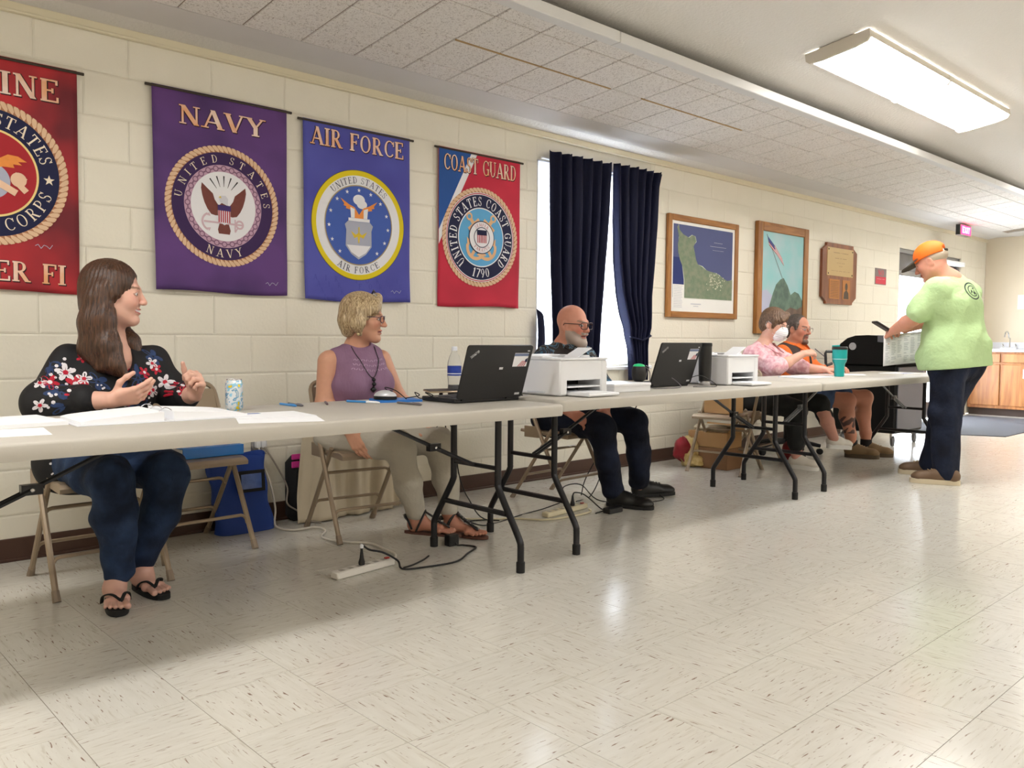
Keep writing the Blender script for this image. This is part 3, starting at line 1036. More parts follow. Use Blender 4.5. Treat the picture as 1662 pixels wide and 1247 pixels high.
# open ring binder
bd = wempty('ring_binder', (1.1, -1.25, Z1), 'open white ring binder full of paper before the woman in the floral blouse', 'binder')
BM = Matrix.Translation((1.09, -1.26, Z1)) @ Matrix.Rotation(R(-3), 4, 'Z')
M_BCOV = mat('white_binder_vinyl', (232, 233, 238), 0.4, var=0.02)
for s in (-1, 1):
    MB().box(*sorted((s * .012, s * .285)), -.15, .15, .0, .004, .001, M=BM).build('cover', M_BCOV, bd)
    pts = []
    N = 12

    def fp(u, v, top, s=s):
        x = s * (.016 + u * .255)
        z = .0045 + (0 if not top else .024 * (1 - u) ** .5 * .55 + .016 * (1 - .5 * u))
        return tuple(BM @ Vector((x, -.14 + .28 * v, z)))
    mb = MB()
    vs = [fp(i / N, j, t) for t in (0, 1) for j in (0, 1) for i in range(N + 1)]
    q = lambda t, j, i: t * 2 * (N + 1) + j * (N + 1) + i
    fs = []
    for i in range(N):
        fs.append((q(1, 0, i), q(1, 0, i + 1), q(1, 1, i + 1), q(1, 1, i)))
        fs.append((q(0, 0, i), q(0, 1, i), q(0, 1, i + 1), q(0, 0, i + 1)))
        for j in (0, 1):
            fs.append((q(0, j, i), q(0, j, i + 1), q(1, j, i + 1), q(1, j, i)))
    for i in (0, N):
        fs.append((q(0, 0, i), q(1, 0, i), q(1, 1, i), q(0, 1, i)))
    mb.add(vs, fs).build('page_block', M_PAPER, bd)
MB().box(-.012, .012, -.15, .15, 0, .006, .001, M=BM).build('spine', M_BCOV, bd)
for y in (-.10, 0, .10):
    pr = [tuple(BM @ Vector((.028 * math.cos(R(a)), y, .010 + .034 * math.sin(R(a))))) for a in range(-10, 191, 20)]
    MB().tube(pr, .0018, 6).build('ring', M_STEEL, bd, smooth=True)

# drink can
can = wempty('drink_can', (1.435, -1.13, Z1), 'pale blue and silver drink can on the near table', 'can')
m, n, l, b = newmat('printed_can')
tc = n.new('ShaderNodeTexCoord'); sp = n.new('ShaderNodeSeparateXYZ'); l.new(tc.outputs['Object'], sp.inputs['Vector'])
t = n.new('ShaderNodeTexNoise'); t.inputs['Scale'].default_value = 38; l.new(tc.outputs['Object'], t.inputs['Vector'])
r = n.new('ShaderNodeValToRGB'); r.color_ramp.interpolation = 'CONSTANT'
for pos, colr in ((0.0, (232, 200, 40)), (.36, (150, 205, 232)), (.46, (225, 230, 234)), (.60, (120, 170, 205))):
    if pos == 0.0:
        e = r.color_ramp.elements[0]
    else:
        e = r.color_ramp.elements.new(pos)
    e.position = pos; e.color = (*lin(colr), 1)
r.color_ramp.elements[-1].position = .66
r.color_ramp.elements[-1].color = (*lin((190, 205, 214)), 1)
l.new(t.outputs['Fac'], r.inputs['Fac']); l.new(r.outputs['Color'], b.inputs['Base Color'])
b.inputs['Metallic'].default_value = .5; b.inputs['Roughness'].default_value = .3
MB().lathe([(.025, 0), (.030, .006), (.033, .012), (.033, .105), (.029, .118)], (1.435, -1.13, Z1), 24).build('can_body', m, can, smooth='auto')
MB().lathe([(.029, .118), (.0285, .122), (.026, .122), (.025, .118)], (1.435, -1.13, Z1), 24).build('can_lid', M_STEEL, can, smooth='auto')
MB().box(1.428, 1.442, -1.142, -1.122, Z1 + .119, Z1 + .1215).build('pull_tab', M_STEEL, can)

# pens
M_PENB = mat('blue_pen_plastic', (70, 150, 220), 0.3, var=0.03)
M_PENW = mat('white_pen_plastic', (238, 240, 244), 0.3, var=0.03)
M_PENG = mat('grey_pen_plastic', (112, 108, 112), 0.35, var=0.05)
M_PENM = mat('maroon_pen_plastic', (92, 70, 84), 0.35, var=0.05)


def pen(a, b, z, m1, m2, label, r=.0048):
    a, b = Vector((*a, z + r)), Vector((*b, z + r))
    t = wempty('pen', tuple((a + b) / 2), label, 'pen', 'pens on the near table')
    d = (b - a)
    MB().tube([a, a + d * .6], r, 8).build('barrel', m1, t, smooth='auto')
    MB().tube([a + d * .6, a + d * .93, b], [r * 1.1, r * 1.1, r * .6], 8).build('cap', m2, t, smooth='auto')
    MB().tube([a, a - d * .06], [r * .8, .001], 8).build('tip', M_PENG, t, smooth='auto')
    n_ = Vector((0, 0, r * 1.1))
    MB().tube([a + d * .62 + n_, a + d * .9 + n_], .0015, 4).build('clip', m2, t)


pen((1.70, -.995), (1.70, -1.13), Z1, M_PENB, M_PENB, 'light blue pen lying nearest the drink can')
pen((1.735, -1.00), (1.725, -1.14), Z1, M_PENG, M_PENG, 'grey pen lying against the light blue one')
pen((1.90, -1.02), (1.845, -1.13), Z1, M_PENM, M_PENM, 'short maroon pen lying alone before the woman in lavender')
pen((2.00, -1.035), (2.06, -1.20), Z1, M_PENB, M_PENW, 'blue and white pen lying in front of the blue folder')
pen((2.13, -1.235), (2.14, -1.395), Z1, M_PENG, M_PENG, 'dark grey pen lying near the laptop')

# blue folder, mouse and its bundled cable
M_BLUEF = mat('blue_folder_card', (40, 120, 205), 0.45, var=0.05)
fo = MB().prism(quad(2.20, -1.12, .20, .15, -16), Z1, Z1 + .010, lambda u, v, h: (u, v, h)).build('blue_folder', M_BLUEF)
tag(fo, 'small blue folder under the computer mouse', 'folder')
ms_ = wempty('computer_mouse', (2.14, -1.125, Z1 + .01), 'silver and black computer mouse resting on the blue folder', 'mouse')
MM = Matrix.Translation((2.14, -1.125, Z1 + .0125)) @ Matrix.Rotation(R(-60), 4, 'Z')


def mouse_surf(u, v, lo, hi):
    a = u * 2 * math.pi
    x, y = .054 * math.cos(a), .031 * math.sin(a)
    k = math.sin(v * math.pi / 2)
    kk = math.cos(v * math.pi / 2)
    return tuple(MM @ Vector((x * kk, y * kk, lo + (hi - lo) * k)))


MB().grid(lambda u, v: mouse_surf(u, v, 0.012, .04), 24, 8).build('mouse_shell', mat('silver_plastic', (206, 208, 212), 0.35, 0.2, var=0.03), ms_, smooth=True)
mb = MB().grid(lambda u, v: tuple(MM @ Vector((.055 * math.cos(u * 6.2832), .032 * math.sin(u * 6.2832), v * .014))), 24, 2)
mb.build('mouse_base', M_BLKPL, ms_, smooth=True)
MB().lathe([(.004, -.004), (.008, -.003), (.008, .003), (.004, .004)], n=12, M=MM @ Matrix.Translation((.028, 0, .032)) @ Matrix.Rotation(R(90), 4, 'X')).build('scroll_wheel', M_BLKPL, ms_)
cb = [(2.17, -1.14, Z1 + .03), (2.155, -1.10, Z1 + .062), (2.185, -1.14, Z1 + .05), (2.22, -1.17, Z1 + .014)]
for k in range(7):
    cb += [(2.24 + .02 * math.sin(k * 2.1) + .012 * k, -1.17 - .016 * k + .025 * math.cos(k * 2.4), Z1 + .014 + .014 * (k % 3))]
cb += [(2.32, -1.30, Z1 + .006), (2.33, -1.25, Z1 + .02), (2.345, -1.27, Z1 + .014)]
MB().tube(spline(cb, 6), .0022, 6).build('mouse_cable', M_RUBBER, ms_, smooth=True)
MB().tube([(2.345, -1.27, Z1 + .014), (2.37, -1.26, Z1 + .012)], .006, 8).build('cable_plug', mat('pink_plug', (205, 70, 105), 0.4), ms_, smooth='auto')

# soda bottle
bt = wempty('soda_bottle', (2.665, -.965, Z1), 'clear plastic soda bottle with dark drink and blue label behind the laptop', 'bottle')
m, n, l, b = newmat('clear_plastic')
b.inputs['Base Color'].default_value = (0.97, 0.98, 0.98, 1); b.inputs['Roughness'].default_value = 0.08; b.inputs['Transmission Weight'].default_value = 0.9; b.inputs['IOR'].default_value = 1.12
bp_ = (2.665, -.965, Z1)
pr = [(.028, 0), (.033, .006), (.034, .02), (.031, .055), (.033, .085), (.035, .10), (.035, .145), (.033, .165), (.024, .195), (.014, .215), (.013, .225)]
MB().lathe(pr, bp_, 24).build('bottle_body', m, bt, smooth=True)
MB().lathe([(.026, .003), (.031, .008), (.032, .02), (.030, .05), (.030, .052)], bp_, 24).build('cola', mat('dark_cola', (28, 14, 10), 0.1, var=0.0), bt, smooth='auto')
MB().lathe([(.0355, .098), (.0355, .146)], bp_, 24, caps=False).build('label', mat('blue_bottle_label', (32, 58, 150), 0.35, var=0.05, vscale=30, rgb2=(40, 70, 165)), bt, smooth=True)
MB().lathe([(.0358, .106), (.0358, .110)], bp_, 24, caps=False).build('label_stripe', M_PENW, bt, smooth=True)
MB().lathe([(.0145, .222), (.0145, .240), (.012, .243)], bp_, 20).build('cap', M_PENW, bt, smooth='auto')

# phone on a stand
ph = wempty('smartphone', (2.56, -.97, Z1), 'gold smartphone lying propped on a small stand', 'phone')
Mp = Matrix.Translation((2.565, -.985, Z1 + .026)) @ Matrix.Rotation(R(-12), 4, 'Z') @ Matrix.Rotation(R(6), 4, 'X')
MB().box(-.08, .08, -.039, .039, -.004, .004, .003, M=Mp).build('phone_body', mat('gold_aluminium', (196, 178, 150), 0.3, 0.7), ph, smooth='auto')
MB().box(-.077, .077, -.036, .036, .0041, .0048, M=Mp).build('phone_screen', M_BLKPL, ph)
MB().lathe([(.016, 0), (.010, .006), (.008, .0225)], (2.565, -.985, Z1), 12).build('phone_stand', M_RUBBER, ph)


M_BLUEPR = mat('blue_print_ink', (96, 112, 176), .8, var=.1)
us_['_done'] = 1
MB().add([(1.365, -1.335, Z1 + .0029), (1.44, -1.345, Z1 + .0029), (1.442, -1.315, Z1 + .0029), (1.372, -1.308, Z1 + .0029)], [(0, 1, 2, 3)]).build('corner_print', M_BLUEPR, us_)
TK, TN = .17, .075          # thick and thin strokes of the serif letters


def G(*s):
    return list(s)


def _l(x0, y0, x1, y1, w=TK):
    return ('L', x0, y0, x1, y1, w)


def _s(x, y, h=.15):
    return ('S', x, y, h)


def _a(cx, cy, rx, ry, a0, a1, w=TK):
    return ('A', cx, cy, rx, ry, a0, a1, w)


FONT = {
    'A': (.86, G(_l(.12, 0, .43, 1, TN), _l(.43, 1, .74, 0), _l(.2, .33, .66, .33, TN), _s(.12, 0), _s(.74, 0))),
    'B': (.74, G(_l(.18, 0, .18, 1), _a(.34, .75, .24, .25, -90, 90, .13), _a(.36, .26, .28, .26, -90, 90, .13), _l(.18, .965, .36, .965, TN), _l(.18, .51, .38, .51, TN), _l(.18, .035, .38, .035, TN))),
    'C': (.78, G(_a(.46, .5, .37, .5, 40, 320, .14), _l(.74, .66, .74, .95, TN))),
    'D': (.82, G(_l(.18, 0, .18, 1), _a(.32, .5, .40, .5, -90, 90, .14), _l(.05, .965, .34, .965, TN), _l(.05, .035, .34, .035, TN))),
    'E': (.70, G(_l(.18, 0, .18, 1), _l(.05, .965, .6, .965, TN), _l(.05, .035, .63, .035, TN), _l(.18, .51, .46, .51, TN), _l(.6, .78, .6, 1, TN), _l(.63, 0, .63, .24, TN), _l(.46, .4, .46, .62, TN))),
    'F': (.66, G(_l(.18, 0, .18, 1), _l(.05, .965, .6, .965, TN), _l(.18, .51, .46, .51, TN), _l(.6, .76, .6, 1, TN), _l(.46, .4, .46, .62, TN), _s(.18, 0, .16))),
    'G': (.82, G(_a(.46, .5, .37, .5, 40, 330, .14), _l(.74, .68, .74, .95, TN), _l(.72, .06, .72, .42, .14), _l(.54, .43, .82, .43, TN))),
    'H': (.86, G(_l(.18, 0, .18, 1), _l(.68, 0, .68, 1), _l(.18, .5, .68, .5, TN), _s(.18, 0), _s(.18, 1), _s(.68, 0), _s(.68, 1))),
    'I': (.40, G(_l(.2, 0, .2, 1), _s(.2, 0, .17), _s(.2, 1, .17))),
    'J': (.5, G(_l(.32, .2, .32, 1), _a(.18, .2, .15, .2, 180, 360, .1), _s(.32, 1, .15))),
    'K': (.82, G(_l(.18, 0, .18, 1), _l(.24, .42, .66, 1, TN), _l(.36, .55, .7, 0), _s(.18, 0), _s(.18, 1), _s(.68, 0, .12), _s(.64, 1, .12))),
    'L': (.66, G(_l(.18, 0, .18, 1), _l(.05, .035, .6, .035, TN), _l(.6, 0, .6, .25, TN), _s(.18, 1, .16))),
    'M': (1.0, G(_l(.16, 0, .16, 1, TN), _l(.16, 1, .5, .1, .15), _l(.5, .1, .84, 1, TN), _l(.84, 0, .84, 1), _s(.16, 0, .12), _s(.84, 0), _s(.13, 1, .1), _s(.87, 1, .12))),
    'N': (.86, G(_l(.17, 0, .17, 1, TN), _l(.17, 1, .69, 0), _l(.69, 0, .69, 1, TN), _s(.17, 0, .13), _s(.69, 1, .13), _s(.15, 1, .11))),
    'O': (.84, G(_a(.42, .5, .36, .5, 0, 360, .14))),
    'P': (.70, G(_l(.18, 0, .18, 1), _a(.33, .73, .28, .27, -90, 90, .13), _l(.05, .965, .34, .965, TN), _l(.18, .48, .34, .48, TN), _s(.18, 0, .16))),
    'R': (.80, G(_l(.18, 0, .18, 1), _a(.33, .74, .27, .26, -90, 90, .13), _l(.05, .965, .34, .965, TN), _l(.18, .5, .34, .5, TN), _l(.36, .5, .66, 0), _s(.18, 0, .15), _s(.70, 0, .1))),
    'S': (.64, G(_a(.32, .745, .22, .255, 20, 255, .12), _a(.32, .25, .24, .255, -160, 78, .12), _l(.25, .56, .40, .44, .14), _l(.54, .72, .54, .97, TN), _l(.08, .04, .08, .3, TN))),
    'T': (.74, G(_l(.37, 0, .37, 1), _l(.06, .965, .68, .965, TN), _l(.06, .74, .06, 1, TN), _l(.68, .74, .68, 1, TN), _s(.37, 0, .17))),
    'U': (.84, G(_l(.18, .3, .18, 1), _l(.68, .3, .68, 1, TN), _a(.43, .3, .255, .3, 180, 360, .12), _s(.18, 1), _s(.68, 1, .13))),
    'V': (.84, G(_l(.12, 1, .42, 0), _l(.42, 0, .72, 1, TN), _s(.12, 1), _s(.72, 1, .13))),
    'W': (1.1, G(_l(.12, 1, .34, 0), _l(.34, 0, .55, 1, TN), _l(.55, 1, .77, 0), _l(.77, 0, .98, 1, TN), _s(.12, 1, .12), _s(.55, 1, .1), _s(.98, 1, .12))),
    'X': (.82, G(_l(.12, 1, .7, 0), _l(.12, 0, .68, 1, TN), _s(.12, 1, .12), _s(.7, 0, .12), _s(.12, 0, .12), _s(.68, 1, .12))),
    'Y': (.82, G(_l(.12, 1, .41, .46), _l(.41, .46, .70, 1, TN), _l(.41, 0, .41, .5), _s(.41, 0, .16), _s(.12, 1), _s(.70, 1, .13))),
    'Z': (.74, G(_l(.1, .965, .66, .965, TN), _l(.64, .95, .1, .05), _l(.1, .035, .66, .035, TN))),
    '0': (.66, G(_a(.33, .5, .25, .5, 0, 360, .14))), '1': (.46, G(_l(.24, 0, .24, 1), _l(.24, .98, .08, .82, TN), _s(.24, 0, .16))),
    '7': (.62, G(_l(.06, .95, .58, .95, .1), _l(.56, .95, .24, 0, .15))), '9': (.66, G(_a(.33, .68, .23, .32, 0, 360, .12), _l(.56, .66, .3, 0, .12))),
    '.': (.3, G(_l(.1, .06, .2, .06, .12))), '-': (.4, G(_l(.06, .4, .34, .4, .1))), ' ': (.42, G()),
}


def glyph_polys(ch, bold=1.0, serif=True):
    w, st = FONT.get(ch.upper(), FONT['-'])
    out = []
    for s in st:
        if s[0] == 'L':
            _, x0, y0, x1, y1, t = s
            t *= bold
            dx, dy = x1 - x0, y1 - y0
            L = math.hypot(dx, dy)
            if abs(dy) > .5 * L:      # keep the ends level
                k = t / 2 * L / abs(dy)
                out.append([(x0 - k, y0), (x0 + k, y0), (x1 + k, y1), (x1 - k, y1)])
            else:
                nx, ny = -dy / L * t / 2, dx / L * t / 2
                out.append([(x0 + nx, y0 + ny), (x0 - nx, y0 - ny), (x1 - nx, y1 - ny), (x1 + nx, y1 + ny)])
        elif s[0] == 'S':
            if serif:
                _, x, y, h = s
                y0, y1 = (0, .065 * bold) if y < .5 else (1 - .065 * bold, 1)
                out.append([(x - h, y0), (x + h, y0), (x + h, y1), (x - h, y1)])
        else:
            _, cx, cy, rx, ry, a0, a1, t = s
            t *= bold
            k = max(6, int(abs(a1 - a0) / 18))
            for i in range(k):
                q = []
                for a, rr in ((a0 + (a1 - a0) * i / k, 0), (a0 + (a1 - a0) * (i + 1) / k, 0)):
                    c, sn = math.cos(R(a)), math.sin(R(a))
                    ti = t * (.45 + .55 * abs(c))
                    q.append(((cx + rx * c, cy + ry * sn), (cx + (rx - ti) * c, cy + (ry - min(ti, t * .5)) * sn)))
                out.append([q[0][0], q[1][0], q[1][1], q[0][1]])
    return w, out


def text_polys(s, h, width=None, bold=1.0, track=.02, grow=0.0, serif=True):
    """Centred line of text; returns polygons in metres, baseline at 0."""
    x = 0
    res = []
    for ch in s:
        w, ps = glyph_polys(ch, bold, serif)
        res.append((x, w, ps))
        x += w + track
    tot = x - track
    sx = (width / tot) if width else h
    out = []
    for x0, w, ps in res:
        for p in ps:
            out.append([((x0 + u - tot / 2) * sx, v * h) for u, v in p])
    return out


def circle_text(s, r, h, a_mid, spread, inward=False, bold=1.0, wscale=1.0):
    """Text on a circle of radius r (baseline). a_mid: mid angle; reads clockwise on top, inward=True reads along the bottom."""
    ws = [glyph_polys(ch, bold) for ch in s]
    tot = sum(w for w, _ in ws)
    out = []
    acc = 0
    for w, ps in ws:
        f = (acc + w / 2) / tot - .5
        acc += w
        a = R(a_mid + (f * spread if inward else -f * spread))
        cx, cy = r * math.cos(a), r * math.sin(a)
        if inward:
            ux, uy = -math.sin(a), math.cos(a)
            vx, vy = -math.cos(a), -math.sin(a)
        else:
            ux, uy = math.sin(a), -math.cos(a)
            vx, vy = math.cos(a), math.sin(a)
        for p in ps:
            out.append([(cx + ux * (u - w / 2) * h * wscale + vx * v * h, cy + uy * (u - w / 2) * h * wscale + vy * v * h) for u, v in p])
    return out


def disc(cx, cy, r, n=48, ry=None):
    return [[(cx + r * math.cos(2 * math.pi * i / n), cy + (ry or r) * math.sin(2 * math.pi * i / n)) for i in range(n)]]


def ringp(cx, cy, r0, r1, n=64, a0=0, a1=360):
    out = []
    for i in range(n):
        a, b = R(a0 + (a1 - a0) * i / n), R(a0 + (a1 - a0) * (i + 1) / n)
        out.append([(cx + r0 * math.cos(a), cy + r0 * math.sin(a)), (cx + r1 * math.cos(a), cy + r1 * math.sin(a)),
                    (cx + r1 * math.cos(b), cy + r1 * math.sin(b)), (cx + r0 * math.cos(b), cy + r0 * math.sin(b))])
    return out


def star(cx, cy, r, rot=90):
    return [[(cx + (r if i % 2 == 0 else r * .4) * math.cos(R(rot + 36 * i)), cy + (r if i % 2 == 0 else r * .4) * math.sin(R(rot + 36 * i))) for i in range(10)]]


def mv(polys, dx=0, dy=0, s=1.0, sy=None, rot=0):
    c, sn = math.cos(R(rot)), math.sin(R(rot))
    sy = s if sy is None else sy
    return [[(dx + (u * s) * c - (v * sy) * sn, dy + (u * s) * sn + (v * sy) * c) for u, v in p] for p in polys]


def line(x0, y0, x1, y1, w, w1=None):
    w1 = w if w1 is None else w1
    L = math.hypot(x1 - x0, y1 - y0)
    nx, ny = -(y1 - y0) / L / 2, (x1 - x0) / L / 2
    return [[(x0 + nx * w, y0 + ny * w), (x0 - nx * w, y0 - ny * w), (x1 - nx * w1, y1 - ny * w1), (x1 + nx * w1, y1 + ny * w1)]]


def dice(p, c=.06):
    """Cut a large print shape into small cells so that it follows curved cloth."""
    xs, ys = [q[0] for q in p], [q[1] for q in p]
    if max(xs) - min(xs) < c * 1.5 and max(ys) - min(ys) < c * 1.5:
        return [p]

    def clip(poly, ax, val, keep):
        out = []
        for i in range(len(poly)):
            a, b_ = poly[i], poly[(i + 1) % len(poly)]
            da, db = (a[ax] - val) * keep, (b_[ax] - val) * keep
            if da >= 0:
                out.append(a)
            if (da > 0 and db < 0) or (da < 0 and db > 0):
                f = da / (da - db)
                out.append((a[0] + (b_[0] - a[0]) * f, a[1] + (b_[1] - a[1]) * f))
        return out
    res = []
    x = math.floor(min(xs) / c) * c
    while x < max(xs):
        q = clip(clip(p, 0, x, 1), 0, x + c, -1)
        if len(q) > 2:
            y = math.floor(min(ys) / c) * c
            while y < max(ys):
                r_ = clip(clip(q, 1, y, 1), 1, y + c, -1)
                if len(r_) > 2:
                    res.append(r_)
                y += c
        x += c
    return res


def decal(name, polys, fn, material, parent):
    """Flat print: polygons mapped on a surface by fn(u, v)."""
    mb = MB()
    for p in polys:
        for q in dice(p):
            mb.add([fn(u, v) for u, v in q], [tuple(range(len(q)))])
    me = bpy.data.meshes.new(name)
    me.from_pydata(mb.v, [], mb.f)
    me.update()
    o = link(name, me, material, parent)
    if len(polys) > 12 and name not in ('letter', 'rope_border', 'ring', 'lettering'):
        o['kind'] = 'stuff'
    return o

# =================================================================== BANNERS, CURTAINS, PICTURES
M_ROD = mat('dark_bronze_rod', (70, 62, 54), 0.4, 0.6)
M_PEACH = mat('peach_letter_print', (236, 170, 120), 0.75, var=0.0, vscale=9, rgb2=(246, 222, 208))
M_OUT = mat('dark_letter_outline', (52, 22, 26), 0.8, var=0.0)
M_ROPE = mat('rope_print', (226, 192, 158), 0.8, var=0.05, vscale=40)
M_ROPED = mat('rope_shade_print', (176, 122, 88), 0.8, var=0.05)
M_NAVYP = mat('navy_blue_print', (22, 26, 66), 0.8, var=0.05)
M_BLACKP = mat('black_print', (22, 20, 26), 0.8, var=0.05)
M_WHITEP = mat('white_print', (236, 236, 240), 0.8, var=0.02)
M_GOLDP = mat('gold_print', (224, 196, 60), 0.8, var=0.05)
M_BROWNP = mat('eagle_brown_print', (120, 66, 58), 0.8, var=0.15, vscale=60)
M_REDP = mat('red_print', (186, 40, 56), 0.8, var=0.05)
M_PINKP = mat('mauve_print', (196, 160, 182), 0.8, var=0.05)
M_SKYP = mat('sky_blue_print', (96, 170, 218), 0.8, var=0.1, vscale=8)
M_AFBLUE = mat('air_blue_print', (66, 96, 180), 0.8, var=0.05)
M_YELLOWP = mat('yellow_print', (226, 204, 20), 0.8, var=0.03)
M_GREYP = mat('grey_print', (176, 180, 198), 0.8, var=0.05)
M_ORANGEP = mat('orange_print', (236, 148, 70), 0.8, var=0.1, vscale=50)


def cloth_mat(name, rgb, rgb2, scale=2.2):
    """Printed polyester with a mottled vignette-like print and weave bump."""
    m, n, l, b = newmat(name)
    tc = n.new('ShaderNodeTexCoord')
    t = n.new('ShaderNodeTexNoise'); t.inputs['Scale'].default_value = scale; t.inputs['Detail'].default_value = 2
    l.new(tc.outputs['Object'], t.inputs['Vector'])
    r = n.new('ShaderNodeValToRGB')
    r.color_ramp.elements[0].position = .32; r.color_ramp.elements[0].color = (*lin(rgb2), 1)
    r.color_ramp.elements[1].position = .62; r.color_ramp.elements[1].color = (*lin(rgb), 1)
    l.new(t.outputs['Fac'], r.inputs['Fac']); l.new(r.outputs['Color'], b.inputs['Base Color'])
    w = n.new('ShaderNodeTexNoise'); w.inputs['Scale'].default_value = 420
    l.new(tc.outputs['Object'], w.inputs['Vector'])
    bp = n.new('ShaderNodeBump'); bp.inputs['Strength'].default_value = .12; bp.inputs['Distance'].default_value = .002
    l.new(w.outputs['Fac'], bp.inputs['Height']); l.new(bp.outputs['Normal'], b.inputs['Normal'])
    b.inputs['Roughness'].default_value = .75
    return m


def banner(xa, xb, zt, zb, cloth, label, seed, skew=0.0):
    xc, W, H = (xa + xb) / 2, xb - xa, zt - zb
    t = wempty('service_banner', (xc, -.02, zb), label, 'banner', 'military service banners')
    ph = seed * 1.7

    def fn(u, v, k=0):
        # u, v: metres from the middle of the cloth
        f = (zt - (zb + H / 2 + v)) / H           # 0 at the rod, 1 at the hem
        y = -.022 - .010 * f * math.sin(u / W * 5.0 + ph) - .006 * f * f * math.cos(v * 9 + ph)
        return (xc + u * (1 - .01 * f), y - k * .0011, zb + H / 2 + v + .006 * f * f * math.sin(u * 8 + ph))
    mb = MB().grid(lambda a, b_: fn((a - .5) * W, (b_ - .5) * H), 28, 36)
    o = mb.build('cloth', cloth, t, smooth=True, fix=False)
    sd = o.modifiers.new('thickness', 'SOLIDIFY'); sd.thickness = .0012; sd.offset = -1
    MB().tube([(xa - .03, -.02, zt - .008), (xb + .03, -.02, zt - .008)], .007, 8).build('rod', M_ROD, t, smooth='auto')
    return t, fn, W, H


def rope(t, fn, cx, cy, r, w, k, n=72):
    L = lambda kk: (lambda u, v: fn(u, v, kk))
    decal('rope_border', ringp(cx, cy, r - w, r, 96), L(k), M_ROPED, t)
    tw = []
    for i in range(n):
        a0, a1, a2, a3 = [R(360 / n * (i + q)) for q in (0.02, .78, 1.25, .50)]
        P = lambda a, rr: (cx + rr * math.cos(a), cy + rr * math.sin(a))
        tw.append([P(a0, r - w), P(a0 + .2 * (a1 - a0), r - w), P(a1, r - w * .72), P(a2, r - w * .25), P(a2, r + w * .05), P(a3 + .3 * (a2 - a3), r + w * .06), P(a3, r - w * .1), P(a0, r - w * .6)])
    decal('rope_strand', tw, L(k + 1), M_ROPE, t)


def title(t, fn, s, y, h, width, k=1):
    L = lambda kk: (lambda u, v: fn(u, v, kk))
    ps = text_polys(s, h, width, bold=1.05)
    decal('lettering_outline', mv(ps, .004, y - .005) + mv(text_polys(s, h * 1.02, width * 1.012, bold=1.35), 0, y - .001), L(k), M_OUT, t)
    x = 0
    tot = sum(glyph_polys(c_, 1.05)[0] + .02 for c_ in s) - .02
    for c_ in s:
        w_, gp = glyph_polys(c_, 1.05)
        if gp:
            decal('letter', [[((x + u - tot / 2) * width / tot, v * h + y) for u, v in q] for q in gp], L(k + 1), M_PEACH, t)
        x += w_ + .02


def sig(t, fn, x, y, k=2):
    pts = [(x + .012 * i, y + .010 * math.sin(i * 2.3)) for i in range(7)]
    ps = []
    for a, b in zip(pts[:-1], pts[1:]):
        ps += line(*a, *b, .0025)
    decal('signature', ps, lambda u, v: fn(u, v, k), M_GREYP, t)


def lay(fn, k):
    return lambda u, v: fn(u, v, k)


# ---- marine corps
t, fn, W, H = banner(.500, 1.213, 2.214, 1.205, cloth_mat('red_banner_cloth', (196, 46, 52), (112, 32, 42), 3.0),
                     'dark red marine corps banner cut by the left edge of the picture', 1)
title(t, fn, 'MARINE', .345, .098, .565)
title(t, fn, 'SEMPER FI', -.465, .088, .60)
CX, CY = .0, .0
decal('ring', ringp(CX, CY, .185, .278, 72), lay(fn, 1), M_NAVYP, t)
rope(t, fn, CX, CY, .312, .036, 2)
decal('gold_line', ringp(CX, CY, .183, .192, 72), lay(fn, 2), mat('pale_gold_print', (238, 210, 140), .8), t)
decal('ring_field', disc(CX, CY, .184, 60), lay(fn, 1), mat('deep_red_print', (170, 34, 44), .8, var=.1, vscale=6), t)
decal('ring_text', circle_text('UNITED STATES', .208, .054, 90, 150, bold=.8) + circle_text('MARINE CORPS', .256, .054, 270, 150, True, bold=.8), lay(fn, 2), mat('cream_print', (240, 226, 204), .8), t)
decal('star', star(CX + .233, CY - .005, .024) + star(CX - .233, CY - .005, .024), lay(fn, 3), MATS['cream_print'], t)
decal('globe', disc(CX, CY - .035, .078, 40), lay(fn, 2), M_GREYP, t)
decal('globe_land', [[(-.03, .0), (.0, .02), (.03, .0), (.02, -.04), (.035, -.08), (.0, -.1), (-.02, -.05)]], lay(fn, 3), M_ORANGEP, t)
wing = [(.0, .045), (.03, .06), (.07, .085), (.11, .082), (.145, .062), (.11, .058), (.125, .045), (.09, .045), (.095, .03), (.05, .03), (.02, .02)]
decal('eagle', [wing, [(-u, v) for u, v in wing][::-1], [(-.02, .03), (.02, .03), (.018, .075), (.03, .09), (.0, .10), (-.018, .09)]], lay(fn, 3), M_ORANGEP, t)
decal('anchor', line(-.10, .03, .10, -.08, .03) + line(.09, -.005, .135, -.03, .04) + ringp(.11, -.02, .018, .032, 20) + line(.10, -.03, .14, -.07, .026), lay(fn, 4), mat('pale_peach_print', (234, 196, 166), .8), t)
sig(t, fn, .17, -.30)

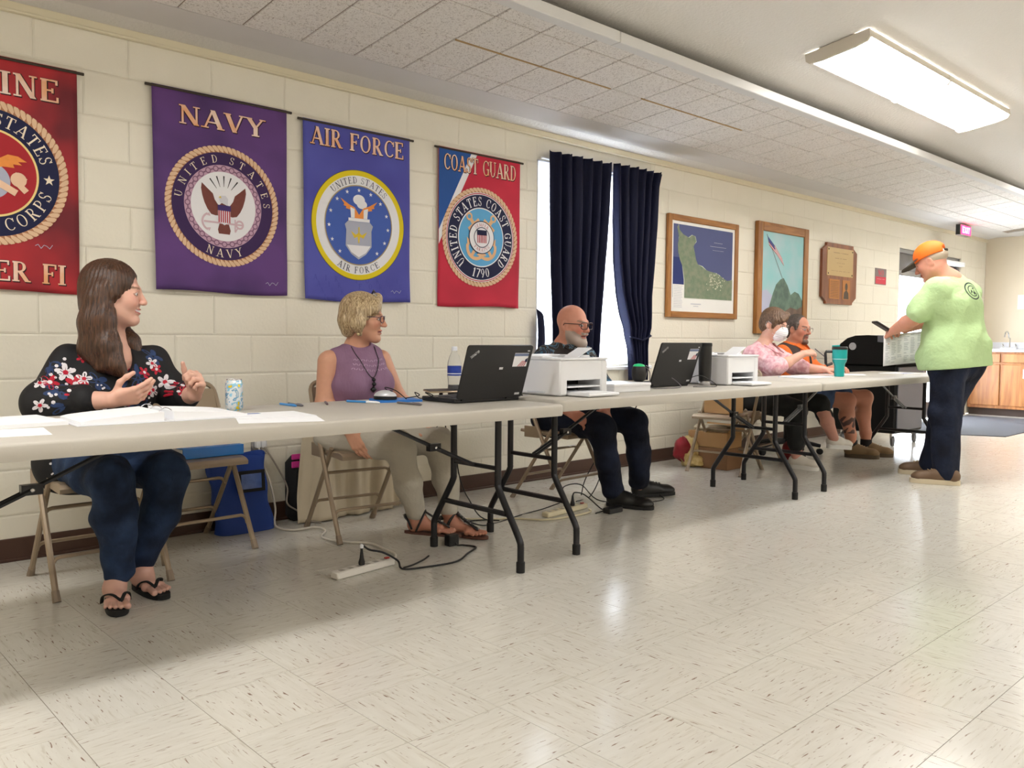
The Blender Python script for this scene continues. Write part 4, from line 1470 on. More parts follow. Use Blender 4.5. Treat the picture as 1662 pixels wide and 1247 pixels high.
# ---- navy
t, fn, W, H = banner(1.546, 2.260, 2.232, 1.236, cloth_mat('purple_banner_cloth', (98, 62, 128), (62, 40, 92), 2.6), 'purple navy banner with an eagle and anchor seal', 2)
title(t, fn, 'NAVY', .33, .092, .465)
CY = -.055
rope(t, fn, 0, CY, .305, .032, 1)
decal('ring', ringp(0, CY, .21, .273, 72), lay(fn, 1), mat('dark_purple_print', (58, 34, 84), .8, var=.1), t)
decal('ring_text', mv(circle_text('UNITED STATES', .222, .038, 90, 178, bold=.75, wscale=1.05) + circle_text('NAVY', .26, .042, 270, 52, True, bold=.75, wscale=1.1), 0, CY), lay(fn, 2), MATS['cream_print'], t)
decal('chain_ring', ringp(0, CY, .175, .21, 72), lay(fn, 1), M_PINKP, t)
ch = []
for i in range(28):
    a = 360 / 28 * i
    ch += mv(ringp(0, 0, .010, .0155, 12), .1925 * math.cos(R(a)), CY + .1925 * math.sin(R(a)))
    ch += line(.1925 * math.cos(R(a + 4)), CY + .1925 * math.sin(R(a + 4)), .1925 * math.cos(R(a + 9)), CY + .1925 * math.sin(R(a + 9)), .007)
decal('chain', ch, lay(fn, 2), mat('chain_print', (132, 96, 122), .8), t)
decal('seal_disc', disc(0, CY, .176, 60), lay(fn, 2), M_WHITEP, t)
rays = []
for q in range(5):
    a = 90 + (q - 2) * 17
    rays += line(.07 * math.cos(R(a)), CY + .03 + .07 * math.sin(R(a)), .135 * math.cos(R(a)), CY + .03 + .125 * math.sin(R(a)), .002, .007)
decal('ray', rays, lay(fn, 3), M_BLACKP, t)
wing = [(.02, -.01), (.05, .03), (.06, .06), (.085, .08), (.118, .108), (.122, .08), (.116, .045), (.105, .01), (.09, -.02), (.07, -.045), (.045, -.05), (.02, -.045)]
W2 = [[(u, v + CY) for u, v in wing], [(-u, v + CY) for u, v in wing][::-1]]
decal('eagle', W2 + [[(-.035, CY - .05), (.035, CY - .05), (.03, CY + .0), (.0, CY + .03), (-.03, CY + .0)]] + [[(-.035, CY - .12), (.035, CY - .12), (.025, CY - .085), (-.025, CY - .085)], [(-.03, CY - .14), (.03, CY - .14), (.035, CY - .12), (-.035, CY - .12)]], lay(fn, 3), M_BROWNP, t)
decal('eagle_head', [[(-.022, CY + .02), (.02, CY + .005), (.022, CY + .04), (.008, CY + .056), (-.014, CY + .054), (-.03, CY + .044)]], lay(fn, 4), mat('pale_grey_print2', (214, 214, 222), .8), t)
decal('beak', [[(-.03, CY + .044), (-.014, CY + .04), (-.02, CY + .052)]], lay(fn, 5), M_GOLDP, t)
decal('shield', [[(-.034, CY - .02), (-.034, CY - .075), (.0, CY - .095), (.034, CY - .075), (.034, CY - .02)]], lay(fn, 5), M_WHITEP, t)
decal('shield_stripe', sum([line(-.029 + .0116 * i, CY - .02, -.029 + .0116 * i, CY - .082, .006) for i in range(6)], []), lay(fn, 6), M_REDP, t)
decal('shield_chief', [[(-.036, CY + .006), (-.036, CY - .022), (.036, CY - .022), (.036, CY + .006)]], lay(fn, 6), mat('violet_chief_print', (66, 48, 110), .8), t)
an = line(-.11, CY - .085, .10, CY - .085, .009) + ringp(.085, CY - .085, .014, .024, 20) + ringp(-.075, CY - .085, .038, .048, 16, 110, 250)
an += line(-.088, CY - .045, -.075, CY - .055, .02, .002) + line(-.088, CY - .125, -.075, CY - .115, .02, .002) + line(.06, CY - .06, .06, CY - .125, .007) + line(.06, CY - .125, .075, CY - .10, .007)
decal('anchor', an, lay(fn, 4), mat('anchor_mauve_print', (214, 186, 196), .8), t)
sig(t, fn, .23, -.435)

# ---- air force
t, fn, W, H = banner(2.357, 3.076, 2.214, 1.220, cloth_mat('blue_banner_cloth', (84, 88, 178), (70, 70, 160), 2.4), 'blue air force banner with a yellow ringed seal', 3)
title(t, fn, 'AIR FORCE', .365, .098, .63)
CY = -.055
decal('outer_line', ringp(0, CY, .302, .315, 80), lay(fn, 1), mat('dark_yellow_print', (110, 96, 30), .8), t)
decal('yellow_ring', ringp(0, CY, .283, .312, 80), lay(fn, 2), M_YELLOWP, t)
decal('white_ring', ringp(0, CY, .226, .284, 80), lay(fn, 1), M_WHITEP, t)
decal('field', disc(0, CY, .228, 60), lay(fn, 2), M_AFBLUE, t)
decal('gold_line', ringp(0, CY, .223, .229, 80), lay(fn, 3), mat('dull_gold_print', (170, 150, 110), .8), t)
decal('ring_text', mv(circle_text('UNITED STATES', .238, .037, 90, 92, bold=.7) + circle_text('AIR FORCE', .275, .037, 270, 66, True, bold=.7), 0, CY), lay(fn, 3), M_NAVYP, t)
st = []
for i in range(13):
    a = 90 + (i - 6) * 23.5
    st += star(.200 * math.cos(R(a)), CY + .200 * math.sin(R(a)), .013)
decal('star', st, lay(fn, 3), M_WHITEP, t)
decal('cloud', disc(0, CY + .145, .04, 20, .03) + disc(.02, CY + .12, .035, 16, .025), lay(fn, 3), M_WHITEP, t)
wing = [(.0, .06), (.03, .10), (.07, .115), (.125, .145), (.10, .115), (.105, .105), (.085, .10), (.09, .09), (.06, .085), (.05, .06), (.025, .035), (.0, .03)]
decal('eagle', [[(u, v + CY) for u, v in wing], [(-u, v + CY) for u, v in wing][::-1]], lay(fn, 4), M_ORANGEP, t)
decal('eagle_leg', [[(-.055, CY + .04), (-.03, CY + .04), (-.03, CY + .09), (-.06, CY + .10)], [(.055, CY + .04), (.03, CY + .04), (.03, CY + .09), (.06, CY + .10)]], lay(fn, 5), M_WHITEP, t)
decal('wreath', line(-.072, CY + .03, .072, CY + .03, .018), lay(fn, 5), M_WHITEP, t)
shd = [(-.095, .0), (-.075, .02), (.075, .02), (.095, .0), (.085, -.03), (.088, -.12), (.05, -.165), (.0, -.195), (-.05, -.165), (-.088, -.12), (-.085, -.03)]
decal('shield', [[(u, v + CY) for u, v in shd][::-1]], lay(fn, 4), M_GREYP, t)
decal('shield_base', [[(-.08, CY - .115), (.08, CY - .115), (.05, CY - .155), (.0, CY - .182), (-.05, CY - .155)]], lay(fn, 5), M_WHITEP, t)
bolt = [(-.055, -.035), (-.02, -.055), (.0, -.04), (.02, -.055), (.055, -.035), (.03, -.075), (.01, -.065), (.0, -.105), (-.01, -.065), (-.03, -.075)]
decal('bolt', [[(u, v + CY) for u, v in bolt]] + line(0, CY - .01, 0, CY - .1, .008), lay(fn, 5), M_GOLDP, t)
sig(t, fn, .22, -.435)
ft_ = []
for rr in range(4):
    for q in range(9):
        ft_ += mv(text_polys('AIR FORCE'[q], .03), -.29 + .07 * q + .02 * rr, -.385 - .035 * rr)
decal('faint_print', ft_, lay(fn, 1), mat('faint_blue_print', (72, 76, 164), .8), t)

# ---- coast guard
t, fn, W, H = banner(3.300, 4.002, 2.211, 1.216, cloth_mat('crimson_banner_cloth', (206, 38, 66), (176, 30, 54), 2.4), 'red and blue coast guard banner beside the curtain', 4)
HB = H / 2 - .012
decal('blue_field', [[(-W / 2 + .002, HB), (-W / 2 + .002, -.02), (-.085, HB)]], lay(fn, 1), mat('royal_blue_print', (34, 84, 158), .8, var=.15, vscale=4), t)
decal('white_slash', [[(-.085, HB), (-W / 2 + .002, -.02), (-W / 2 + .002, -.11), (-.035, HB)]], lay(fn, 1), M_WHITEP, t)
title(t, fn, 'COAST GUARD', .36, .10, .63, 2)
CY = -.045
rope(t, fn, 0, CY, .322, .030, 2, 64)
decal('white_ring', ringp(0, CY, .276, .293, 80), lay(fn, 2), M_WHITEP, t)
decal('red_line', ringp(0, CY, .282, .288, 80), lay(fn, 3), M_REDP, t)
decal('navy_ring', ringp(0, CY, .19, .278, 80), lay(fn, 2), M_NAVYP, t)
decal('inner_line', ringp(0, CY, .187, .194, 80), lay(fn, 3), M_WHITEP, t)
decal('field', disc(0, CY, .19, 60), lay(fn, 2), M_SKYP, t)
decal('ring_text', mv(circle_text('UNITED STATES COAST GUARD', .205, .060, 90, 282, bold=.95, wscale=.82) + circle_text('1790', .262, .058, 270, 36, True, bold=.95), 0, CY), lay(fn, 3), M_WHITEP, t)
an = []
for s in (-1, 1):
    rot = s * 38
    a1 = line(0, .06, 0, .15, .026) + line(-.055, .10, .055, .10, .03) + ringp(0, .165, .014, .026, 18)
    a2 = line(0, -.16, 0, -.06, .022) + ringp(0, -.08, .062, .084, 18, 200, 340) + [[(-.10, -.07), (-.06, -.12), (-.052, -.075)], [(.10, -.07), (.052, -.075), (.06, -.12)]]
    an += mv(a1, 0, CY, rot=rot) + mv(a2, 0, CY, rot=rot * .9)
decal('anchor', an, lay(fn, 4), mat('tan_anchor_print', (226, 182, 138), .8, var=.1), t)
decal('badge', disc(0, CY, .108, 48), lay(fn, 5), M_NAVYP, t)
decal('badge_ring', disc(0, CY, .102, 48), lay(fn, 6), M_WHITEP, t)
decal('badge_text', mv(circle_text('SEMPER', .072, .022, 90, 88, bold=.7) + circle_text('PARATUS', .092, .022, 270, 96, True, bold=.7), 0, CY), lay(fn, 7), M_REDP, t)
decal('badge_line', ringp(0, CY, .062, .067, 40), lay(fn, 7), M_NAVYP, t)
decal('shield', [[(-.04, CY + .045), (-.04, CY - .025), (.0, CY - .05), (.04, CY - .025), (.04, CY + .045)]], lay(fn, 7), M_WHITEP, t)
decal('shield_stripe', sum([line(-.034 + .0136 * i, CY + .015, -.034 + .0136 * i, CY - .036, .007) for i in range(6)], []), lay(fn, 8), M_REDP, t)
decal('shield_chief', [[(-.041, CY + .048), (-.041, CY + .014), (.041, CY + .014), (.041, CY + .048)]], lay(fn, 8), M_NAVYP, t)

# ---- curtains
m, n, l, b = newmat('navy_slub_curtain')
tc = n.new('ShaderNodeTexCoord'); mp = n.new('ShaderNodeMapping'); mp.inputs['Scale'].default_value = (60, 60, 6); l.new(tc.outputs['Object'], mp.inputs['Vector'])
tn = n.new('ShaderNodeTexNoise'); tn.inputs['Scale'].default_value = 3; tn.inputs['Detail'].default_value = 4; l.new(mp.outputs['Vector'], tn.inputs['Vector'])
r = n.new('ShaderNodeValToRGB'); r.color_ramp.elements[0].color = (*lin((4, 7, 30)), 1); r.color_ramp.elements[1].color = (*lin((11, 18, 54)), 1)
l.new(tn.outputs['Fac'], r.inputs['Fac']); l.new(r.outputs['Color'], b.inputs['Base Color'])
bp = n.new('ShaderNodeBump'); bp.inputs['Strength'].default_value = .3; bp.inputs['Distance'].default_value = .003
l.new(tn.outputs['Fac'], bp.inputs['Height']); l.new(bp.outputs['Normal'], b.inputs['Normal']); b.inputs['Roughness'].default_value = .7
b.inputs['Specular IOR Level'].default_value = .25
M_CURT = m


def curtain(rows, npl, label, seed, tail=None):
    """rows: (z, x_left, x_right, depth of the folds) from the top down."""
    t = wempty('curtain', ((rows[0][1] + rows[0][2]) / 2, -.08, rows[-1][0]), label, 'curtain', 'navy curtains')
    zs_ = [q[0] for q in rows]

    def fn(u, v):
        z = zs_[0] + (zs_[-1] - zs_[0]) * v
        for a, b_ in zip(rows[:-1], rows[1:]):
            if b_[0] <= z <= a[0]:
                break
        f = (a[0] - z) / (a[0] - b_[0])
        f = f * f * (3 - 2 * f) if len(rows) < 4 else f
        xl, xr, d = [a[i] + (b_[i] - a[i]) * f for i in (1, 2, 3)]
        ph = u * npl * 2 * math.pi + seed + .5 * math.sin(v * 3 + u * 5 + seed)
        uu = u + .018 * math.sin(ph * 1.0 + 1.2) * (1 - abs(2 * u - 1))
        zz = z + (0.012 * max(0, math.cos(u * npl * 2 * math.pi + seed)) if v < .001 else 0)
        return (xl + (xr - xl) * uu, -.085 + d * math.sin(ph) + .006 * math.sin(ph * 2.3 + v * 4), zz)
    mb = MB().grid(fn, npl * 14, 60)
    o = mb.build('curtain_cloth', M_CURT, t, smooth=True, fix=False)
    s = o.modifiers.new('thickness', 'SOLIDIFY'); s.thickness = .003
    if tail:
        tail(t)
    return t


curtain([(2.312, 4.24, 4.875, .020), (2.20, 4.245, 4.868, .024), (1.9, 4.25, 4.85, .028), (1.5, 4.26, 4.81, .03), (1.1, 4.285, 4.775, .03), (.80, 4.29, 4.755, .03), (.70, 4.29, 4.75, .03)], 6,
        'navy curtain hanging straight behind the bald man', .4,
        lambda t: MB().grid(lambda u, v: (4.14 + .075 * u + .02 * math.sin(v * 3), -.05 - .02 * math.sin(u * 3.14), .82 + .40 * v - .06 * u * v), 6, 10).build('gathered_edge', M_CURT, t, smooth=True))


def tieback(t):
    MB().tube([(5.09, -.12, 1.03), (5.2, -.155, 1.0), (5.34, -.12, 1.035), (5.40, -.02, 1.08)], .012, 8, flat=(1, .6)).build('tie_band', M_CURT, t, smooth=True)


curtain([(2.325, 4.915, 5.515, .020), (2.22, 4.915, 5.485, .024), (1.9, 4.925, 5.465, .028), (1.6, 4.945, 5.43, .03), (1.35, 4.99, 5.385, .035), (1.2, 5.04, 5.375, .04), (1.10, 5.085, 5.372, .035), (1.02, 5.10, 5.345, .03), (.95, 5.13, 5.33, .03), (.78, 5.155, 5.335, .03), (.69, 5.16, 5.33, .03)], 6,
        'navy curtain drawn to the right and tied back', 2.0, tieback)
tag(MB().tube([(4.20, -.030, 2.27), (5.50, -.030, 2.27)], .008, 8).build('curtain_rod', M_WHITEPAINT, None, smooth='auto'), 'white rod carrying the two navy curtains above the window', 'rod')

# ---- framed pictures
M_FRAME = wood('oak_frame', (172, 116, 52), (140, 88, 36), .45, 'Z', 20)
M_FRAMEH = wood('oak_frame_rail', (172, 116, 52), (140, 88, 36), .45, 'X', 20)
M_MATBOARD = mat('white_mount', (236, 236, 232), .8, var=.02)


def frame(name, x0, x1, z0, z1, w, label, cat, d=.035):
    t = wempty(name, ((x0 + x1) / 2, -.02, z0), label, cat)
    for xa, xb, za, zb, mm in ((x0, x0 + w, z0, z1, M_FRAME), (x1 - w, x1, z0, z1, M_FRAME), (x0 + w, x1 - w, z0, z0 + w, M_FRAMEH), (x0 + w, x1 - w, z1 - w, z1, M_FRAMEH)):
        MB().box(xa, xb, -d, -.002, za, zb, .005).build('frame_rail', mm, t)
    MB().box(x0 + w, x1 - w, -d + .014, -.004, z0 + w, z1 - w).build('mount', M_MATBOARD, t)
    cx, cz = (x0 + x1) / 2, (z0 + z1) / 2
    fn = lambda u, v, k=1: (x0 + w + u * (x1 - x0 - 2 * w), -d + .014 - .0006 * k, z0 + w + v * (z1 - z0 - 2 * w))
    return t, fn


t, fn = frame('framed_map', 5.675, 6.72, 1.195, 2.045, .05, 'oak framed aerial map of a green coast with blue sea', 'map')
D = lambda nm, ps, k, mm: decal(nm, ps, lambda u, v: fn(u, v, k), mm, t)
D('sea', [[(.03, .155), (.965, .155), (.965, .965), (.03, .965)]], 1, mat('slate_blue_print', (76, 84, 128), .7, var=.06, vscale=3))
D('deep_sea', [[(.03, .30), (.20, .30), (.18, .60), (.03, .60)]], 2, mat('deep_blue_print', (28, 46, 110), .7, var=.08))
land = [(.08, .93), (.10, .96), (.12, .90), (.17, .86), (.26, .83), (.30, .86), (.35, .86), (.37, .80), (.33, .74), (.355, .66), (.37, .60), (.40, .545), (.47, .52), (.53, .49), (.60, .475), (.68, .465), (.76, .44), (.82, .41), (.88, .385), (.965, .40), (.965, .155), (.20, .155), (.20, .36), (.17, .50), (.13, .57), (.10, .66), (.095, .75), (.11, .82)]
D('shore', [[(u + .008 * math.cos(i), v + .008 * math.sin(i * 1.7)) for i, (u, v) in enumerate(land)][::-1]], 3, mat('pale_shore_print', (206, 212, 196), .7))
D('land', [land[::-1]], 4, mat('land_green_print', (136, 144, 120), .7, var=.06, vscale=26, rgb2=(106, 124, 100)))
sp_ = []
for i in range(60):
    a, q = random.gauss(.70, .07), random.gauss(.36, .05)
    sp_ += mv([[(-.008, -.004), (.008, -.006), (.006, .006), (-.006, .005)]], a, q, rot=random.uniform(0, 90))
D('town_speckle', sp_, 5, mat('speckle_print', (205, 205, 180), .7))
D('legend', [[(.03, .03), (.20, .03), (.20, .30), (.03, .30)]], 5, M_MATBOARD)
D('legend_lines', sum([line(.045, .05 + .018 * i, .18 - .03 * random.random(), .05 + .018 * i, .006) for i in range(14)], []), 6, M_PRINT)
D('map_title', mv(text_polys('----------', .03, .14), .72, .80) + mv(text_polys('-----------------', .03, .26), .72, .755) + mv(text_polys('----------', .022, .18), .72, .715), 6, M_WHITEP)
D('caption', line(.30, .09, .46, .09, .012) + line(.34, .065, .42, .065, .008), 6, M_PRINT)

t, fn = frame('framed_painting', 7.035, 7.985, 1.07, 2.117, .085, 'oak framed painting with a teal sky behind the masked woman', 'painting', .045)
D('sky', [[(0, 0), (1, 0), (1, 1), (0, 1)]], 1, mat('teal_sky_paint', (150, 208, 212), .6, var=.04, vscale=4, rgb2=(168, 200, 206)))
D('haze', [[(0, .0), (.4, .0), (.3, .3), (.12, .38), (0, .36)]], 2, mat('lilac_haze_paint', (186, 190, 214), .6, var=.08, vscale=6))
D('hill', [[(.12, .0), (1, .0), (1, .28), (.9, .36), (.8, .38), (.7, .34), (.62, .44), (.52, .52), (.44, .50), (.34, .44), (.27, .34), (.2, .22)]], 3, mat('green_hill_paint', (112, 142, 124), .6, var=.1, vscale=12, rgb2=(74, 98, 88)))
D('rocks', [[(0, 0), (1, 0), (1, .22), (.86, .18), (.7, .2), (.55, .15), (.4, .18), (.2, .12), (.08, .15), (0, .12)]], 4, mat('brown_rock_paint', (128, 104, 88), .6, var=.2, vscale=16, rgb2=(90, 72, 62)))
D('flag_pole', line(.10, .97, .50, .50, .010), 4, mat('grey_paint', (120, 128, 132), .6))
fl = lambda a, b_: (.11 + .36 * a + .05 * b_, .955 - .22 * a - .10 * b_ * (1 - .2 * a) - .012 * math.sin(a * 9))
D('flag_stripe', [[fl(.0, i / 7), fl(.5, i / 7), fl(1, i / 7), fl(1, (i + 1) / 7), fl(.5, (i + 1) / 7), fl(0, (i + 1) / 7)] for i in range(0, 7, 2)], 5, M_REDP)
D('flag_stripe', [[fl(.0, i / 7), fl(.5, i / 7), fl(1, i / 7), fl(1, (i + 1) / 7), fl(.5, (i + 1) / 7), fl(0, (i + 1) / 7)] for i in range(1, 7, 2)], 5, M_WHITEP)
D('flag_canton', [[fl(0, 0), fl(.45, 0), fl(.45, .6), fl(0, .6)]], 6, mat('flag_blue_paint', (62, 74, 136), .6))

# ---- plaque
t = wempty('memorial_plaque', (8.70, -.01, 1.395), 'wooden memorial plaque with cut corners and a brass plate', 'plaque')
M_WAL = wood('walnut_plaque', (150, 88, 48), (118, 64, 34), .35, 'Z', 12)
oct_ = [(8.40, 1.395), (8.995, 1.395), (9.0, 1.42), (9.085, 1.47), (9.085, 1.955), (9.0, 2.0), (8.995, 2.03), (8.40, 2.03), (8.395, 2.0), (8.305, 1.955), (8.305, 1.47), (8.395, 1.42)]
MB().prism([(u, v) for u, v in oct_], -.03, -.002, lambda u, v, h: (u, h, v)).build('plaque_board', M_WAL, t)
M_BRASS = mat('brushed_brass', (186, 160, 112), .4, .35, var=.06)
MB().box(8.40, 8.99, -.034, -.03, 1.69, 1.985, .0015).build('brass_plate', M_BRASS, t)
M_ENGR = mat('dark_engraving', (70, 56, 42), .6)
pl = lambda u, v: (u, -.0346, v)
decal('plate_lettering', mv(text_polys('-------- - --------', .034, .33, bold=1.5), 8.70, 1.92) + mv(text_polys('----- -- -----', .026, .26, bold=1.5), 8.70, 1.865) + mv(text_polys('-- -- ----', .02, .18, bold=1.4), 8.70, 1.82)
      + mv(text_polys('----', .02, .08, bold=1.4), 8.70, 1.785) + mv(text_polys('---- - --- ----- ---- - ---', .02, .42, bold=1.4), 8.70, 1.735), pl, M_ENGR, t)
MB().box(8.46, 8.69, -.033, -.03, 1.45, 1.655, .001).build('text_plate', mat('amber_brass', (176, 112, 44), .4, .4, var=.1), t)
decal('text_plate_lines', sum([line(8.48, 1.47 + .016 * i, 8.67, 1.47 + .016 * i, .004) for i in range(11)], []), lambda u, v: (u, -.0336, v), M_ENGR, t)
MB().box(8.76, 8.93, -.033, -.03, 1.45, 1.655, .001).build('portrait_plate', MATS['amber_brass'], t)
decal('portrait', disc(8.845, 1.585, .03, 20, .04) + [[(8.785, 1.455), (8.905, 1.455), (8.895, 1.52), (8.86, 1.545), (8.83, 1.545), (8.795, 1.52)]], lambda u, v: (u, -.0337, v), M_ENGR, t)
for x in (8.425, 8.965):
    for z in (1.712, 1.962):
        MB().lathe([(.008, 0), (.008, .003), (.004, .006)], n=8, M=Matrix.Translation((x, -.034, z)) @ Matrix.Rotation(R(90), 4, 'X')).build('screw', M_ENGR, t)

# ---- small NO sign
t = wempty('wall_sign', (9.75, -.003, 1.655), 'small red and grey wall sign reading NO beside the glass door', 'sign')
MB().box(9.61, 9.90, -.006, -.001, 1.655, 1.84, .001).build('sign_plate', mat('grey_sign_plate', (126, 112, 112), .5), t)
sg = lambda u, v: (u, -.0068, v)
decal('red_band', [[(9.62, 1.662), (9.89, 1.662), (9.89, 1.745), (9.62, 1.745)]], sg, mat('sign_red', (206, 42, 66), .5), t)
decal('sign_lettering', mv(text_polys('NO', .065, .15, bold=1.3, serif=False), 9.755, 1.757), sg, MATS['sign_red'], t)
decal('red_band_lettering', mv(text_polys('------- ----', .02, .2, bold=1.4), 9.755, 1.71), lambda u, v: (u, -.0074, v), M_WHITEP, t)

# ---- exit sign hanging under the soffit
t = wempty('exit_sign', (11.35, -.30, 2.30), 'glowing red EXIT sign hanging under the soffit near the corner', 'sign')
MB().box(11.20, 11.56, -.345, -.285, 2.325, 2.46, .004).build('sign_box', mat('sign_box_grey', (150, 140, 138), .4), t)
MB().box(11.36, 11.40, -.335, -.295, 2.455, 2.4775).build('sign_stem', MATS['sign_box_grey'], t)
m = mat('sign_glow', (255, 40, 90), .4, var=0, emit=1.6)
MB().box(11.215, 11.545, -.3475, -.345, 2.338, 2.448).build('sign_face', m, t)
decal('sign_lettering', mv(text_polys('EXIT', .075, .25, bold=1.2, serif=False), 11.38, 2.356), lambda u, v: (u, -.349, v), mat('sign_letter_glow', (255, 150, 165), .4, var=0, emit=2.0), t)
MB().box(11.195, 11.20, -.338, -.292, 2.332, 2.453).build('dark_end', M_BLKPL, t)

# =================================================================== ELECTRONICS AND BAGS
M_LAP = mat('matt_black_laptop', (26, 26, 29), .45, var=.05, bump=.03, bscale=800)
M_KEY = mat('black_keys', (36, 36, 40), .5)
M_SCR = mat('laptop_screen', (120, 140, 170), .2, var=.1, vscale=12, emit=.6)


def laptop(x0, yh, z, w, label, lean=.085):
    D_, Hh = .245, .25
    t = wempty('laptop', (x0 + w / 2, yh, z), label, 'laptop', 'black laptops')
    base = MB().box(x0, x0 + w, yh + .004, yh + D_, z + .002, z + .022, .004).build('laptop_base', M_LAP, t)
    kb = MB()
    for r_ in range(5):
        for c_ in range(13):
            xa = x0 + .03 + c_ * (w - .06) / 13
            ya = yh + .055 + r_ * .022
            kb.box(xa, xa + .021, ya, ya + .018, z + .022, z + .0245)
    tag(kb.build('keyboard', M_KEY, base), kind='stuff')
    MB().box(x0 + w / 2 - .05, x0 + w / 2 + .05, yh + .18, yh + .235, z + .0218, z + .0228).build('touch_pad', M_KEY, base)
    a = math.atan2(lean, Hh)
    Ml = Matrix.Translation((x0, yh, z + .02)) @ Matrix.Rotation(a, 4, 'X')
    lid = MB().prism(rrect(0, w, 0, Hh, .012, 3), -.010, 0, lambda u, v, h: tuple(Ml @ Vector((u, h, v)))).build('laptop_lid', M_LAP, t, smooth='auto')
    MB().box(.012, w - .012, .0002, .0012, .014, Hh - .012, M=Ml).build('screen', M_SCR, lid)
    for q in (.06, w - .06):
        MB().tube([(x0 + q - .03, yh, z + .018), (x0 + q + .03, yh, z + .018)], .008, 8).build('hinge', M_LAP, t, smooth='auto')
    f = lambda k: (lambda u, v: tuple(Ml @ Vector((u, -.010 - .0004 * k, v))))
    decal('lid_lettering', mv(text_polys('ThinkPad', .014, .052, serif=False), .048, Hh - .045, rot=38), f(1), M_STEEL, lid)
    decal('sticker', [[(w - .105, Hh - .10), (w - .018, Hh - .10), (w - .018, Hh - .035), (w - .105, Hh - .035)]], f(1), M_WHITEP, lid)
    decal('sticker_band', [[(w - .105, Hh - .05), (w - .018, Hh - .05), (w - .018, Hh - .037), (w - .105, Hh - .037)]], f(2), mat('sticker_blue', (110, 124, 160), .6, var=.3, vscale=90), lid)
    decal('sticker_flag', [[(w - .075 + .012 * i, Hh - .099), (w - .069 + .012 * i, Hh - .099), (w - .045 + .008 * i, Hh - .072), (w - .050 + .008 * i, Hh - .072)] for i in range(4)], f(2), M_REDP, lid)
    decal('sticker_canton', [[(w - .034, Hh - .078), (w - .020, Hh - .078), (w - .020, Hh - .058), (w - .034, Hh - .066)]], f(3), M_NAVYP, lid)
    for x_, z_, a_, b_ in ((w * .53, Hh * .55, .022, .011), (w - .05, .012, .03, .010), (w - .03, Hh - .028, .014, .006)):
        decal('asset_tag', [[(x_, z_), (x_ + a_, z_), (x_ + a_, z_ + b_), (x_, z_ + b_)]], f(1), mat('tag_silver', (210, 212, 214), .4), lid)
    return t


laptop(2.315, -1.405, Z1, .385, 'open black laptop next to the soda bottle, sticker on its lid')
laptop(3.805, -1.30, Z2, .385, 'open black laptop between the handheld scanner and the second printer')

M_PRN = mat('white_printer_plastic', (232, 233, 236), .4, var=.015)
M_PRNS = mat('pale_grey_printer_plastic', (208, 212, 218), .4, var=.02)
M_SLOT = mat('printer_slot_dark', (30, 30, 34), .6)


def printer(x0, yf, z, label):
    w, d, h = .345, .37, .185
    t = wempty('laser_printer', (x0 + w / 2, yf + d / 2, z), label, 'printer', 'white laser printers')
    mb = MB()
    # body with an open slot at the front: left cheek, right cheek, upper front, back block
    mb.box(x0, x0 + .055, yf, yf + d, z + .004, z + h - .012, .008)
    mb.box(x0 + w - .05, x0 + w, yf, yf + d, z + .004, z + h - .012, .008)
    mb.box(x0 + .04, x0 + w - .04, yf + .004, yf + d, z + .075, z + h - .012, .004)
    mb.box(x0 + .04, x0 + w - .04, yf + .16, yf + d, z + .004, z + .09)
    mb.build('printer_body', M_PRN, t, smooth='auto')
    mb = MB().box(x0 - .001, x0 + w + .001, yf - .004, yf + .13, z + h - .013, z + h - .002, .004)
    mb.box(x0 - .001, x0 + .075, yf + .12, yf + d, z + h - .013, z + h + .008, .004)
    mb.box(x0 + w - .07, x0 + w + .001, yf + .12, yf + d, z + h - .013, z + h + .008, .004)
    mb.box(x0 + .07, x0 + w - .065, yf + .28, yf + d, z + h - .013, z + h + .010, .004)
    mb.build('top_cover', M_PRN, t, smooth='auto')
    MB().box(x0 + .073, x0 + w - .068, yf + .125, yf + .285, z + h - .012, z + h - .009).build('output_recess', M_SLOT, t)
    MB().box(x0 + .045, x0 + w - .045, yf + .015, yf + .16, z + .012, z + .016).build('slot_floor', M_SLOT, t)
    MB().box(x0 + .045, x0 + w - .045, yf + .155, yf + .158, z + .012, z + .075).build('slot_back', M_SLOT, t)
    MB().box(x0 + .058, x0 + w - .055, yf + .002, yf + .14, z + .040, z + .047, .002).build('paper_guide', M_PRN, t)
    MB().box(x0 + .06, x0 + w - .06, yf - .13, yf + .10, z + .004, z + .018, .004).build('input_tray', M_PRN, t)
    MB().box(x0 + .075, x0 + w - .075, yf - .12, yf + .12, z + .0185, z + .0205).build('paper_in_tray', M_PAPER, t)
    Mf = Matrix.Translation((x0 + .19, yf + .10, z + h + .002)) @ Matrix.Rotation(R(-24), 4, 'Y')
    MB().box(-.04, .10, -.05, .045, .0, .005, .002, M=Mf).build('output_flap', M_PRN, t)
    MB().box(x0 + .075, x0 + .13, yf + .11, yf + .25, z + h - .009, z + h - .006).build('output_lever', M_PRNS, t)
    MB().box(x0 - .003, x0 + .001, yf + .10, yf + .22, z + .012, z + .022, .001).build('side_grip', M_PRNS, t)
    return t


printer(2.875, -1.495, Z2, 'white laser printer with open paper slot in front of the bald man')
printer(4.375, -1.445, Z2, 'white laser printer with open paper slot beside the masked woman')

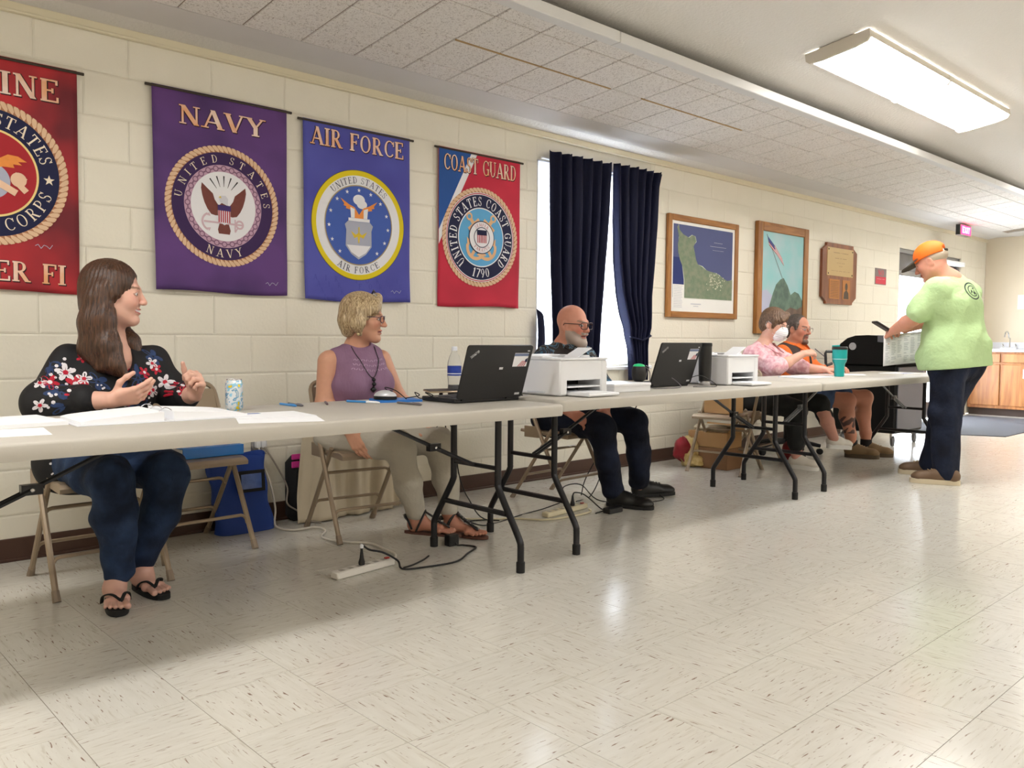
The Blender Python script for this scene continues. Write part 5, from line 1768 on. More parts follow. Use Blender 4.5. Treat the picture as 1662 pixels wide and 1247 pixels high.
# ream box, scanner, flask, card box, tumbler
rb = wempty('paper_ream_box', (3.45, -1.36, Z2), 'flat white paper box right of the near printer', 'box')
MB().box(3.30, 3.60, -1.47, -1.25, Z2 + .0005, Z2 + .042, .003).build('box_body', M_PRN, rb)
MB().box(3.297, 3.603, -1.473, -1.247, Z2 + .030, Z2 + .045, .003).build('box_lid', M_PRN, rb)
sc = wempty('handheld_scanner', (3.70, -1.31, Z2), 'black barcode scanner with a green top on its stand', 'scanner')
sp0 = (3.70, -1.31, Z2)
MB().lathe([(.045, 0), (.047, .006), (.03, .014), (.022, .02), (.022, .05)], sp0, 20).build('stand', M_RUBBER, sc, smooth='auto')
MB().lathe([(.024, .042), (.036, .05), (.040, .075), (.040, .105), (.034, .125)], sp0, 20).build('scanner_head', M_BLKPL, sc, smooth='auto')
MB().lathe([(.034, .125), (.028, .134), (.012, .139), (.001, .140)], sp0, 20).build('green_cap', mat('green_glow_plastic', (30, 160, 96), .3, var=.0, emit=.25), sc, smooth='auto')
MB().tube(spline([(3.738, -1.33, Z2 + .12), (3.752, -1.345, Z2 + .09), (3.748, -1.35, Z2 + .03), (3.74, -1.37, Z2 + .006), (3.82, -1.42, Z2 + .005), (3.97, -1.40, Z2 + .006), (4.0, -1.335, Z2 + .04), (3.98, -1.315, Z2 + .06)], 8), .003, 6).build('scanner_cable', M_PENG, sc, smooth=True)
MB().tube([(3.735, -1.325, Z2 + .05), (3.75, -1.34, Z2 + .12), (3.74, -1.33, Z2 + .128)], .004, 6).build('trigger_guard', M_PENG, sc, smooth=True)
fl_ = wempty('insulated_flask', (4.285, -1.345, Z2), 'tall black flask with a steel base between the second laptop and printer', 'flask')
fp0 = (4.285, -1.345, Z2)
MB().lathe([(.033, .0), (.035, .003), (.035, .027)], fp0, 24).build('steel_base', M_STEEL, fl_, smooth='auto')
MB().lathe([(.0352, .027), (.0375, .08), (.0395, .20), (.0395, .235)], fp0, 24).build('flask_body', M_BLKPL, fl_, smooth='auto')
MB().lathe([(.041, .235), (.041, .252), (.036, .256)], fp0, 24).build('flask_lid', M_RUBBER, fl_, smooth='auto')
cb_ = wempty('carton', (5.02, -1.05, Z2), 'small white carton with a green mark beside the second printer', 'box')
MB().box(4.90, 5.10, -1.13, -1.00, Z2 + .0005, Z2 + .058, .003).build('carton_body', M_PRN, cb_)
decal('green_mark', [[(4.92, Z2 + .015), (4.945, Z2 + .015), (4.945, Z2 + .045), (4.92, Z2 + .045)]] + line(4.98, Z2 + .03, 5.05, Z2 + .03, .008), lambda u, v: (u, -1.1306, v), mat('green_print', (60, 130, 80), .7), cb_)
tu = wempty('travel_tumbler', (6.20, -1.255, Z2), 'teal travel tumbler with a black handle and lid', 'tumbler')
tp0 = (6.20, -1.255, Z2)
M_TEAL = mat('teal_powder_coat', (10, 164, 160), .35, var=.03)
MB().lathe([(.032, 0), (.036, .004), (.038, .08), (.041, .098), (.051, .115), (.0545, .14), (.0555, .205)], tp0, 28).build('tumbler_body', M_TEAL, tu, smooth='auto')
MB().lathe([(.0553, .132), (.0556, .135)], tp0, 28, caps=False).build('seam_line', M_WHITEP, tu)
MB().lathe([(.0575, .205), (.0575, .222), (.05, .228)], tp0, 28).build('tumbler_lid', M_BLKPL, tu, smooth='auto')
MB().tube([(6.185, -1.20, Z2 + .229), (6.21, -1.25, Z2 + .233)], .007, 6).build('lid_slider', M_TEAL, tu)
hx = Vector((-.62, .78, 0))
hp = [Vector(tp0) + hx * .052 + Vector((0, 0, .19)), Vector(tp0) + hx * .098 + Vector((0, 0, .19)), Vector(tp0) + hx * .105 + Vector((0, 0, .175)), Vector(tp0) + hx * .10 + Vector((0, 0, .10)), Vector(tp0) + hx * .09 + Vector((0, 0, .085)), Vector(tp0) + hx * .052 + Vector((0, 0, .10))]
MB().tube(hp, .011, 8).build('handle', M_BLKPL, tu, smooth='auto')
decal('brand_mark', mv(text_polys('------', .012, .05, bold=1.3), 0, 0), lambda u, v: (6.20 + .0465 * math.sin(u * 20 - .35), -1.255 - .0465 * math.cos(u * 20 - .35), Z2 + .108 + v), M_WHITEP, tu)

sheet('paper_sheet', quad(5.98, -1.13, .30, .22, 14), Z2, 'white sheet beside the foot of the teal tumbler')
sheet('paper_stack', quad(5.82, -1.19, .36, .24, -4), Z2 + .0015, 'small stack of ballots left of the teal tumbler', .006)
sheet('paper_sheet', quad(6.62, -1.17, .24, .18, 30), Z2, 'crumpled looking white sheet right of the teal tumbler', .002)
sheet('paper_sheet', quad(6.40, -1.03, .20, .14, 12), Z2, 'pink form under the hand of the masked woman', .0012, matl=mat('pink_paper', (238, 208, 206), .8, var=.03))
fs_ = sheet('paper_stack', quad(7.20, -1.30, .28, .216, -5), Z2, 'white papers with blue print at the far end of the last table', .006)

MB().add([(7.10, -1.375, Z2 + .0065), (7.27, -1.39, Z2 + .0065), (7.275, -1.33, Z2 + .0065), (7.105, -1.315, Z2 + .0065)], [(0, 1, 2, 3)]).build('printed_block', M_BLUEPR, fs_)

# ---- under the tables
M_BLUECLOTH = mat('royal_blue_nylon', (20, 62, 150), .6, var=.12, vscale=6, bump=.2, bscale=12)
tb = wempty('tote_bag', (1.93, -.13, 0), 'royal blue tote bag with a clear card pocket leaning on the wall', 'bag')


def tote(u, v, s):
    a = u * 2 * math.pi
    w = .155 - .012 * math.sin(v * 3.0) + .01 * v
    x, y = w * math.copysign(abs(math.cos(a)) ** .45, math.cos(a)), (.06 - .035 * v) * math.copysign(abs(math.sin(a)) ** .7, math.sin(a))
    return (1.92 + x + .03 * (1 - v) + .006 * math.sin(v * 14 + a * 2), -.13 + y + .055 * v, .002 + .395 * v + .012 * math.sin(a * 2) * v)


MB().grid(lambda u, v: tote(u, v, 0), 40, 16).build('bag_body', M_BLUECLOTH, tb, smooth=True)
MB().add([tote(k / 40, 0, 0) for k in range(40)], [tuple(range(40))]).build('bag_bottom', M_BLUECLOTH, tb)
pk = lambda u, v: (1.955 + u, -.195 + (v - .2) * .075, v)
MB().prism([(-.075, .215), (.075, .215), (.075, .325), (-.075, .325)], 0, .004, lambda u, v, h: (pk(u, v)[0], pk(u, v)[1] - h, v)).build('pocket_frame', M_BLKFAB, tb)
MB().prism([(-.055, .232), (.055, .232), (.055, .308), (-.055, .308)], .004, .006, lambda u, v, h: (pk(u, v)[0], pk(u, v)[1] - h, v)).build('pocket_window', mat('clear_blue_vinyl', (70, 100, 170), .1, var=.4, vscale=30), tb)
bb2 = wempty('ring_binder', (1.62, -.26, .4475), 'bright blue ring binder lying on the empty folding chair', 'binder')
M_BBL = mat('bright_blue_vinyl', (14, 118, 206), .25, var=.05)
Mb = Matrix.Translation((1.655, -.275, .4475)) @ Matrix.Rotation(R(3), 4, 'Z')
MB().box(-.15, .15, -.14, .14, .0, .004, .001, M=Mb).build('cover', M_BBL, bb2)
MB().box(-.15, .15, -.14, .14, .044, .048, .001, M=Mb).build('cover', M_BBL, bb2)
MB().box(-.15, .15, -.145, -.138, .0, .048, .001, M=Mb).build('spine', M_BBL, bb2)
MB().box(-.14, .14, -.13, .13, .0045, .0435, M=Mb).build('page_block', M_PAPER, bb2)

# wall socket
ws = wempty('wall_outlet', (2.09, -.006, .38), 'steel wall outlet plate with white plugs below the near table', 'outlet')
MB().box(2.045, 2.135, -.008, -.001, .375, .49, .002).build('outlet_plate', M_STEEL, ws)
for x in (2.075, 2.108):
    MB().box(x - .013, x + .013, -.04, -.008, .415, .45, .004).build('plug', M_PENW, ws)

M_WCAB = mat('white_cable', (214, 208, 196), .5, var=.05)
c_ = MB().tube(spline([(2.075, -.035, .42), (2.085, -.06, .34), (2.115, -.09, .22), (2.135, -.10, .09), (2.10, -.17, .012), (2.13, -.30, .008), (2.24, -.33, .012), (2.25, -.42, .008), (2.16, -.55, .008), (2.20, -.70, .008), (2.27, -.80, .008), (2.26, -.95, .008), (2.24, -1.06, .010), (2.17, -1.15, .014)], 8), .0055, 8)
tag(c_.build('extension_cable', M_WCAB, None, smooth=True), 'thick white extension cable running from the outlet to the near power strip', 'cable')
c_ = MB().tube(spline([(2.108, -.035, .42), (2.15, -.07, .33), (2.21, -.09, .20), (2.205, -.10, .11), (2.26, -.12, .06), (2.30, -.17, .012), (2.33, -.24, .008)], 8), .005, 8)
tag(c_.build('extension_cable', mat('grey_cable', (150, 142, 132), .5), None, smooth=True), 'thin grey cable hanging from the outlet to the floor', 'cable')

# light jacket hanging off the back of the chair of the woman in lavender
M_CREAMC = mat('cream_jacket_cloth', (206, 194, 170), .9, var=.08, vscale=8, bump=.3, bscale=18)


def jacket(u, v):
    x = 2.30 + .62 * u + .05 * (v) * (u - .3)
    fold = .020 * math.sin(u * 21 + v * 2.5) * (.4 + .6 * (1 - v)) + .010 * math.sin(u * 47 + 1)
    y = -.17 + .03 * u + fold - .10 * max(0, .22 - v) * (1.2 - u)
    z = .008 + (.62 - .12 * u) * v
    return (x - (.08 * (1 - v) if u < .2 else 0), y, z)


o = MB().grid(jacket, 46, 26).build('jacket', M_CREAMC, None, smooth=True)
o.modifiers.new('thickness', 'SOLIDIFY').thickness = .004
tag(o, 'cream jacket hanging to the floor behind the chair of the woman in lavender', 'jacket')
# dark rucksack with pink trim behind it
rk = wempty('backpack', (2.31, -.065, 0), 'black backpack with pink trim standing behind the cream jacket', 'bag')
MB().box(2.22, 2.40, -.115, -.015, .0, .36, .035).build('bag_body', M_BLKFAB, rk, smooth='auto')
MB().box(2.225, 2.395, -.119, -.11, .30, .335, .003).build('pink_trim', mat('magenta_trim', (206, 54, 150), .6), rk)
MB().box(2.225, 2.395, -.119, -.11, .385 - .04, .375, .003).build('pink_trim', MATS['magenta_trim'], rk)

# ---- power strips and black leads
M_STRIPPL = mat('white_strip_plastic', (226, 222, 214), .4, var=.03)


def power_strip(a, b_, label, outlets=6, w=.05, h=.032, m_=None):
    a, b_ = Vector((*a, 0)), Vector((*b_, 0))
    d = b_ - a
    ang = math.atan2(d.y, d.x)
    L_ = d.length
    t = wempty('power_strip', tuple((a + b_) / 2), label, 'power strip', 'power strips on the floor')
    Mx = Matrix.Translation(a) @ Matrix.Rotation(ang, 4, 'Z')
    MB().box(0, L_, -w / 2, w / 2, .001, h, .005, M=Mx).build('strip_body', m_ or M_STRIPPL, t, smooth='auto')
    for k in range(outlets):
        x = .03 + (L_ - .09) * k / (outlets - 1)
        MB().box(x, x + .022, -.012, .012, h - .0005, h + .0008, M=Mx).build('socket', mat('socket_grey', (170, 166, 158), .5), t)
    MB().box(L_ - .04, L_ - .018, -.009, .009, h, h + .006, .002, M=Mx).build('switch', mat('switch_red', (170, 24, 22), .4), t)
    return t, Mx


t, Mx = power_strip((1.83, -1.20), (2.15, -1.16), 'white power strip nearest the camera, one black plug standing in it')
M_LEAD = mat('black_lead', (16, 16, 18), .5)


def plug(Mx, x, h=.033, tall=.055):
    k = wempty('power_plug', tuple(Mx @ Vector((x, 0, h))), None)
    return k


pl0 = Mx @ Vector((.15, 0, .034))
pg = wempty('power_lead', tuple(pl0), 'black power lead with white tipped plug in the near power strip', 'cable')
MB().lathe([(.013, 0), (.014, .012), (.009, .03), (.0055, .06), (.005, .075)], tuple(pl0), 12).build('plug', M_LEAD, pg, smooth='auto')
MB().lathe([(.008, .072), (.009, .084), (.004, .09)], tuple(pl0), 10).build('plug_tip', M_PENW, pg, smooth='auto')
tip = pl0 + Vector((0, 0, .088))
MB().tube(spline([tip, tip + Vector((.04, .0, -.03)), tip + Vector((.09, -.03, -.045)), (2.14, -1.22, .03), (2.13, -1.27, .006), (2.22, -1.31, .005), (2.38, -1.33, .005), (2.52, -1.25, .005), (2.62, -1.19, .005), (2.60, -1.12, .005), (2.58, -1.10, .005), (2.57, -1.09, .02)], 8), .0045, 8).build('lead', M_LEAD, pg, smooth=True)
MB().tube(spline([(2.14, -1.265, .008), (2.20, -1.25, .006), (2.29, -1.21, .006), (2.335, -1.19, .012)], 6), .004, 8).build('lead_branch', M_LEAD, pg, smooth=True)
ad_ = MB().box(2.535, 2.595, -1.095, -1.05, .001, .055, .004).build('power_adapter', M_BLKPL)
tag(ad_, 'small black power adapter on the floor beside the lavender woman\'s sandal', 'adapter')

t, Mx2 = power_strip((3.36, -.925), (3.74, -.885), 'cream power strip lying before the bald man\'s chair', 6, .05, .03, mat('cream_strip_plastic', (222, 212, 180), .45))
c_ = MB().tube(spline([(2.93, -.60, .006), (3.06, -.75, .006), (3.20, -.85, .006), (3.30, -.98, .006), (3.50, -1.02, .006), (3.66, -1.0, .006), (3.70, -.955, .008)], 8), .0055, 8)
tag(c_.build('extension_cable', mat('cream_cable', (208, 198, 166), .5), None, smooth=True), 'cream cable coiled round the second power strip', 'cable')
k2 = Mx2 @ Vector((.26, 0, .031))
pg = wempty('power_lead', tuple(k2), 'black power lead plugged into the cream power strip', 'cable')
MB().lathe([(.013, 0), (.014, .012), (.009, .03), (.005, .06)], tuple(k2), 12).build('plug', M_LEAD, pg, smooth='auto')
MB().tube(spline([k2 + Vector((0, 0, .06)), k2 + Vector((.02, 0, .075)), k2 + Vector((.07, -.03, .06)), (3.74, -1.0, .02), (3.72, -1.05, .012), (3.64, -1.06, .008)], 8), .004, 8).build('lead', M_LEAD, pg, smooth=True)
ad_ = MB().box(3.70, 3.82, -1.115, -1.06, .001, .032, .004).build('power_adapter', M_BLKPL)
tag(ad_, 'flat black power adapter lying beside the bald man\'s shoe', 'adapter')

# leads hanging behind the tables
M_LD = M_LEAD


def lead(pts, label, r=.0035):
    tag(MB().tube(spline(pts, 8), r, 6).build('hanging_lead', M_LD, None, smooth=True), label, 'cable', 'black leads hanging from the tables')


lead([(2.70, -.945, .722), (2.66, -.87, .60), (2.60, -.84, .45), (2.66, -.86, .30), (2.72, -.84, .12), (2.62, -.80, .012), (2.78, -.72, .006), (3.02, -.75, .006), (3.10, -.83, .006)], 'leftmost black lead hanging behind the gap between the first two tables')
lead([(2.72, -.945, .73), (2.71, -.84, .58), (2.75, -.84, .42), (2.72, -.83, .25), (2.80, -.82, .10), (2.95, -.86, .006), (3.3, -.80, .006)], 'middle black lead hanging behind the gap between the first two tables')
lead([(2.76, -.89, .73), (2.74, -.80, .62), (2.79, -.82, .50), (2.83, -.80, .30), (2.90, -.80, .15), (3.06, -.78, .006), (3.42, -.78, .006), (3.55, -.86, .05)], 'rightmost black lead hanging behind the gap between the first two tables')
lead([(4.02, -.90, .69), (4.06, -.82, .60), (4.12, -.80, .52), (4.22, -.82, .50), (4.26, -.86, .60), (4.24, -.90, .69)], 'black lead looping under the second table')
lead([(4.14, -.90, .69), (4.12, -.80, .52), (4.09, -.74, .35), (4.10, -.70, .15), (4.02, -.68, .006), (3.82, -.74, .006)], 'black lead dropping straight from under the second laptop')
lead([(4.16, -.90, .69), (4.13, -.78, .55), (4.06, -.72, .42), (4.12, -.66, .28), (4.06, -.60, .1), (4.0, -.62, .006)], 'crooked black lead dropping beside the straight one')
lead([(3.62, -.90, .006), (3.60, -.84, .10), (3.66, -.80, .13), (3.80, -.80, .12), (3.86, -.90, .03), (4.10, -1.02, .006), (4.28, -1.06, .006), (4.34, -.98, .02)], 'black lead arching over the floor by the bald man\'s shoes')
lead([(2.72, -1.27, .75), (2.80, -1.24, .76), (2.80, -1.25, .745), (2.75, -1.30, .742), (2.79, -1.33, .742)], 'short black lead at the right edge of the near laptop')
lead([(4.17, -1.33, .79), (4.22, -1.36, .80), (4.255, -1.42, .765), (4.22, -1.47, .742), (4.12, -1.46, .742), (4.06, -1.42, .742)], 'thin lead curling in front of the black flask', .0025)

# ---- cardboard boxes, snack bag, shoes under the far chairs
M_CARD = mat('brown_cardboard', (172, 132, 84), .85, var=.08, vscale=5, bump=.1, bscale=90)
M_CARDD = mat('dark_cardboard', (128, 92, 60), .85, var=.1, vscale=5)


def carton(x0, x1, y0, y1, z0, z1, label, m_, flaps=False, txt=None):
    t = wempty('cardboard_box', ((x0 + x1) / 2, (y0 + y1) / 2, z0), label, 'box', 'cardboard boxes under and on the chairs')
    MB().box(x0, x1, y0, y1, z0, z1, .003).build('box_body', m_, t)
    if flaps:
        MB().add([(x0, y0, z1), (x1, y0, z1), (x1, y0 - .05, z1 + .07), (x0, y0 - .05, z1 + .07)], [(0, 1, 2, 3)]).build('flap', m_, t)
        MB().add([(x1, y0, z1), (x1, y1, z1), (x1 + .06, y1, z1 + .05), (x1 + .06, y0, z1 + .05)], [(0, 1, 2, 3)]).build('flap', m_, t)
        MB().box(x0 + .03, x1 - .03, y0 + .02, y1 - .02, z1 + .0005, z1 + .05, .02).build('paper_wad', M_CREAMC, t)
    if txt:
        decal('stamp', mv(text_polys(txt, .05, .14, bold=1.1, serif=False), (y0 + y1) / 2, (z0 + z1) / 2 + .05), lambda u, v: (x0 - .0008, (y0 + y1) - u, v), mat('box_ink', (110, 84, 54), .8), t)
    return t


carton(5.52, 5.72, -.73, -.51, .4475, .640, 'cardboard box standing on the empty folding chair', M_CARD, txt='-ozo-')
carton(5.62, 5.85, -.66, -.28, .001, .165, 'lower cardboard box on the floor under the empty folding chair', M_CARDD)
carton(5.63, 5.84, -.65, -.29, .166, .285, 'open cardboard box stacked on the lower one under the chair', M_CARD, flaps=True)
sn = wempty('snack_bag', (5.60, -.30, 0), 'crumpled red and yellow snack bag on the floor by the baseboard', 'bag')
rs = np.random.default_rng(3)


def lump(c, r_, seed, amp=.25, n=(18, 12)):
    rg = np.random.default_rng(seed)
    ph = rg.uniform(0, 6.28, 8)

    def f(u, v):
        a, e = u * 2 * math.pi, (v - .5) * math.pi
        k = 1 + amp * (math.sin(3 * a + ph[0] + 2 * e) * .4 + math.sin(5 * e + ph[1] + a) * .35 + math.sin(7 * a + 4 * e + ph[2]) * .25)
        z = c[2] + r_[2] * k * math.sin(e)
        return (c[0] + r_[0] * k * math.cos(a) * math.cos(e), c[1] + r_[1] * k * math.sin(a) * math.cos(e), max(.001, z))
    return MB().grid(f, *n)


lump((5.60, -.32, .11), (.09, .08, .12), 5).build('yellow_wrapper', mat('yellow_foil', (206, 170, 84), .4, var=.2, vscale=14, rgb2=(226, 206, 150)), sn, smooth=True)
lump((5.54, -.30, .14), (.07, .07, .09), 6).build('red_wrapper', mat('red_foil', (150, 24, 40), .4, var=.2, vscale=14), sn, smooth=True)
lump((5.62, -.38, .05), (.09, .07, .05), 8).build('cream_wrapper', MATS['yellow_foil'], sn, smooth=True)
hb = wempty('handbag', (6.33, -.83, 0), 'dark red bag standing on the floor beside the masked woman\'s shoe', 'bag')
lump((6.33, -.82, .10), (.11, .07, .11), 11, .12).build('bag_body', mat('dark_red_cloth', (120, 20, 28), .7, var=.1), hb, smooth=True)
lump((6.32, -.86, .03), (.13, .07, .03), 12, .1).build('bag_base', mat('grey_white_cloth', (196, 196, 196), .8, var=.1), hb, smooth=True)

# =================================================================== PEOPLE: smooth surfaces grown round a posed skeleton
class SDF:
    """Smooth union of tapered limbs and ellipsoids, turned into a mesh on a grid."""

    def __init__(self):
        self.ops = []
        self.dsp = []

    def cone(self, a, b, ra, rb, k=.02, cut=False, sq=None):
        self.ops.append(('c', np.array(a, float), np.array(b, float), ra, rb, k, cut, sq))
        return self

    def chain(self, pts, rs, k=.02):
        for i in range(len(pts) - 1):
            self.cone(pts[i], pts[i + 1], rs[i], rs[i + 1], k)
        return self

    def ell(self, c, r, k=.02, rot=None, cut=False):
        self.ops.append(('e', np.array(c, float), np.array(r, float), rot, None, k, cut, None))
        return self

    def disp(self, fn):
        self.dsp.append(fn)
        return self

    def bounds(self):
        lo, hi = np.full(3, 1e9), np.full(3, -1e9)
        for o in self.ops:
            if o[6]:
                continue
            l, h = self.bb(o)
            lo, hi = np.minimum(lo, l), np.maximum(hi, h)
        return lo - .03, hi + .03

    @staticmethod
    def bb(o):
        if o[0] == 'c':
            return np.minimum(o[1] - o[3], o[2] - o[4]), np.maximum(o[1] + o[3], o[2] + o[4])
        r = o[2] if o[3] is None else np.abs(np.array(o[3])) @ o[2]
        return o[1] - r, o[1] + r

    def mesh(self, res, lo=None, hi=None):
        l, h = self.bounds()
        lo = l if lo is None else np.maximum(l, lo)
        hi = h if hi is None else np.minimum(h, hi)
        n = np.maximum(3, np.ceil((hi - lo) / res).astype(int) + 1)
        ax = [(lo[i] + res * np.arange(n[i])).astype(np.float32) for i in range(3)]
        F = np.full(n, .2, np.float32)
        for o in self.ops:
            k = o[5]
            bl, bh = self.bb(o)
            pad = max(k, .012) + 2.5 * res
            i0 = np.clip(np.floor((bl - pad - lo) / res).astype(int), 0, n)
            i1 = np.clip(np.ceil((bh + pad - lo) / res).astype(int) + 1, 0, n)
            if np.any(i1 <= i0):
                continue
            X = ax[0][i0[0]:i1[0]][:, None, None]
            Y = ax[1][i0[1]:i1[1]][None, :, None]
            Z = ax[2][i0[2]:i1[2]][None, None, :]
            sl = tuple(slice(i0[q], i1[q]) for q in range(3))
            if o[0] == 'c':
                a, b, ra, rb = o[1], o[2], o[3], o[4]
                d = b - a
                L = max(1e-9, float(d @ d))
                t = np.clip(((X - a[0]) * d[0] + (Y - a[1]) * d[1] + (Z - a[2]) * d[2]) / L, 0, 1)
                D = np.sqrt((X - a[0] - t * d[0]) ** 2 + (Y - a[1] - t * d[1]) ** 2 + (Z - a[2] - t * d[2]) ** 2) - (ra + (rb - ra) * t)
            else:
                c, r = o[1], o[2]
                x, y, z = X - c[0], Y - c[1], Z - c[2]
                if o[3] is not None:
                    m = np.array(o[3], float)      # columns = axes
                    x, y, z = (m[0, 0] * x + m[1, 0] * y + m[2, 0] * z, m[0, 1] * x + m[1, 1] * y + m[2, 1] * z, m[0, 2] * x + m[1, 2] * y + m[2, 2] * z)
                k0 = np.sqrt((x / r[0]) ** 2 + (y / r[1]) ** 2 + (z / r[2]) ** 2)
                k1 = np.sqrt((x / r[0] ** 2) ** 2 + (y / r[1] ** 2) ** 2 + (z / r[2] ** 2) ** 2) + 1e-6
                D = k0 * (k0 - 1) / k1
            A = F[sl]
            if o[6]:
                D = -D
                hh = np.maximum(k - np.abs(A - D), 0) / k
                F[sl] = np.maximum(A, D) + hh * hh * k * .25
            else:
                hh = np.maximum(k - np.abs(A - D), 0) / k
                F[sl] = np.minimum(A, D) - hh * hh * k * .25
        for fn in self.dsp:
            F += fn(ax[0][:, None, None], ax[1][None, :, None], ax[2][None, None, :]).astype(np.float32)
        F[0], F[-1] = np.abs(F[0]) + 1e-4, np.abs(F[-1]) + 1e-4
        F[:, 0], F[:, -1] = np.abs(F[:, 0]) + 1e-4, np.abs(F[:, -1]) + 1e-4
        F[:, :, 0], F[:, :, -1] = np.abs(F[:, :, 0]) + 1e-4, np.abs(F[:, :, -1]) + 1e-4
        return nets(F, lo, res)


def nets(F, lo, res):
    S = F < 0
    nx, ny, nz = F.shape
    c = np.zeros((nx - 1, ny - 1, nz - 1), np.int8)
    cor = [(i, j, k) for i in (0, 1) for j in (0, 1) for k in (0, 1)]
    for i, j, k in cor:
        c += S[i:nx - 1 + i, j:ny - 1 + j, k:nz - 1 + k]
    act = (c > 0) & (c < 8)
    ai, aj, ak = np.nonzero(act)
    idx = np.full(act.shape, -1, np.int32)
    idx[ai, aj, ak] = np.arange(len(ai))
    fv = {q: F[ai + q[0], aj + q[1], ak + q[2]] for q in cor}
    acc = np.zeros((len(ai), 3))
    cnt = np.zeros(len(ai))
    for a in cor:
        for d in range(3):
            if a[d] == 0:
                b = list(a)
                b[d] = 1
                b = tuple(b)
                fa, fb = fv[a], fv[b]
                msk = (fa < 0) != (fb < 0)
                t = np.where(msk, fa / np.where(msk, fa - fb, 1), 0)
                p = np.array(a, float)[None, :] + np.zeros((len(ai), 3))
                p[:, d] = t
                acc += p * msk[:, None]
                cnt += msk
    V = np.stack([ai, aj, ak], 1) + acc / cnt[:, None]
    V = lo + res * V
    Q = []
    for d in range(3):
        e = [(1, 2), (2, 0), (0, 1)][d]
        sl0 = [slice(None)] * 3
        sl1 = [slice(None)] * 3
        sl0[d], sl1[d] = slice(0, -1), slice(1, None)
        A, B = S[tuple(sl0)], S[tuple(sl1)]
        diff = A != B
        I = np.array(np.nonzero(diff))
        ok = (I[e[0]] > 0) & (I[e[1]] > 0) & (I[e[0]] < F.shape[e[0]] - 1) & (I[e[1]] < F.shape[e[1]] - 1)
        I = I[:, ok]
        fl = A[tuple(I)]

        def cell(o0, o1):
            J = I.copy()
            J[e[0]] -= o0
            J[e[1]] -= o1
            return idx[tuple(J)]
        q = np.stack([cell(1, 1), cell(0, 1), cell(0, 0), cell(1, 0)], 1)
        q[~fl] = q[~fl][:, ::-1]
        Q.append(q)
    Q = np.concatenate(Q)
    Q = Q[(Q >= 0).all(1)]
    return V, Q


def wrinkle(amp, f, seed, vert=1.0):
    rg = np.random.default_rng(seed)
    ws = []
    for i in range(4):
        d = rg.normal(size=3)
        d[2] *= vert
        d /= np.linalg.norm(d)
        ws.append((d * f * rg.uniform(.7, 1.5), rg.uniform(0, 6.28)))

    def fn(X, Y, Z):
        w = .6 * np.sin(X * 9 + Y * 7 + Z * 11 + seed)
        s = 0
        for d, p in ws:
            s = s + np.sin(X * d[0] + Y * d[1] + Z * d[2] + p + w * 2)
        return amp * .35 * s
    return fn


def np_mesh(name, V, Q, col=None):
    me = bpy.data.meshes.new(name)
    me.vertices.add(len(V))
    me.vertices.foreach_set('co', np.asarray(V, np.float32).ravel())
    me.loops.add(len(Q) * 4)
    me.loops.foreach_set('vertex_index', np.asarray(Q, np.int32).ravel())
    me.polygons.add(len(Q))
    me.polygons.foreach_set('loop_start', np.arange(0, len(Q) * 4, 4, dtype=np.int32))
    me.polygons.foreach_set('use_smooth', np.ones(len(Q), bool))
    if col is not None:
        at = me.color_attributes.new('Col', 'FLOAT_COLOR', 'POINT')
        c4 = np.ones((len(V), 4), np.float32)
        c4[:, :3] = col
        at.data.foreach_set('color', c4.ravel())
    me.update(calc_edges=True)
    me.validate()
    return me


def garment(name, sdf, res, material, root, lo=None, hi=None):
    V, Q = sdf.mesh(res, lo, hi)
    return link(name, np_mesh(name, V, Q), material, root)


m, n, l, b = newmat('skin')
at = n.new('ShaderNodeAttribute'); at.attribute_name = 'Col'
t = n.new('ShaderNodeTexNoise'); t.inputs['Scale'].default_value = 45; t.inputs['Detail'].default_value = 4
mr = n.new('ShaderNodeMapRange'); mr.inputs['To Min'].default_value = .92; mr.inputs['To Max'].default_value = 1.06
mm = n.new('ShaderNodeVectorMath'); mm.operation = 'SCALE'
tc = n.new('ShaderNodeTexCoord')
l.new(tc.outputs['Object'], t.inputs['Vector']); l.new(t.outputs['Fac'], mr.inputs['Value'])
l.new(at.outputs['Color'], mm.inputs[0]); l.new(mr.outputs['Result'], mm.inputs['Scale'])
l.new(mm.outputs['Vector'], b.inputs['Base Color'])
b.inputs['Roughness'].default_value = .5
b.inputs['Subsurface Weight'].default_value = .12
b.inputs['Subsurface Radius'].default_value = (.02, .008, .004)
M_SKIN = m


def v3(*a):
    return np.array(a, float)


def unit(a):
    a = np.array(a, float)
    return a / np.linalg.norm(a)


def frame3(fwd, up):
    f = unit(fwd)
    u = np.array(up, float)
    l_ = unit(np.cross(u, f))
    u = np.cross(f, l_)
    return np.stack([f, l_, u], 1)      # columns forward, left, up


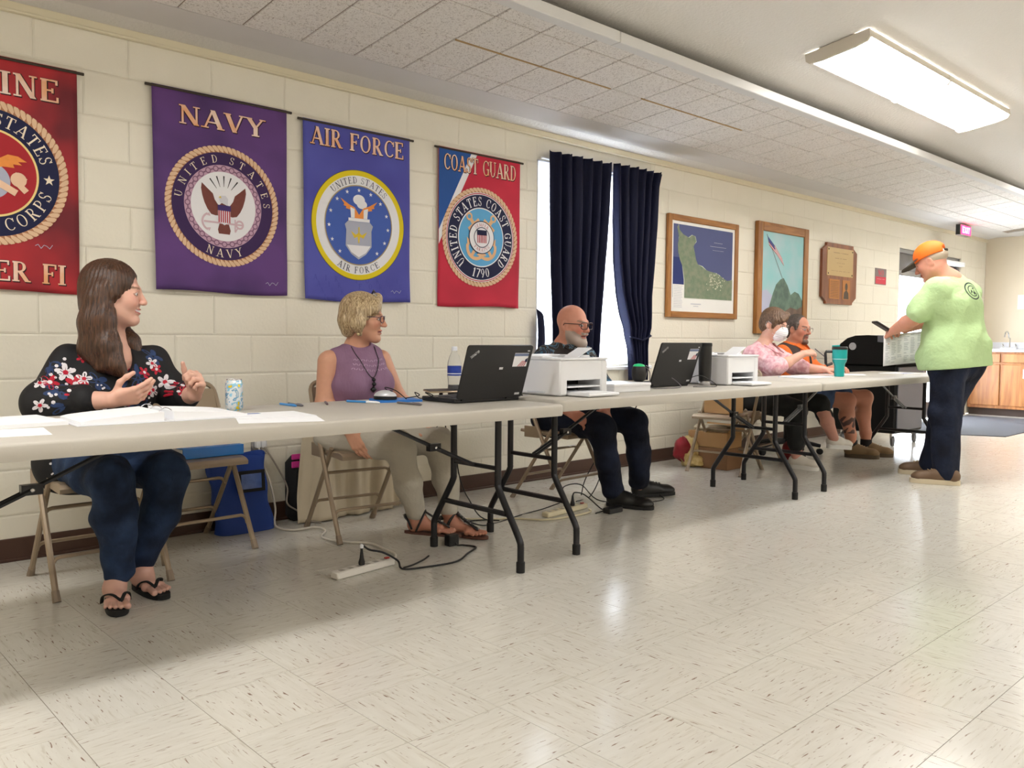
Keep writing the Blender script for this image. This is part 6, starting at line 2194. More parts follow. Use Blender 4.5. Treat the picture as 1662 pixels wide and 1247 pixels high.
def hand(S, wrist, fwd, palm, thumb, curl=(30, 35, 25), spread=4, sc=1.0, thumb_in=.3, k=.006, curls=None, thumb_up=0.0):
    """Palm, four fingers of unequal length with three bends each and a thumb leaving the side of the palm."""
    x = unit(fwd)
    nrm = np.array(palm, float)
    nrm = unit(nrm - x * (nrm @ x))
    y = np.cross(nrm, x)
    if y @ np.array(thumb, float) < 0:
        y = -y
    w = np.array(wrist, float)
    P = lambda a, b_, c: w + sc * (x * a + y * b_ + nrm * c)
    by = [.027, .008, -.011, -.029]
    bx = [.088, .092, .087, .078]
    ln = [.074, .082, .076, .060]
    rr = [.0092, .0094, .0088, .0078]
    for i in range(4):
        S.cone(P(.0, by[i] * .55, 0), P(bx[i], by[i], -.002), .0165 * sc, .0122 * sc, .010)
    S.ell(P(.045, 0, .004), (.036 * sc, .036 * sc, .014 * sc), .012, np.stack([x, y, nrm], 1))
    for i in range(4):
        cc = curls[i] if curls else curl
        a = 0
        d0 = unit(x + y * math.tan(R(spread * (1.4 - i))))
        p = P(bx[i], by[i], -.002)
        r0 = rr[i] * sc
        for q, fr in enumerate((.45, .30, .25)):
            a += R(cc[q])
            d = d0 * math.cos(a) + nrm * math.sin(a)
            p2 = p + d * ln[i] * fr * sc
            S.cone(p, p2, r0, r0 * .92, k)
            p, r0 = p2, r0 * .92
    p = P(.018, .022, .010)
    ds = [unit(x * .62 + y * .72 + nrm * (.25 + .3 * thumb_in) - nrm * thumb_up), unit(x * .9 + y * (.45 - .5 * thumb_in) + nrm * (.15 + .3 * thumb_in) - nrm * thumb_up), unit(x * .95 + y * (.25 - .6 * thumb_in) + nrm * .2)]
    r0 = .0125 * sc
    for d, L_ in zip(ds, (.045, .034, .027)):
        p2 = p + d * L_ * sc
        S.cone(p, p2, r0, r0 * .87, k + .003)
        p, r0 = p2, r0 * .87
    return P


def arm(S, sh, el, wr, r=(.050, .041, .027), k=.02):
    sh, el, wr = map(lambda q: np.array(q, float), (sh, el, wr))
    S.cone(sh, el, r[0], r[1], k)
    m_ = el + (wr - el) * .35
    S.cone(el, m_, r[1] * .98, r[1] * 1.02, k)
    S.cone(m_, wr, r[1] * 1.02, r[2], k)


def foot(S, heel, toe, h=.06, sc=1.0, big=1):
    """Bare foot with five toes; big=+1: big toe on the left of the walking direction."""
    heel, toe = np.array(heel, float), np.array(toe, float)
    d = toe - heel
    L = np.linalg.norm(d)
    x = d / L
    y = np.cross((0, 0, 1), x) * big
    S.ell(heel + x * .03 + v3(0, 0, .028), (.034, .032, .032), .02)
    S.cone(heel + x * .04 + v3(0, 0, .042), heel + x * L * .66 + y * .006 + v3(0, 0, .020), .034, .020, .025)
    S.cone(heel + x * L * .62 + y * .028 + v3(0, 0, .018), heel + x * L * .64 - y * .030 + v3(0, 0, .015), .019, .015, .02)
    for i, (o, e, r_) in enumerate(((.030, 1.0, .0125), (.008, .985, .0085), (-.010, .955, .0080), (-.027, .915, .0076), (-.042, .86, .0072))):
        S.cone(heel + x * L * .70 + y * o * .85 + v3(0, 0, .016), heel + x * (L * e - r_) + y * o + v3(0, 0, .011), r_ * .95, r_, .0035)


def head_sdf(jaw=1.0, fat=1.0, nose=1.0, ears=True, neck_to=None, neck_r=(.052, .058), smile=False):
    S = SDF()
    S.ell((-.012, 0, .032), (.097, .076, .090), .02)
    S.ell((.020, 0, -.035), (.070, .060 * fat, .085), .03)
    for s in (-1, 1):
        S.cone((.0, s * .046 * fat, -.060), (.064, s * .012, -.100 * jaw), .022 * fat, .016, .03)
        S.ell((.054, s * .037, -.024), (.028, .026 * fat, .026), .025)
        if smile:
            S.ell((.068, s * .036, -.036), (.020, .018, .018), .02)
    S.ell((.074, 0, -.100 * jaw), (.017, .020, .015), .02)
    S.cone((.084, -.028, .021), (.084, .028, .021), .010, .010, .02)
    S.cone((.092, 0, .012), (.090 + .024 * nose, 0, -.030), .0075, .0115, .012)
    for s in (-1, 1):
        S.ell((.104, s * .0115, -.033), (.011, .008, .008), .008)
        S.ell((.106, s * .034, .0005), (.020, .019, .0115), .012, cut=True)
        S.ell((.0765, s * .032, .0), (.0145, .0165, .0125), .006)
        if ears:
            S.ell((-.010, s * .077, -.008), (.021, .0075, .033), .008, frame3((.95, -s * .3, -.1), (0.1, 0, 1)))
            S.ell((-.004, s * .0855, -.006), (.010, .006, .018), .006, cut=True)
    S.ell((.088, 0, -.0600), (.012, .025, .0064), .008)
    S.ell((.0855, 0, -.0730), (.012, .022, .0074), .008)
    mc = .0055 if smile else .0030
    S.cone((.100, 0, -.0665), (.083, .027, -.0600 if smile else -.066), mc, mc * .7, .004, cut=True)
    S.cone((.100, 0, -.0665), (.083, -.027, -.0600 if smile else -.066), mc, mc * .7, .004, cut=True)
    if neck_to is not None:
        S.cone((-.022, 0, -.055), neck_to, neck_r[0], neck_r[1], .035)
    return S


def head_paint(V, skin, lip=(190, 105, 100), brow=(110, 80, 60), iris=(60, 50, 40), blush=.5, beard=None, scalp=None, teeth=False, goatee=None, browz=.0245):
    """Colours that belong to the face: lips, brows, eyes, beard."""
    x, y, z = V[:, 0], V[:, 1], V[:, 2]
    sk = np.array(lin(skin))
    C_ = np.tile(sk, (len(V), 1))

    def mixin(w, c):
        w = np.clip(w, 0, 1)[:, None]
        return C_ * (1 - w) + np.array(lin(c))[None, :] * w
    ay = np.abs(y)
    red = np.array(skin) * np.array([.98, .80, .78])
    w = np.exp(-(((x - .075) / .03) ** 2 + ((ay - .042) / .022) ** 2 + ((z + .028) / .022) ** 2)) * blush
    C_ = mixin(w, red)
    w = np.exp(-(((x - .112) / .016) ** 2 + (y / .016) ** 2 + ((z + .030) / .016) ** 2)) * blush * .8
    C_ = mixin(w, red)
    if scalp is not None:
        C_ = scalp(x, y, z, C_, mixin)
    if beard is not None:
        col, fn = beard
        C_ = mixin(fn(x, ay, z), col)
    w = ((x > .068) & (((y / .0255) ** 2 + ((z + .0660) / .0115) ** 2) < 1)).astype(float) * .85
    C_ = mixin(w, lip)
    w = ((x > .06) & (((y / .024) ** 2 + ((z + .0660 - (80 * y * y * .12 if teeth else 0)) / (.0048 if teeth else .0030)) ** 2) < 1)).astype(float)
    C_ = mixin(w, (244, 240, 234) if teeth else (110, 56, 54))
    w = ((x > .045) & (((ay - .033) / .020) ** 2 + ((z - browz - .10 * (ay - .033)) / .0045) ** 2 < 1)).astype(float) * .85
    C_ = mixin(w, brow)
    e = ((ay - .0325) / .0145) ** 2 + (z / .0062) ** 2
    C_ = mixin(((x > .05) & (e < 1.45)).astype(float) * .75, (96, 66, 56))
    C_ = mixin(((x > .05) & (e < .9)).astype(float), (232, 228, 224))
    C_ = mixin(((x > .05) & ((ay - .0335) ** 2 + z ** 2 < .0060 ** 2)).astype(float), iris)
    return C_


class Person:
    """One continuous body surface (head, trunk, limbs, hands, feet) with clothes and hair as children."""

    def __init__(self, loc, label):
        self.root = wempty('person', loc, label, 'person')
        self.parts = []
        self.headpart = None

    def skin(self, S, res, rgb, paint=None):
        self.parts.append((S.ops, rgb, paint, S.bounds()))

    def head(self, S, origin, fwd, up, sc, res, paint):
        self.setframe(origin, fwd, up, sc)
        ops = []
        for o in S.ops:
            if o[0] == 'c':
                ops.append(('c', np.array(self.h2w(o[1])), np.array(self.h2w(o[2])), o[3] * sc, o[4] * sc, o[5] * sc, o[6], None))
            else:
                rot = self.HM if o[3] is None else self.HM @ np.array(o[3])
                ops.append(('e', np.array(self.h2w(o[1])), o[2] * sc, rot, None, o[5] * sc, o[6], None))
        self.headpart = (ops, paint)

    def finish(self, res, rgb, core):
        """core: chains (points, radius) of the limbs and trunk inside the clothes"""
        S = SDF()
        for pts, r in core:
            S.chain([np.array(q, float) for q in pts], [r] * len(pts), .02)
        for p in self.parts:
            S.ops += p[0]
        S.ops += self.headpart[0]
        V, Q = S.mesh(res)
        c = np.tile(np.array(lin(rgb)), (len(V), 1))
        for ops, col, paint, (lo, hi) in self.parts:
            k = ((V > lo + .01) & (V < hi - .01)).all(1)
            if not k.any():
                continue
            c[k] = np.array(lin(col))
            if paint:
                c[k] = paint(V[k], c[k])
        L = ((V - self.HO) @ self.HM) / self.HS
        k = (np.abs(L[:, 1]) < .11) & (L[:, 2] > -.135) & (L[:, 2] < .16) & (L[:, 0] > -.14) & (L[:, 0] < .14)
        c[k] = self.headpart[1](L[k])
        return link('body', np_mesh('body', V, Q, c), M_SKIN, self.root)

    def h2w(self, p):
        return tuple(self.HO + self.HM @ (np.array(p, float) * self.HS))

    def w2h(self, p):
        return self.HM.T @ (np.array(p, float) - self.HO) / self.HS

    def setframe(self, origin, fwd, up, sc):
        self.HM, self.HO, self.HS = frame3(fwd, up), np.array(origin, float), sc

    def local(self, name, S, res, material, parent=None):
        """mesh grown in head coordinates, placed in the world"""
        V, Q = S.mesh(res)
        V = (V * self.HS) @ self.HM.T + self.HO
        return link(name, np_mesh(name, V, Q), material, parent or self.root)

    def glasses(self, material, w=.030, h=.020, yc=.033, x=.112, z=-.001, r=.0016, square=.6, lens=True, arms=True):
        g = []
        for s in (-1, 1):
            pts = []
            for i in range(21):
                a = 2 * math.pi * i / 20
                c, sn = math.cos(a), math.sin(a)
                pts.append(self.h2w((x - .010 * (abs(yc * s + w * c) / .06) ** 2, yc * s + w * math.copysign(abs(c) ** square, c), z + h * math.copysign(abs(sn) ** square, sn))))
            g.append(MB().tube(pts, r * self.HS, 6))
        root = None
        o = None
        for i, mb in enumerate(g):
            if o is None:
                o = mb.build('glasses', material, self.root, smooth=True)
            else:
                mb.build('rim', material, o, smooth=True)
        MB().tube([self.h2w((x, -.008, z + .005)), self.h2w((x + .002, 0, z + .007)), self.h2w((x, .008, z + .005))], r * self.HS, 6).build('bridge', material, o, smooth=True)
        if arms:
            for s in (-1, 1):
                MB().tube([self.h2w((x - .012, s * (yc + w), z + .008)), self.h2w((x - .025, s * .078, z + .010)), self.h2w((-.005, s * .083, z + .010)), self.h2w((-.022, s * .080, z - .012))], r * self.HS, 6).build('temple', material, o, smooth=True)
        return o


def strands(fn, n, r, name, material, parent, seg=10):
    """Locks of hair: n tapered tubes; fn(i) -> list of points."""
    mb = MB()
    for i in range(n):
        pts = spline(fn(i), seg // 3 + 1)
        m_ = len(pts)
        mb.tube(pts, [r * (.5 + .5 * math.sin(math.pi * min(1, .15 + .85 * q / (m_ - 1)) ** .8) + .05) for q in range(m_)], 5, caps=False)
    return tag(mb.build(name, material, parent, smooth=True, fix=False), kind='stuff')


def hairmat(name, c1, c2, axis=(30, 30, 3), rough=.4, bump=.35):
    m, n, l, b = newmat(name)
    tc = n.new('ShaderNodeTexCoord'); mp = n.new('ShaderNodeMapping'); mp.inputs['Scale'].default_value = axis
    l.new(tc.outputs['Object'], mp.inputs['Vector'])
    t = n.new('ShaderNodeTexNoise'); t.inputs['Scale'].default_value = 6; t.inputs['Detail'].default_value = 5; t.inputs['Distortion'].default_value = .4
    l.new(mp.outputs['Vector'], t.inputs['Vector'])
    r = n.new('ShaderNodeValToRGB'); r.color_ramp.elements[0].position = .35; r.color_ramp.elements[1].position = .68
    r.color_ramp.elements[0].color = (*lin(c1), 1); r.color_ramp.elements[1].color = (*lin(c2), 1)
    l.new(t.outputs['Fac'], r.inputs['Fac']); l.new(r.outputs['Color'], b.inputs['Base Color'])
    bp = n.new('ShaderNodeBump'); bp.inputs['Strength'].default_value = bump; bp.inputs['Distance'].default_value = .004
    l.new(t.outputs['Fac'], bp.inputs['Height']); l.new(bp.outputs['Normal'], b.inputs['Normal'])
    b.inputs['Roughness'].default_value = rough
    return m


def denim(name, c1, c2):
    return mat(name, c1, .85, var=.08, vscale=7, rgb2=c2, bump=.6, bscale=16, bdist=.02, spec=.3)


def shoe(P, heel, toe, w, mats, name='shoe', laces=True, hgt=.085, sole_h=.028):
    """Closed shoe: upper, sole and laces."""
    heel, toe = np.array(heel, float), np.array(toe, float)
    d = toe - heel
    L = float(np.linalg.norm(d))
    x = d / L
    y = np.cross((0, 0, 1), x)
    z0 = v3(0, 0, 1) - x * x[2]
    pt = lambda a, b_, c: heel + x * a * L + y * b_ + z0 * c
    S = SDF()
    S.cone(pt(.14, 0, sole_h + .030), pt(.42, 0, sole_h + .032), w * .88, w * .90, .03)
    S.cone(pt(.42, 0, sole_h + .030), pt(.80, 0, sole_h + .016), w * .90, w * .80, .03)
    S.ell(pt(.82, 0, sole_h + .018), (.055, w * .98, .030), .02, np.stack([x, y, z0], 1))
    S.cone(pt(.17, 0, sole_h + .04), pt(.20, 0, hgt), w * .85, w * .82, .03)
    S.cone(pt(.35, 0, sole_h + .045), pt(.24, 0, hgt - .005), w * .62, w * .70, .03)
    lo = None
    V, Q = S.mesh(.006)
    # flatten the underside on the sole
    zz = (V - heel) @ z0
    V = V - np.outer(np.minimum(zz - sole_h, 0), z0)
    o = link(name, np_mesh(name, V, Q), mats[0], P.root)
    pr = []
    n_ = 28
    for i in range(n_):
        a = 2 * math.pi * i / n_
        c, s = math.cos(a), math.sin(a)
        wx = .5 + .5 * math.copysign(abs(c) ** .8, c)
        ww = w * (1.08 if wx > .55 else .95) * math.copysign(abs(s) ** .75, s)
        pr.append((wx, ww))
    mb = MB()
    mb.prism(pr, 0, 1, lambda u, v, h: tuple(pt(-.02 + 1.04 * u, v, .001 + h * (sole_h + .006))))
    mb.build('sole', mats[1], o, smooth='auto')
    if laces:
        lm = mats[2]
        for q in range(4):
            a = .40 + .075 * q
            hz = sole_h + .040 + w * .88 - .005 * q
            MB().tube([tuple(pt(a, -.022, hz - .006)), tuple(pt(a + .03, 0, hz + .001)), tuple(pt(a, .022, hz - .006))], .003, 5).build('lace', lm, o, smooth=True)
    return o


from mathutils.bvhtree import BVHTree


def cloth_print(obj, items, off=.0012):
    """Flat print laid on a garment: items = (centre, facing, spin, scale, [(polygons, material)])."""
    me = obj.data
    bv = BVHTree.FromPolygons([v.co[:] for v in me.vertices], [p.vertices[:] for p in me.polygons])
    groups = {}
    for c, nrm, spin, sc, layers in items:
        nrm = Vector(nrm).normalized()
        u = nrm.cross(Vector((0, 0, 1))).normalized()
        w = u.cross(nrm)
        a, b_ = math.cos(spin), math.sin(spin)
        u, w = u * a + w * b_, w * a - u * b_
        for k, (polys, m_) in enumerate(layers):
            mb = groups.setdefault(m_.name, (MB(), m_))[0]
            for p in polys:
                vs = []
                for (x, y) in p:
                    q = Vector(c) + u * (x * sc) + w * (y * sc)
                    h = bv.ray_cast(q + nrm * .12, -nrm, .3)
                    if h[0] is None:
                        h = bv.find_nearest(q)
                    vs.append(h[0] + h[1] * 0 + nrm * off * (1 + .7 * k))
                cc = sum(vs, Vector()) / len(vs)
                n_ = len(vs)
                mb.add(vs + [cc], [(i, (i + 1) % n_, n_) for i in range(n_)])
    for nm, (mb, m_) in groups.items():
        me2 = bpy.data.meshes.new('print')
        me2.from_pydata(mb.v, [], mb.f)
        me2.update()
        tag(link('flower_print', me2, m_, obj), kind='stuff')


# ------------------------------------------------------------------ woman in the floral blouse
def flower_layers(kind):
    pet = []
    for i in range(5):
        a = 2 * math.pi * i / 5
        c, sn = math.cos(a), math.sin(a)
        q = [(.06, -.05), (.3, -.22), (.62, -.26), (.95, -.14), (1.0, .06), (.85, .22), (.55, .26), (.25, .18)]
        pet.append([(x * c - y * sn, x * sn + y * c) for x, y in q])
    eye = disc(0, 0, .26, 8)
    ray = [[(math.cos(a) * .15 - math.sin(a) * .03, math.sin(a) * .15 + math.cos(a) * .03), (math.cos(a) * .15 + math.sin(a) * .03, math.sin(a) * .15 - math.cos(a) * .03), (math.cos(a) * .6, math.sin(a) * .6)] for a in [2 * math.pi * (i + .1) / 5 for i in range(5)]]
    W_, R_, B_, K_ = mat('print_white', (226, 222, 226), .75), mat('print_red', (186, 24, 50), .75), mat('print_blue', (34, 56, 98), .75, var=.3, vscale=50), mat('print_maroon', (110, 20, 42), .75)
    if kind == 'w':
        return [(pet, W_), (ray, K_), (eye, R_)]
    if kind == 'r':
        return [(pet, R_), (ray, K_), (eye, W_)]
    if kind == 'b':
        return [([[(x * 1.2, y * .7) for x, y in p] for p in pet], B_)]
    return [(sum([disc(random.uniform(-1, 1), random.uniform(-1, 1), random.uniform(.08, .16), 6) for _ in range(9)], []), W_)]


SK1 = (228, 180, 160)
P = Person((1.10, -.70, 0), 'smiling woman with long brown hair in a black floral blouse, gesturing')
org = (1.160, -.635, 1.182)
P.setframe(org, (.875, -.46, -.03), (-.05, .03, 1), 1.03)
nb = P.w2h((1.155, -.575, .955))
S = head_sdf(jaw=1.02, fat=1.10, nose=.85, neck_to=nb, neck_r=(.055, .062), smile=True)
P.head(S, org, (.875, -.46, -.03), (-.05, .03, 1), 1.03, .0026, lambda V: head_paint(V, SK1, lip=(206, 120, 118), brow=(126, 92, 72), iris=(44, 44, 46), blush=.55, teeth=True))
S = SDF()      # chest and arms
S.ell((1.155, -.575, .86), (.155, .105, .115), .04)
S.cone((1.155, -.575, .97), (1.155, -.58, .90), .060, .085, .05)
P.skin(S, .006, SK1)
S = SDF()
arm(S, (.90, -.67, .77), (.882, -.69, .756), (1.055, -.905, .772), (.045, .045, .030))
hand(S, (1.058, -.908, .772), (.80, -.52, .22), (.35, .75, .55), (-.1, .1, 1), curls=[(12, 14, 10), (24, 22, 14), (32, 26, 16), (36, 30, 18)], spread=7, sc=1.0, thumb_in=.0, thumb_up=.0)
P.skin(S, .0032, SK1, lambda V, c: c)
S = SDF()
arm(S, (1.40, -.65, .765), (1.403, -.66, .756), (1.388, -.865, .775), (.045, .045, .030))
hand(S, (1.388, -.868, .778), (-.05, -.62, .72), (-.85, -.15, -.10), (.25, .35, .9), curls=[(62, 72, 40), (66, 76, 45), (70, 80, 48), (74, 82, 50)], spread=1, sc=1.02, thumb_in=-.25)
P.skin(S, .0032, SK1)
for heel, toe, big, ank, kn in (((1.062, -.868, .018), (1.012, -1.085, .018), 1, (1.068, -.915, .125), (1.04, -.94, .40)), ((1.182, -.775, .018), (1.205, -.995, .018), -1, (1.182, -.825, .125), (1.25, -.90, .40))):
    S = SDF()
    foot(S, heel, toe, big=big)
    S.cone(ank, (heel[0] + (toe[0] - heel[0]) * .28, heel[1] + (toe[1] - heel[1]) * .28, .055), .038, .036, .03)
    S.cone(ank, np.array(ank) + v3(0, 0, .12), .038, .05, .02)
    P.skin(S, .003, (214, 168, 152))
P.finish(.0031, SK1, [([(1.155, -.575, .92), (1.14, -.55, .75), (1.11, -.50, .55)], .075), ([(1.15, -.575, .90), (1.005, -.57, .885), (.89, -.68, .765)], .038), ([(1.15, -.575, .90), (1.31, -.60, .885), (1.40, -.65, .765)], .038),
                      ([(1.11, -.50, .53), (1.03, -.55, .51), (1.035, -.93, .47), (1.068, -.915, .13)], .036), ([(1.11, -.50, .53), (1.19, -.55, .51), (1.26, -.90, .47), (1.182, -.825, .13)], .036)])
# blouse
S = SDF()
S.ell((1.11, -.53, .60), (.205, .165, .17), .05)
S.ell((1.145, -.57, .80), (.195, .145, .165), .06)
for dx in (-.085, .085):
    S.ell((1.135 + dx, -.675, .785), (.088, .075, .085), .05)
S.cone((1.005, -.57, .895), (1.31, -.60, .895), .066, .066, .07)
S.cone((1.155, -.575, .955), (1.155, -.575, .90), .066, .10, .06)
S.cone((1.0, -.57, .890), (.880, -.69, .756), .068, .072, .05)
S.cone((.880, -.69, .756), (.985, -.825, .768), .068, .058, .04)
S.cone((1.315, -.60, .890), (1.405, -.655, .756), .068, .068, .05)
S.cone((1.405, -.655, .756), (1.396, -.775, .768), .064, .056, .04)
S.cone((1.0, -.55, .50), (1.22, -.55, .50), .13, .13, .06)
S.ell((1.165, -.665, .955), (.052, .075, .105), .015, cut=True)
S.ell((1.160, -.60, 1.01), (.078, .075, .075), .015, cut=True)
S.disp(wrinkle(.006, 42, 3, .5))
M_FLOR = mat('black_floral_rayon', (13, 13, 18), .75, var=.2, vscale=12)
bl = garment('blouse', S, .0055, M_FLOR, P.root)
its = []
spots = [(.905, .905, 'b', .05), (.955, .875, 'w', .040), (.93, .885, 'd', .05), (.985, .825, 'r', .040), (1.015, .845, 'w', .030), (1.02, .80, 'r', .028), (.895, .835, 'r', .034), (.862, .835, 'w', .026), (.92, .795, 'b', .050), (.915, .785, 'd', .05), (1.065, .83, 'b', .045), (1.04, .80, 'd', .04), (.95, .775, 'r', .018),
         (.855, .745, 'w', .026), (.935, .735, 'b', .045), (1.0, .725, 'd', .03), (1.075, .745, 'w', .034), (1.06, .745, 'r', .016), (1.195, .90, 'r', .028), (1.245, .865, 'r', .026), (1.21, .84, 'b', .052), (1.255, .83, 'r', .020), (1.27, .79, 'w', .030), (1.225, .785, 'r', .038), (1.175, .765, 'r', .036), (1.20, .735, 'b', .045), (1.27, .755, 'd', .04), (1.125, .755, 'r', .022), (1.15, .80, 'b', .035),
         (1.29, .905, 'w', .026), (1.305, .88, 'r', .024), (1.30, .935, 'b', .04), (1.335, .825, 'w', .034), (1.365, .80, 'r', .024), (1.375, .775, 'd', .035), (1.345, .775, 'r', .02), (1.02, .935, 'r', .022), (1.05, .94, 'd', .03), (1.0, .60, 'r', .034), (.93, .56, 'w', .024), (.94, .50, 'd', .04), (1.12, .62, 'b', .05), (1.2, .63, 'r', .034)]
for x_, z_, k_, s_ in spots:
    its.append(((x_, -.72, z_), (-.15 if x_ < 1.1 else .05, -1, .15), random.uniform(0, 6), s_, flower_layers(k_)))
cloth_print(bl, its)
for i in range(3):
    Mx = Matrix.Translation((1.150 + .004 * i, -.745 - .008 * (i == 1), .835 - .05 * i)) @ Matrix.Rotation(R(90), 4, 'X')
    MB().lathe([(.0055, -.01), (.0055, .004), (.003, .005)], n=10, M=Mx).build('button', M_STEEL, bl)
# jeans
M_JEAN = denim('blue_stretch_denim', (22, 34, 58), (42, 62, 94))
S = SDF()
S.cone((1.02, -.48, .515), (1.20, -.48, .515), .125, .125, .06)
S.chain([(1.02, -.52, .515), (1.025, -.78, .50), (1.035, -.945, .475)], [.115, .098, .080], .04)
S.chain([(1.035, -.945, .475), (1.055, -.935, .32), (1.068, -.915, .115)], [.080, .075, .052], .03)
S.chain([(1.20, -.52, .515), (1.235, -.75, .50), (1.262, -.905, .475)], [.115, .098, .080], .04)
S.chain([(1.262, -.905, .475), (1.24, -.875, .32), (1.182, -.825, .125)], [.080, .073, .052], .03)
S.disp(wrinkle(.004, 70, 5)).disp(wrinkle(.006, 32, 6))
garment('jeans', S, .006, M_JEAN, P.root)
# hair
M_HAIR1 = hairmat('long_brown_hair', (40, 24, 16), (98, 66, 46), (46, 46, 2.0), .36, .45)
H = P.h2w
S = SDF()
S.ell(H((-.020, 0, .040)), np.array((.108, .090, .098)) * 1.03, .02, P.HM)
S.ell(H((-.05, 0, -.03)), np.array((.078, .080, .11)) * 1.03, .03, P.HM)
S.chain([H((-.06, .045, -.04)), (1.13, -.50, .98), (1.10, -.47, .88)], [.055, .05, .022], .03)
S.chain([H((-.03, -.082, .01)), H((-.022, -.084, -.10)), (1.105, -.715, .97), (1.120, -.735, .90), (1.165, -.765, .845)], [.034, .042, .046, .036, .012], .035)
S.chain([H((-.06, -.07, -.03)), H((-.065, -.075, -.12)), (1.06, -.66, .96), (1.075, -.705, .885)], [.04, .044, .042, .016], .035)
S.chain([H((-.02, .085, .0)), H((-.005, .085, -.11)), (1.235, -.60, .985), (1.262, -.655, .90)], [.03, .034, .032, .012], .03)
S.cone(H((.020, -.066, .07)), H((.018, -.080, .0)), .018, .018, .03)
S.cone(H((.020, .066, .07)), H((.018, .080, .0)), .018, .018, .03)
S.ell(H((.125, 0, -.030)), np.array((.088, .075, .122)), .010, P.HM, cut=True)
def groove(X, Y, Z):
    a = np.arctan2(Y - org[1], X - org[0])
    return .0012 * np.sin(a * 38 + 3 * np.sin(Z * 9)) + .0007 * np.sin(a * 77 + Z * 6 + 2 * np.sin(Z * 13))
S.disp(groove)
hr = garment('hair', S, .0038, M_HAIR1, P.root)
# flip-flops
M_FLIP = mat('black_flip_flop_foam', (16, 16, 18), .8, var=.1)
for heel, toe, big in (((1.066, -.850), (1.008, -1.10), 1), ((1.180, -.757), (1.207, -1.012), -1)):
    h_, t_ = Vector((*heel, 0)), Vector((*toe, 0))
    d = t_ - h_
    L_ = d.length
    x = d / L_
    y = Vector((0, 0, 1)).cross(x)
    pr = []
    for i in range(32):
        a = 2 * math.pi * i / 32
        c, s = math.cos(a), math.sin(a)
        wx = .5 + .5 * math.copysign(abs(c) ** .85, c)
        pr.append((wx * L_, (.036 + .014 * max(0, (wx - .3))) * math.copysign(abs(s) ** .8, s)))
    so = MB().prism(pr, .0, .02, lambda u, v, hh: tuple(h_ + x * u + y * v + Vector((0, 0, .001 + hh)))).build('flip_flop', M_FLIP, P.root, smooth='auto')
    tb_ = h_ + x * L_ * .76 + y * (.012 * big) + Vector((0, 0, .022))
    for s in (-1, 1):
        pts = [tb_ + Vector((0, 0, .020)), h_ + x * L_ * .64 + y * (s * .022 + .006 * big) + Vector((0, 0, .060)), h_ + x * L_ * .52 + y * (s * .043) + Vector((0, 0, .050)), h_ + x * L_ * .42 + y * (s * .047) + Vector((0, 0, .018))]
        MB().tube(spline(pts, 6), .006, 8, flat=(1.3, .5)).build('strap', M_FLIP, so, smooth=True)
    MB().tube([tb_ + Vector((0, 0, -.004)), tb_ + Vector((0, 0, .024))], .004, 6).build('toe_post', M_FLIP, so)

# ------------------------------------------------------------------ woman in the lavender top
SK2 = (214, 160, 132)
P = Person((2.48, -.70, 0), 'blonde woman with glasses in a sleeveless lavender top, looking right')
org = (2.385, -.575, 1.108)
fw, up = (.72, -.69, -.04), (-.04, .02, 1)
P.setframe(org, fw, up, .98)
S = head_sdf(jaw=1.02, fat=1.04, neck_to=P.w2h((2.375, -.515, .935)), neck_r=(.050, .056))
P.head(S, org, fw, up, .98, .0028, lambda V: head_paint(V, SK2, lip=(176, 102, 92), brow=(150, 118, 84), iris=(66, 60, 52), blush=.55))
S = SDF()
S.ell((2.378, -.525, .85), (.120, .085, .09), .04)
S.cone((2.378, -.515, .95), (2.380, -.525, .87), .056, .080, .05)
S.cone((2.240, -.50, .895), (2.51, -.535, .895), .045, .045, .04)
P.skin(S, .006, SK2)
S = SDF()
arm(S, (2.228, -.50, .888), (2.200, -.505, .675), (2.222, -.700, .555), (.056, .047, .028))
hand(S, (2.223, -.704, .552), (.26, -.30, -.62), (.80, .50, .12), (.55, -.55, .45), curls=[(8, 14, 10), (10, 16, 12), (12, 18, 14), (14, 20, 16)], spread=3, sc=1.0, thumb_in=-.35)
P.skin(S, .0035, SK2)
S = SDF()
arm(S, (2.515, -.54, .893), (2.598, -.565, .70), (2.615, -.735, .575), (.054, .045, .028))
hand(S, (2.616, -.738, .572), (.10, -.85, -.25), (-.2, .1, -1), (-1, 0, 0), curl=(16, 18, 12), sc=1.0)
P.skin(S, .0035, SK2)
for heel, toe, big, ank, kn in (((2.44, -.885, .062), (2.628, -1.03, .040), 1, (2.482, -.90, .125), 0), ((2.685, -.865, .016), (2.765, -1.085, .016), 1, (2.690, -.895, .125), 0)):
    S = SDF()
    foot(S, heel, toe, big=big)
    fz = heel[2]
    S.cone(ank, (heel[0] + (toe[0] - heel[0]) * .25, heel[1] + (toe[1] - heel[1]) * .25, fz + .045), .036, .034, .03)
    S.cone(ank, np.array(ank) + v3(-.01, .0, .10), .036, .042, .02)
    P.skin(S, .003, (198, 138, 114))
bod2 = P.finish(.0034, SK2, [([(2.378, -.52, .90), (2.38, -.505, .75), (2.385, -.46, .52)], .07), ([(2.385, -.46, .52), (2.31, -.52, .505), (2.385, -.90, .475), (2.48, -.90, .14)], .034),
                             ([(2.385, -.46, .52), (2.48, -.52, .505), (2.645, -.86, .475), (2.69, -.895, .14)], .034)])
S = SDF()
S.ell((2.385, -.485, .60), (.175, .14, .16), .05)
S.ell((2.378, -.515, .79), (.172, .132, .16), .06)
for dx in (-.075, .075):
    S.ell((2.385 + dx, -.610, .775), (.078, .065, .075), .05)
S.cone((2.285, -.508, .905), (2.475, -.528, .905), .062, .062, .05)
S.cone((2.378, -.52, .93), (2.38, -.53, .88), .075, .11, .05)
S.cone((2.392, -.66, .985), (2.390, -.655, .885), .050, .018, .012, cut=True)
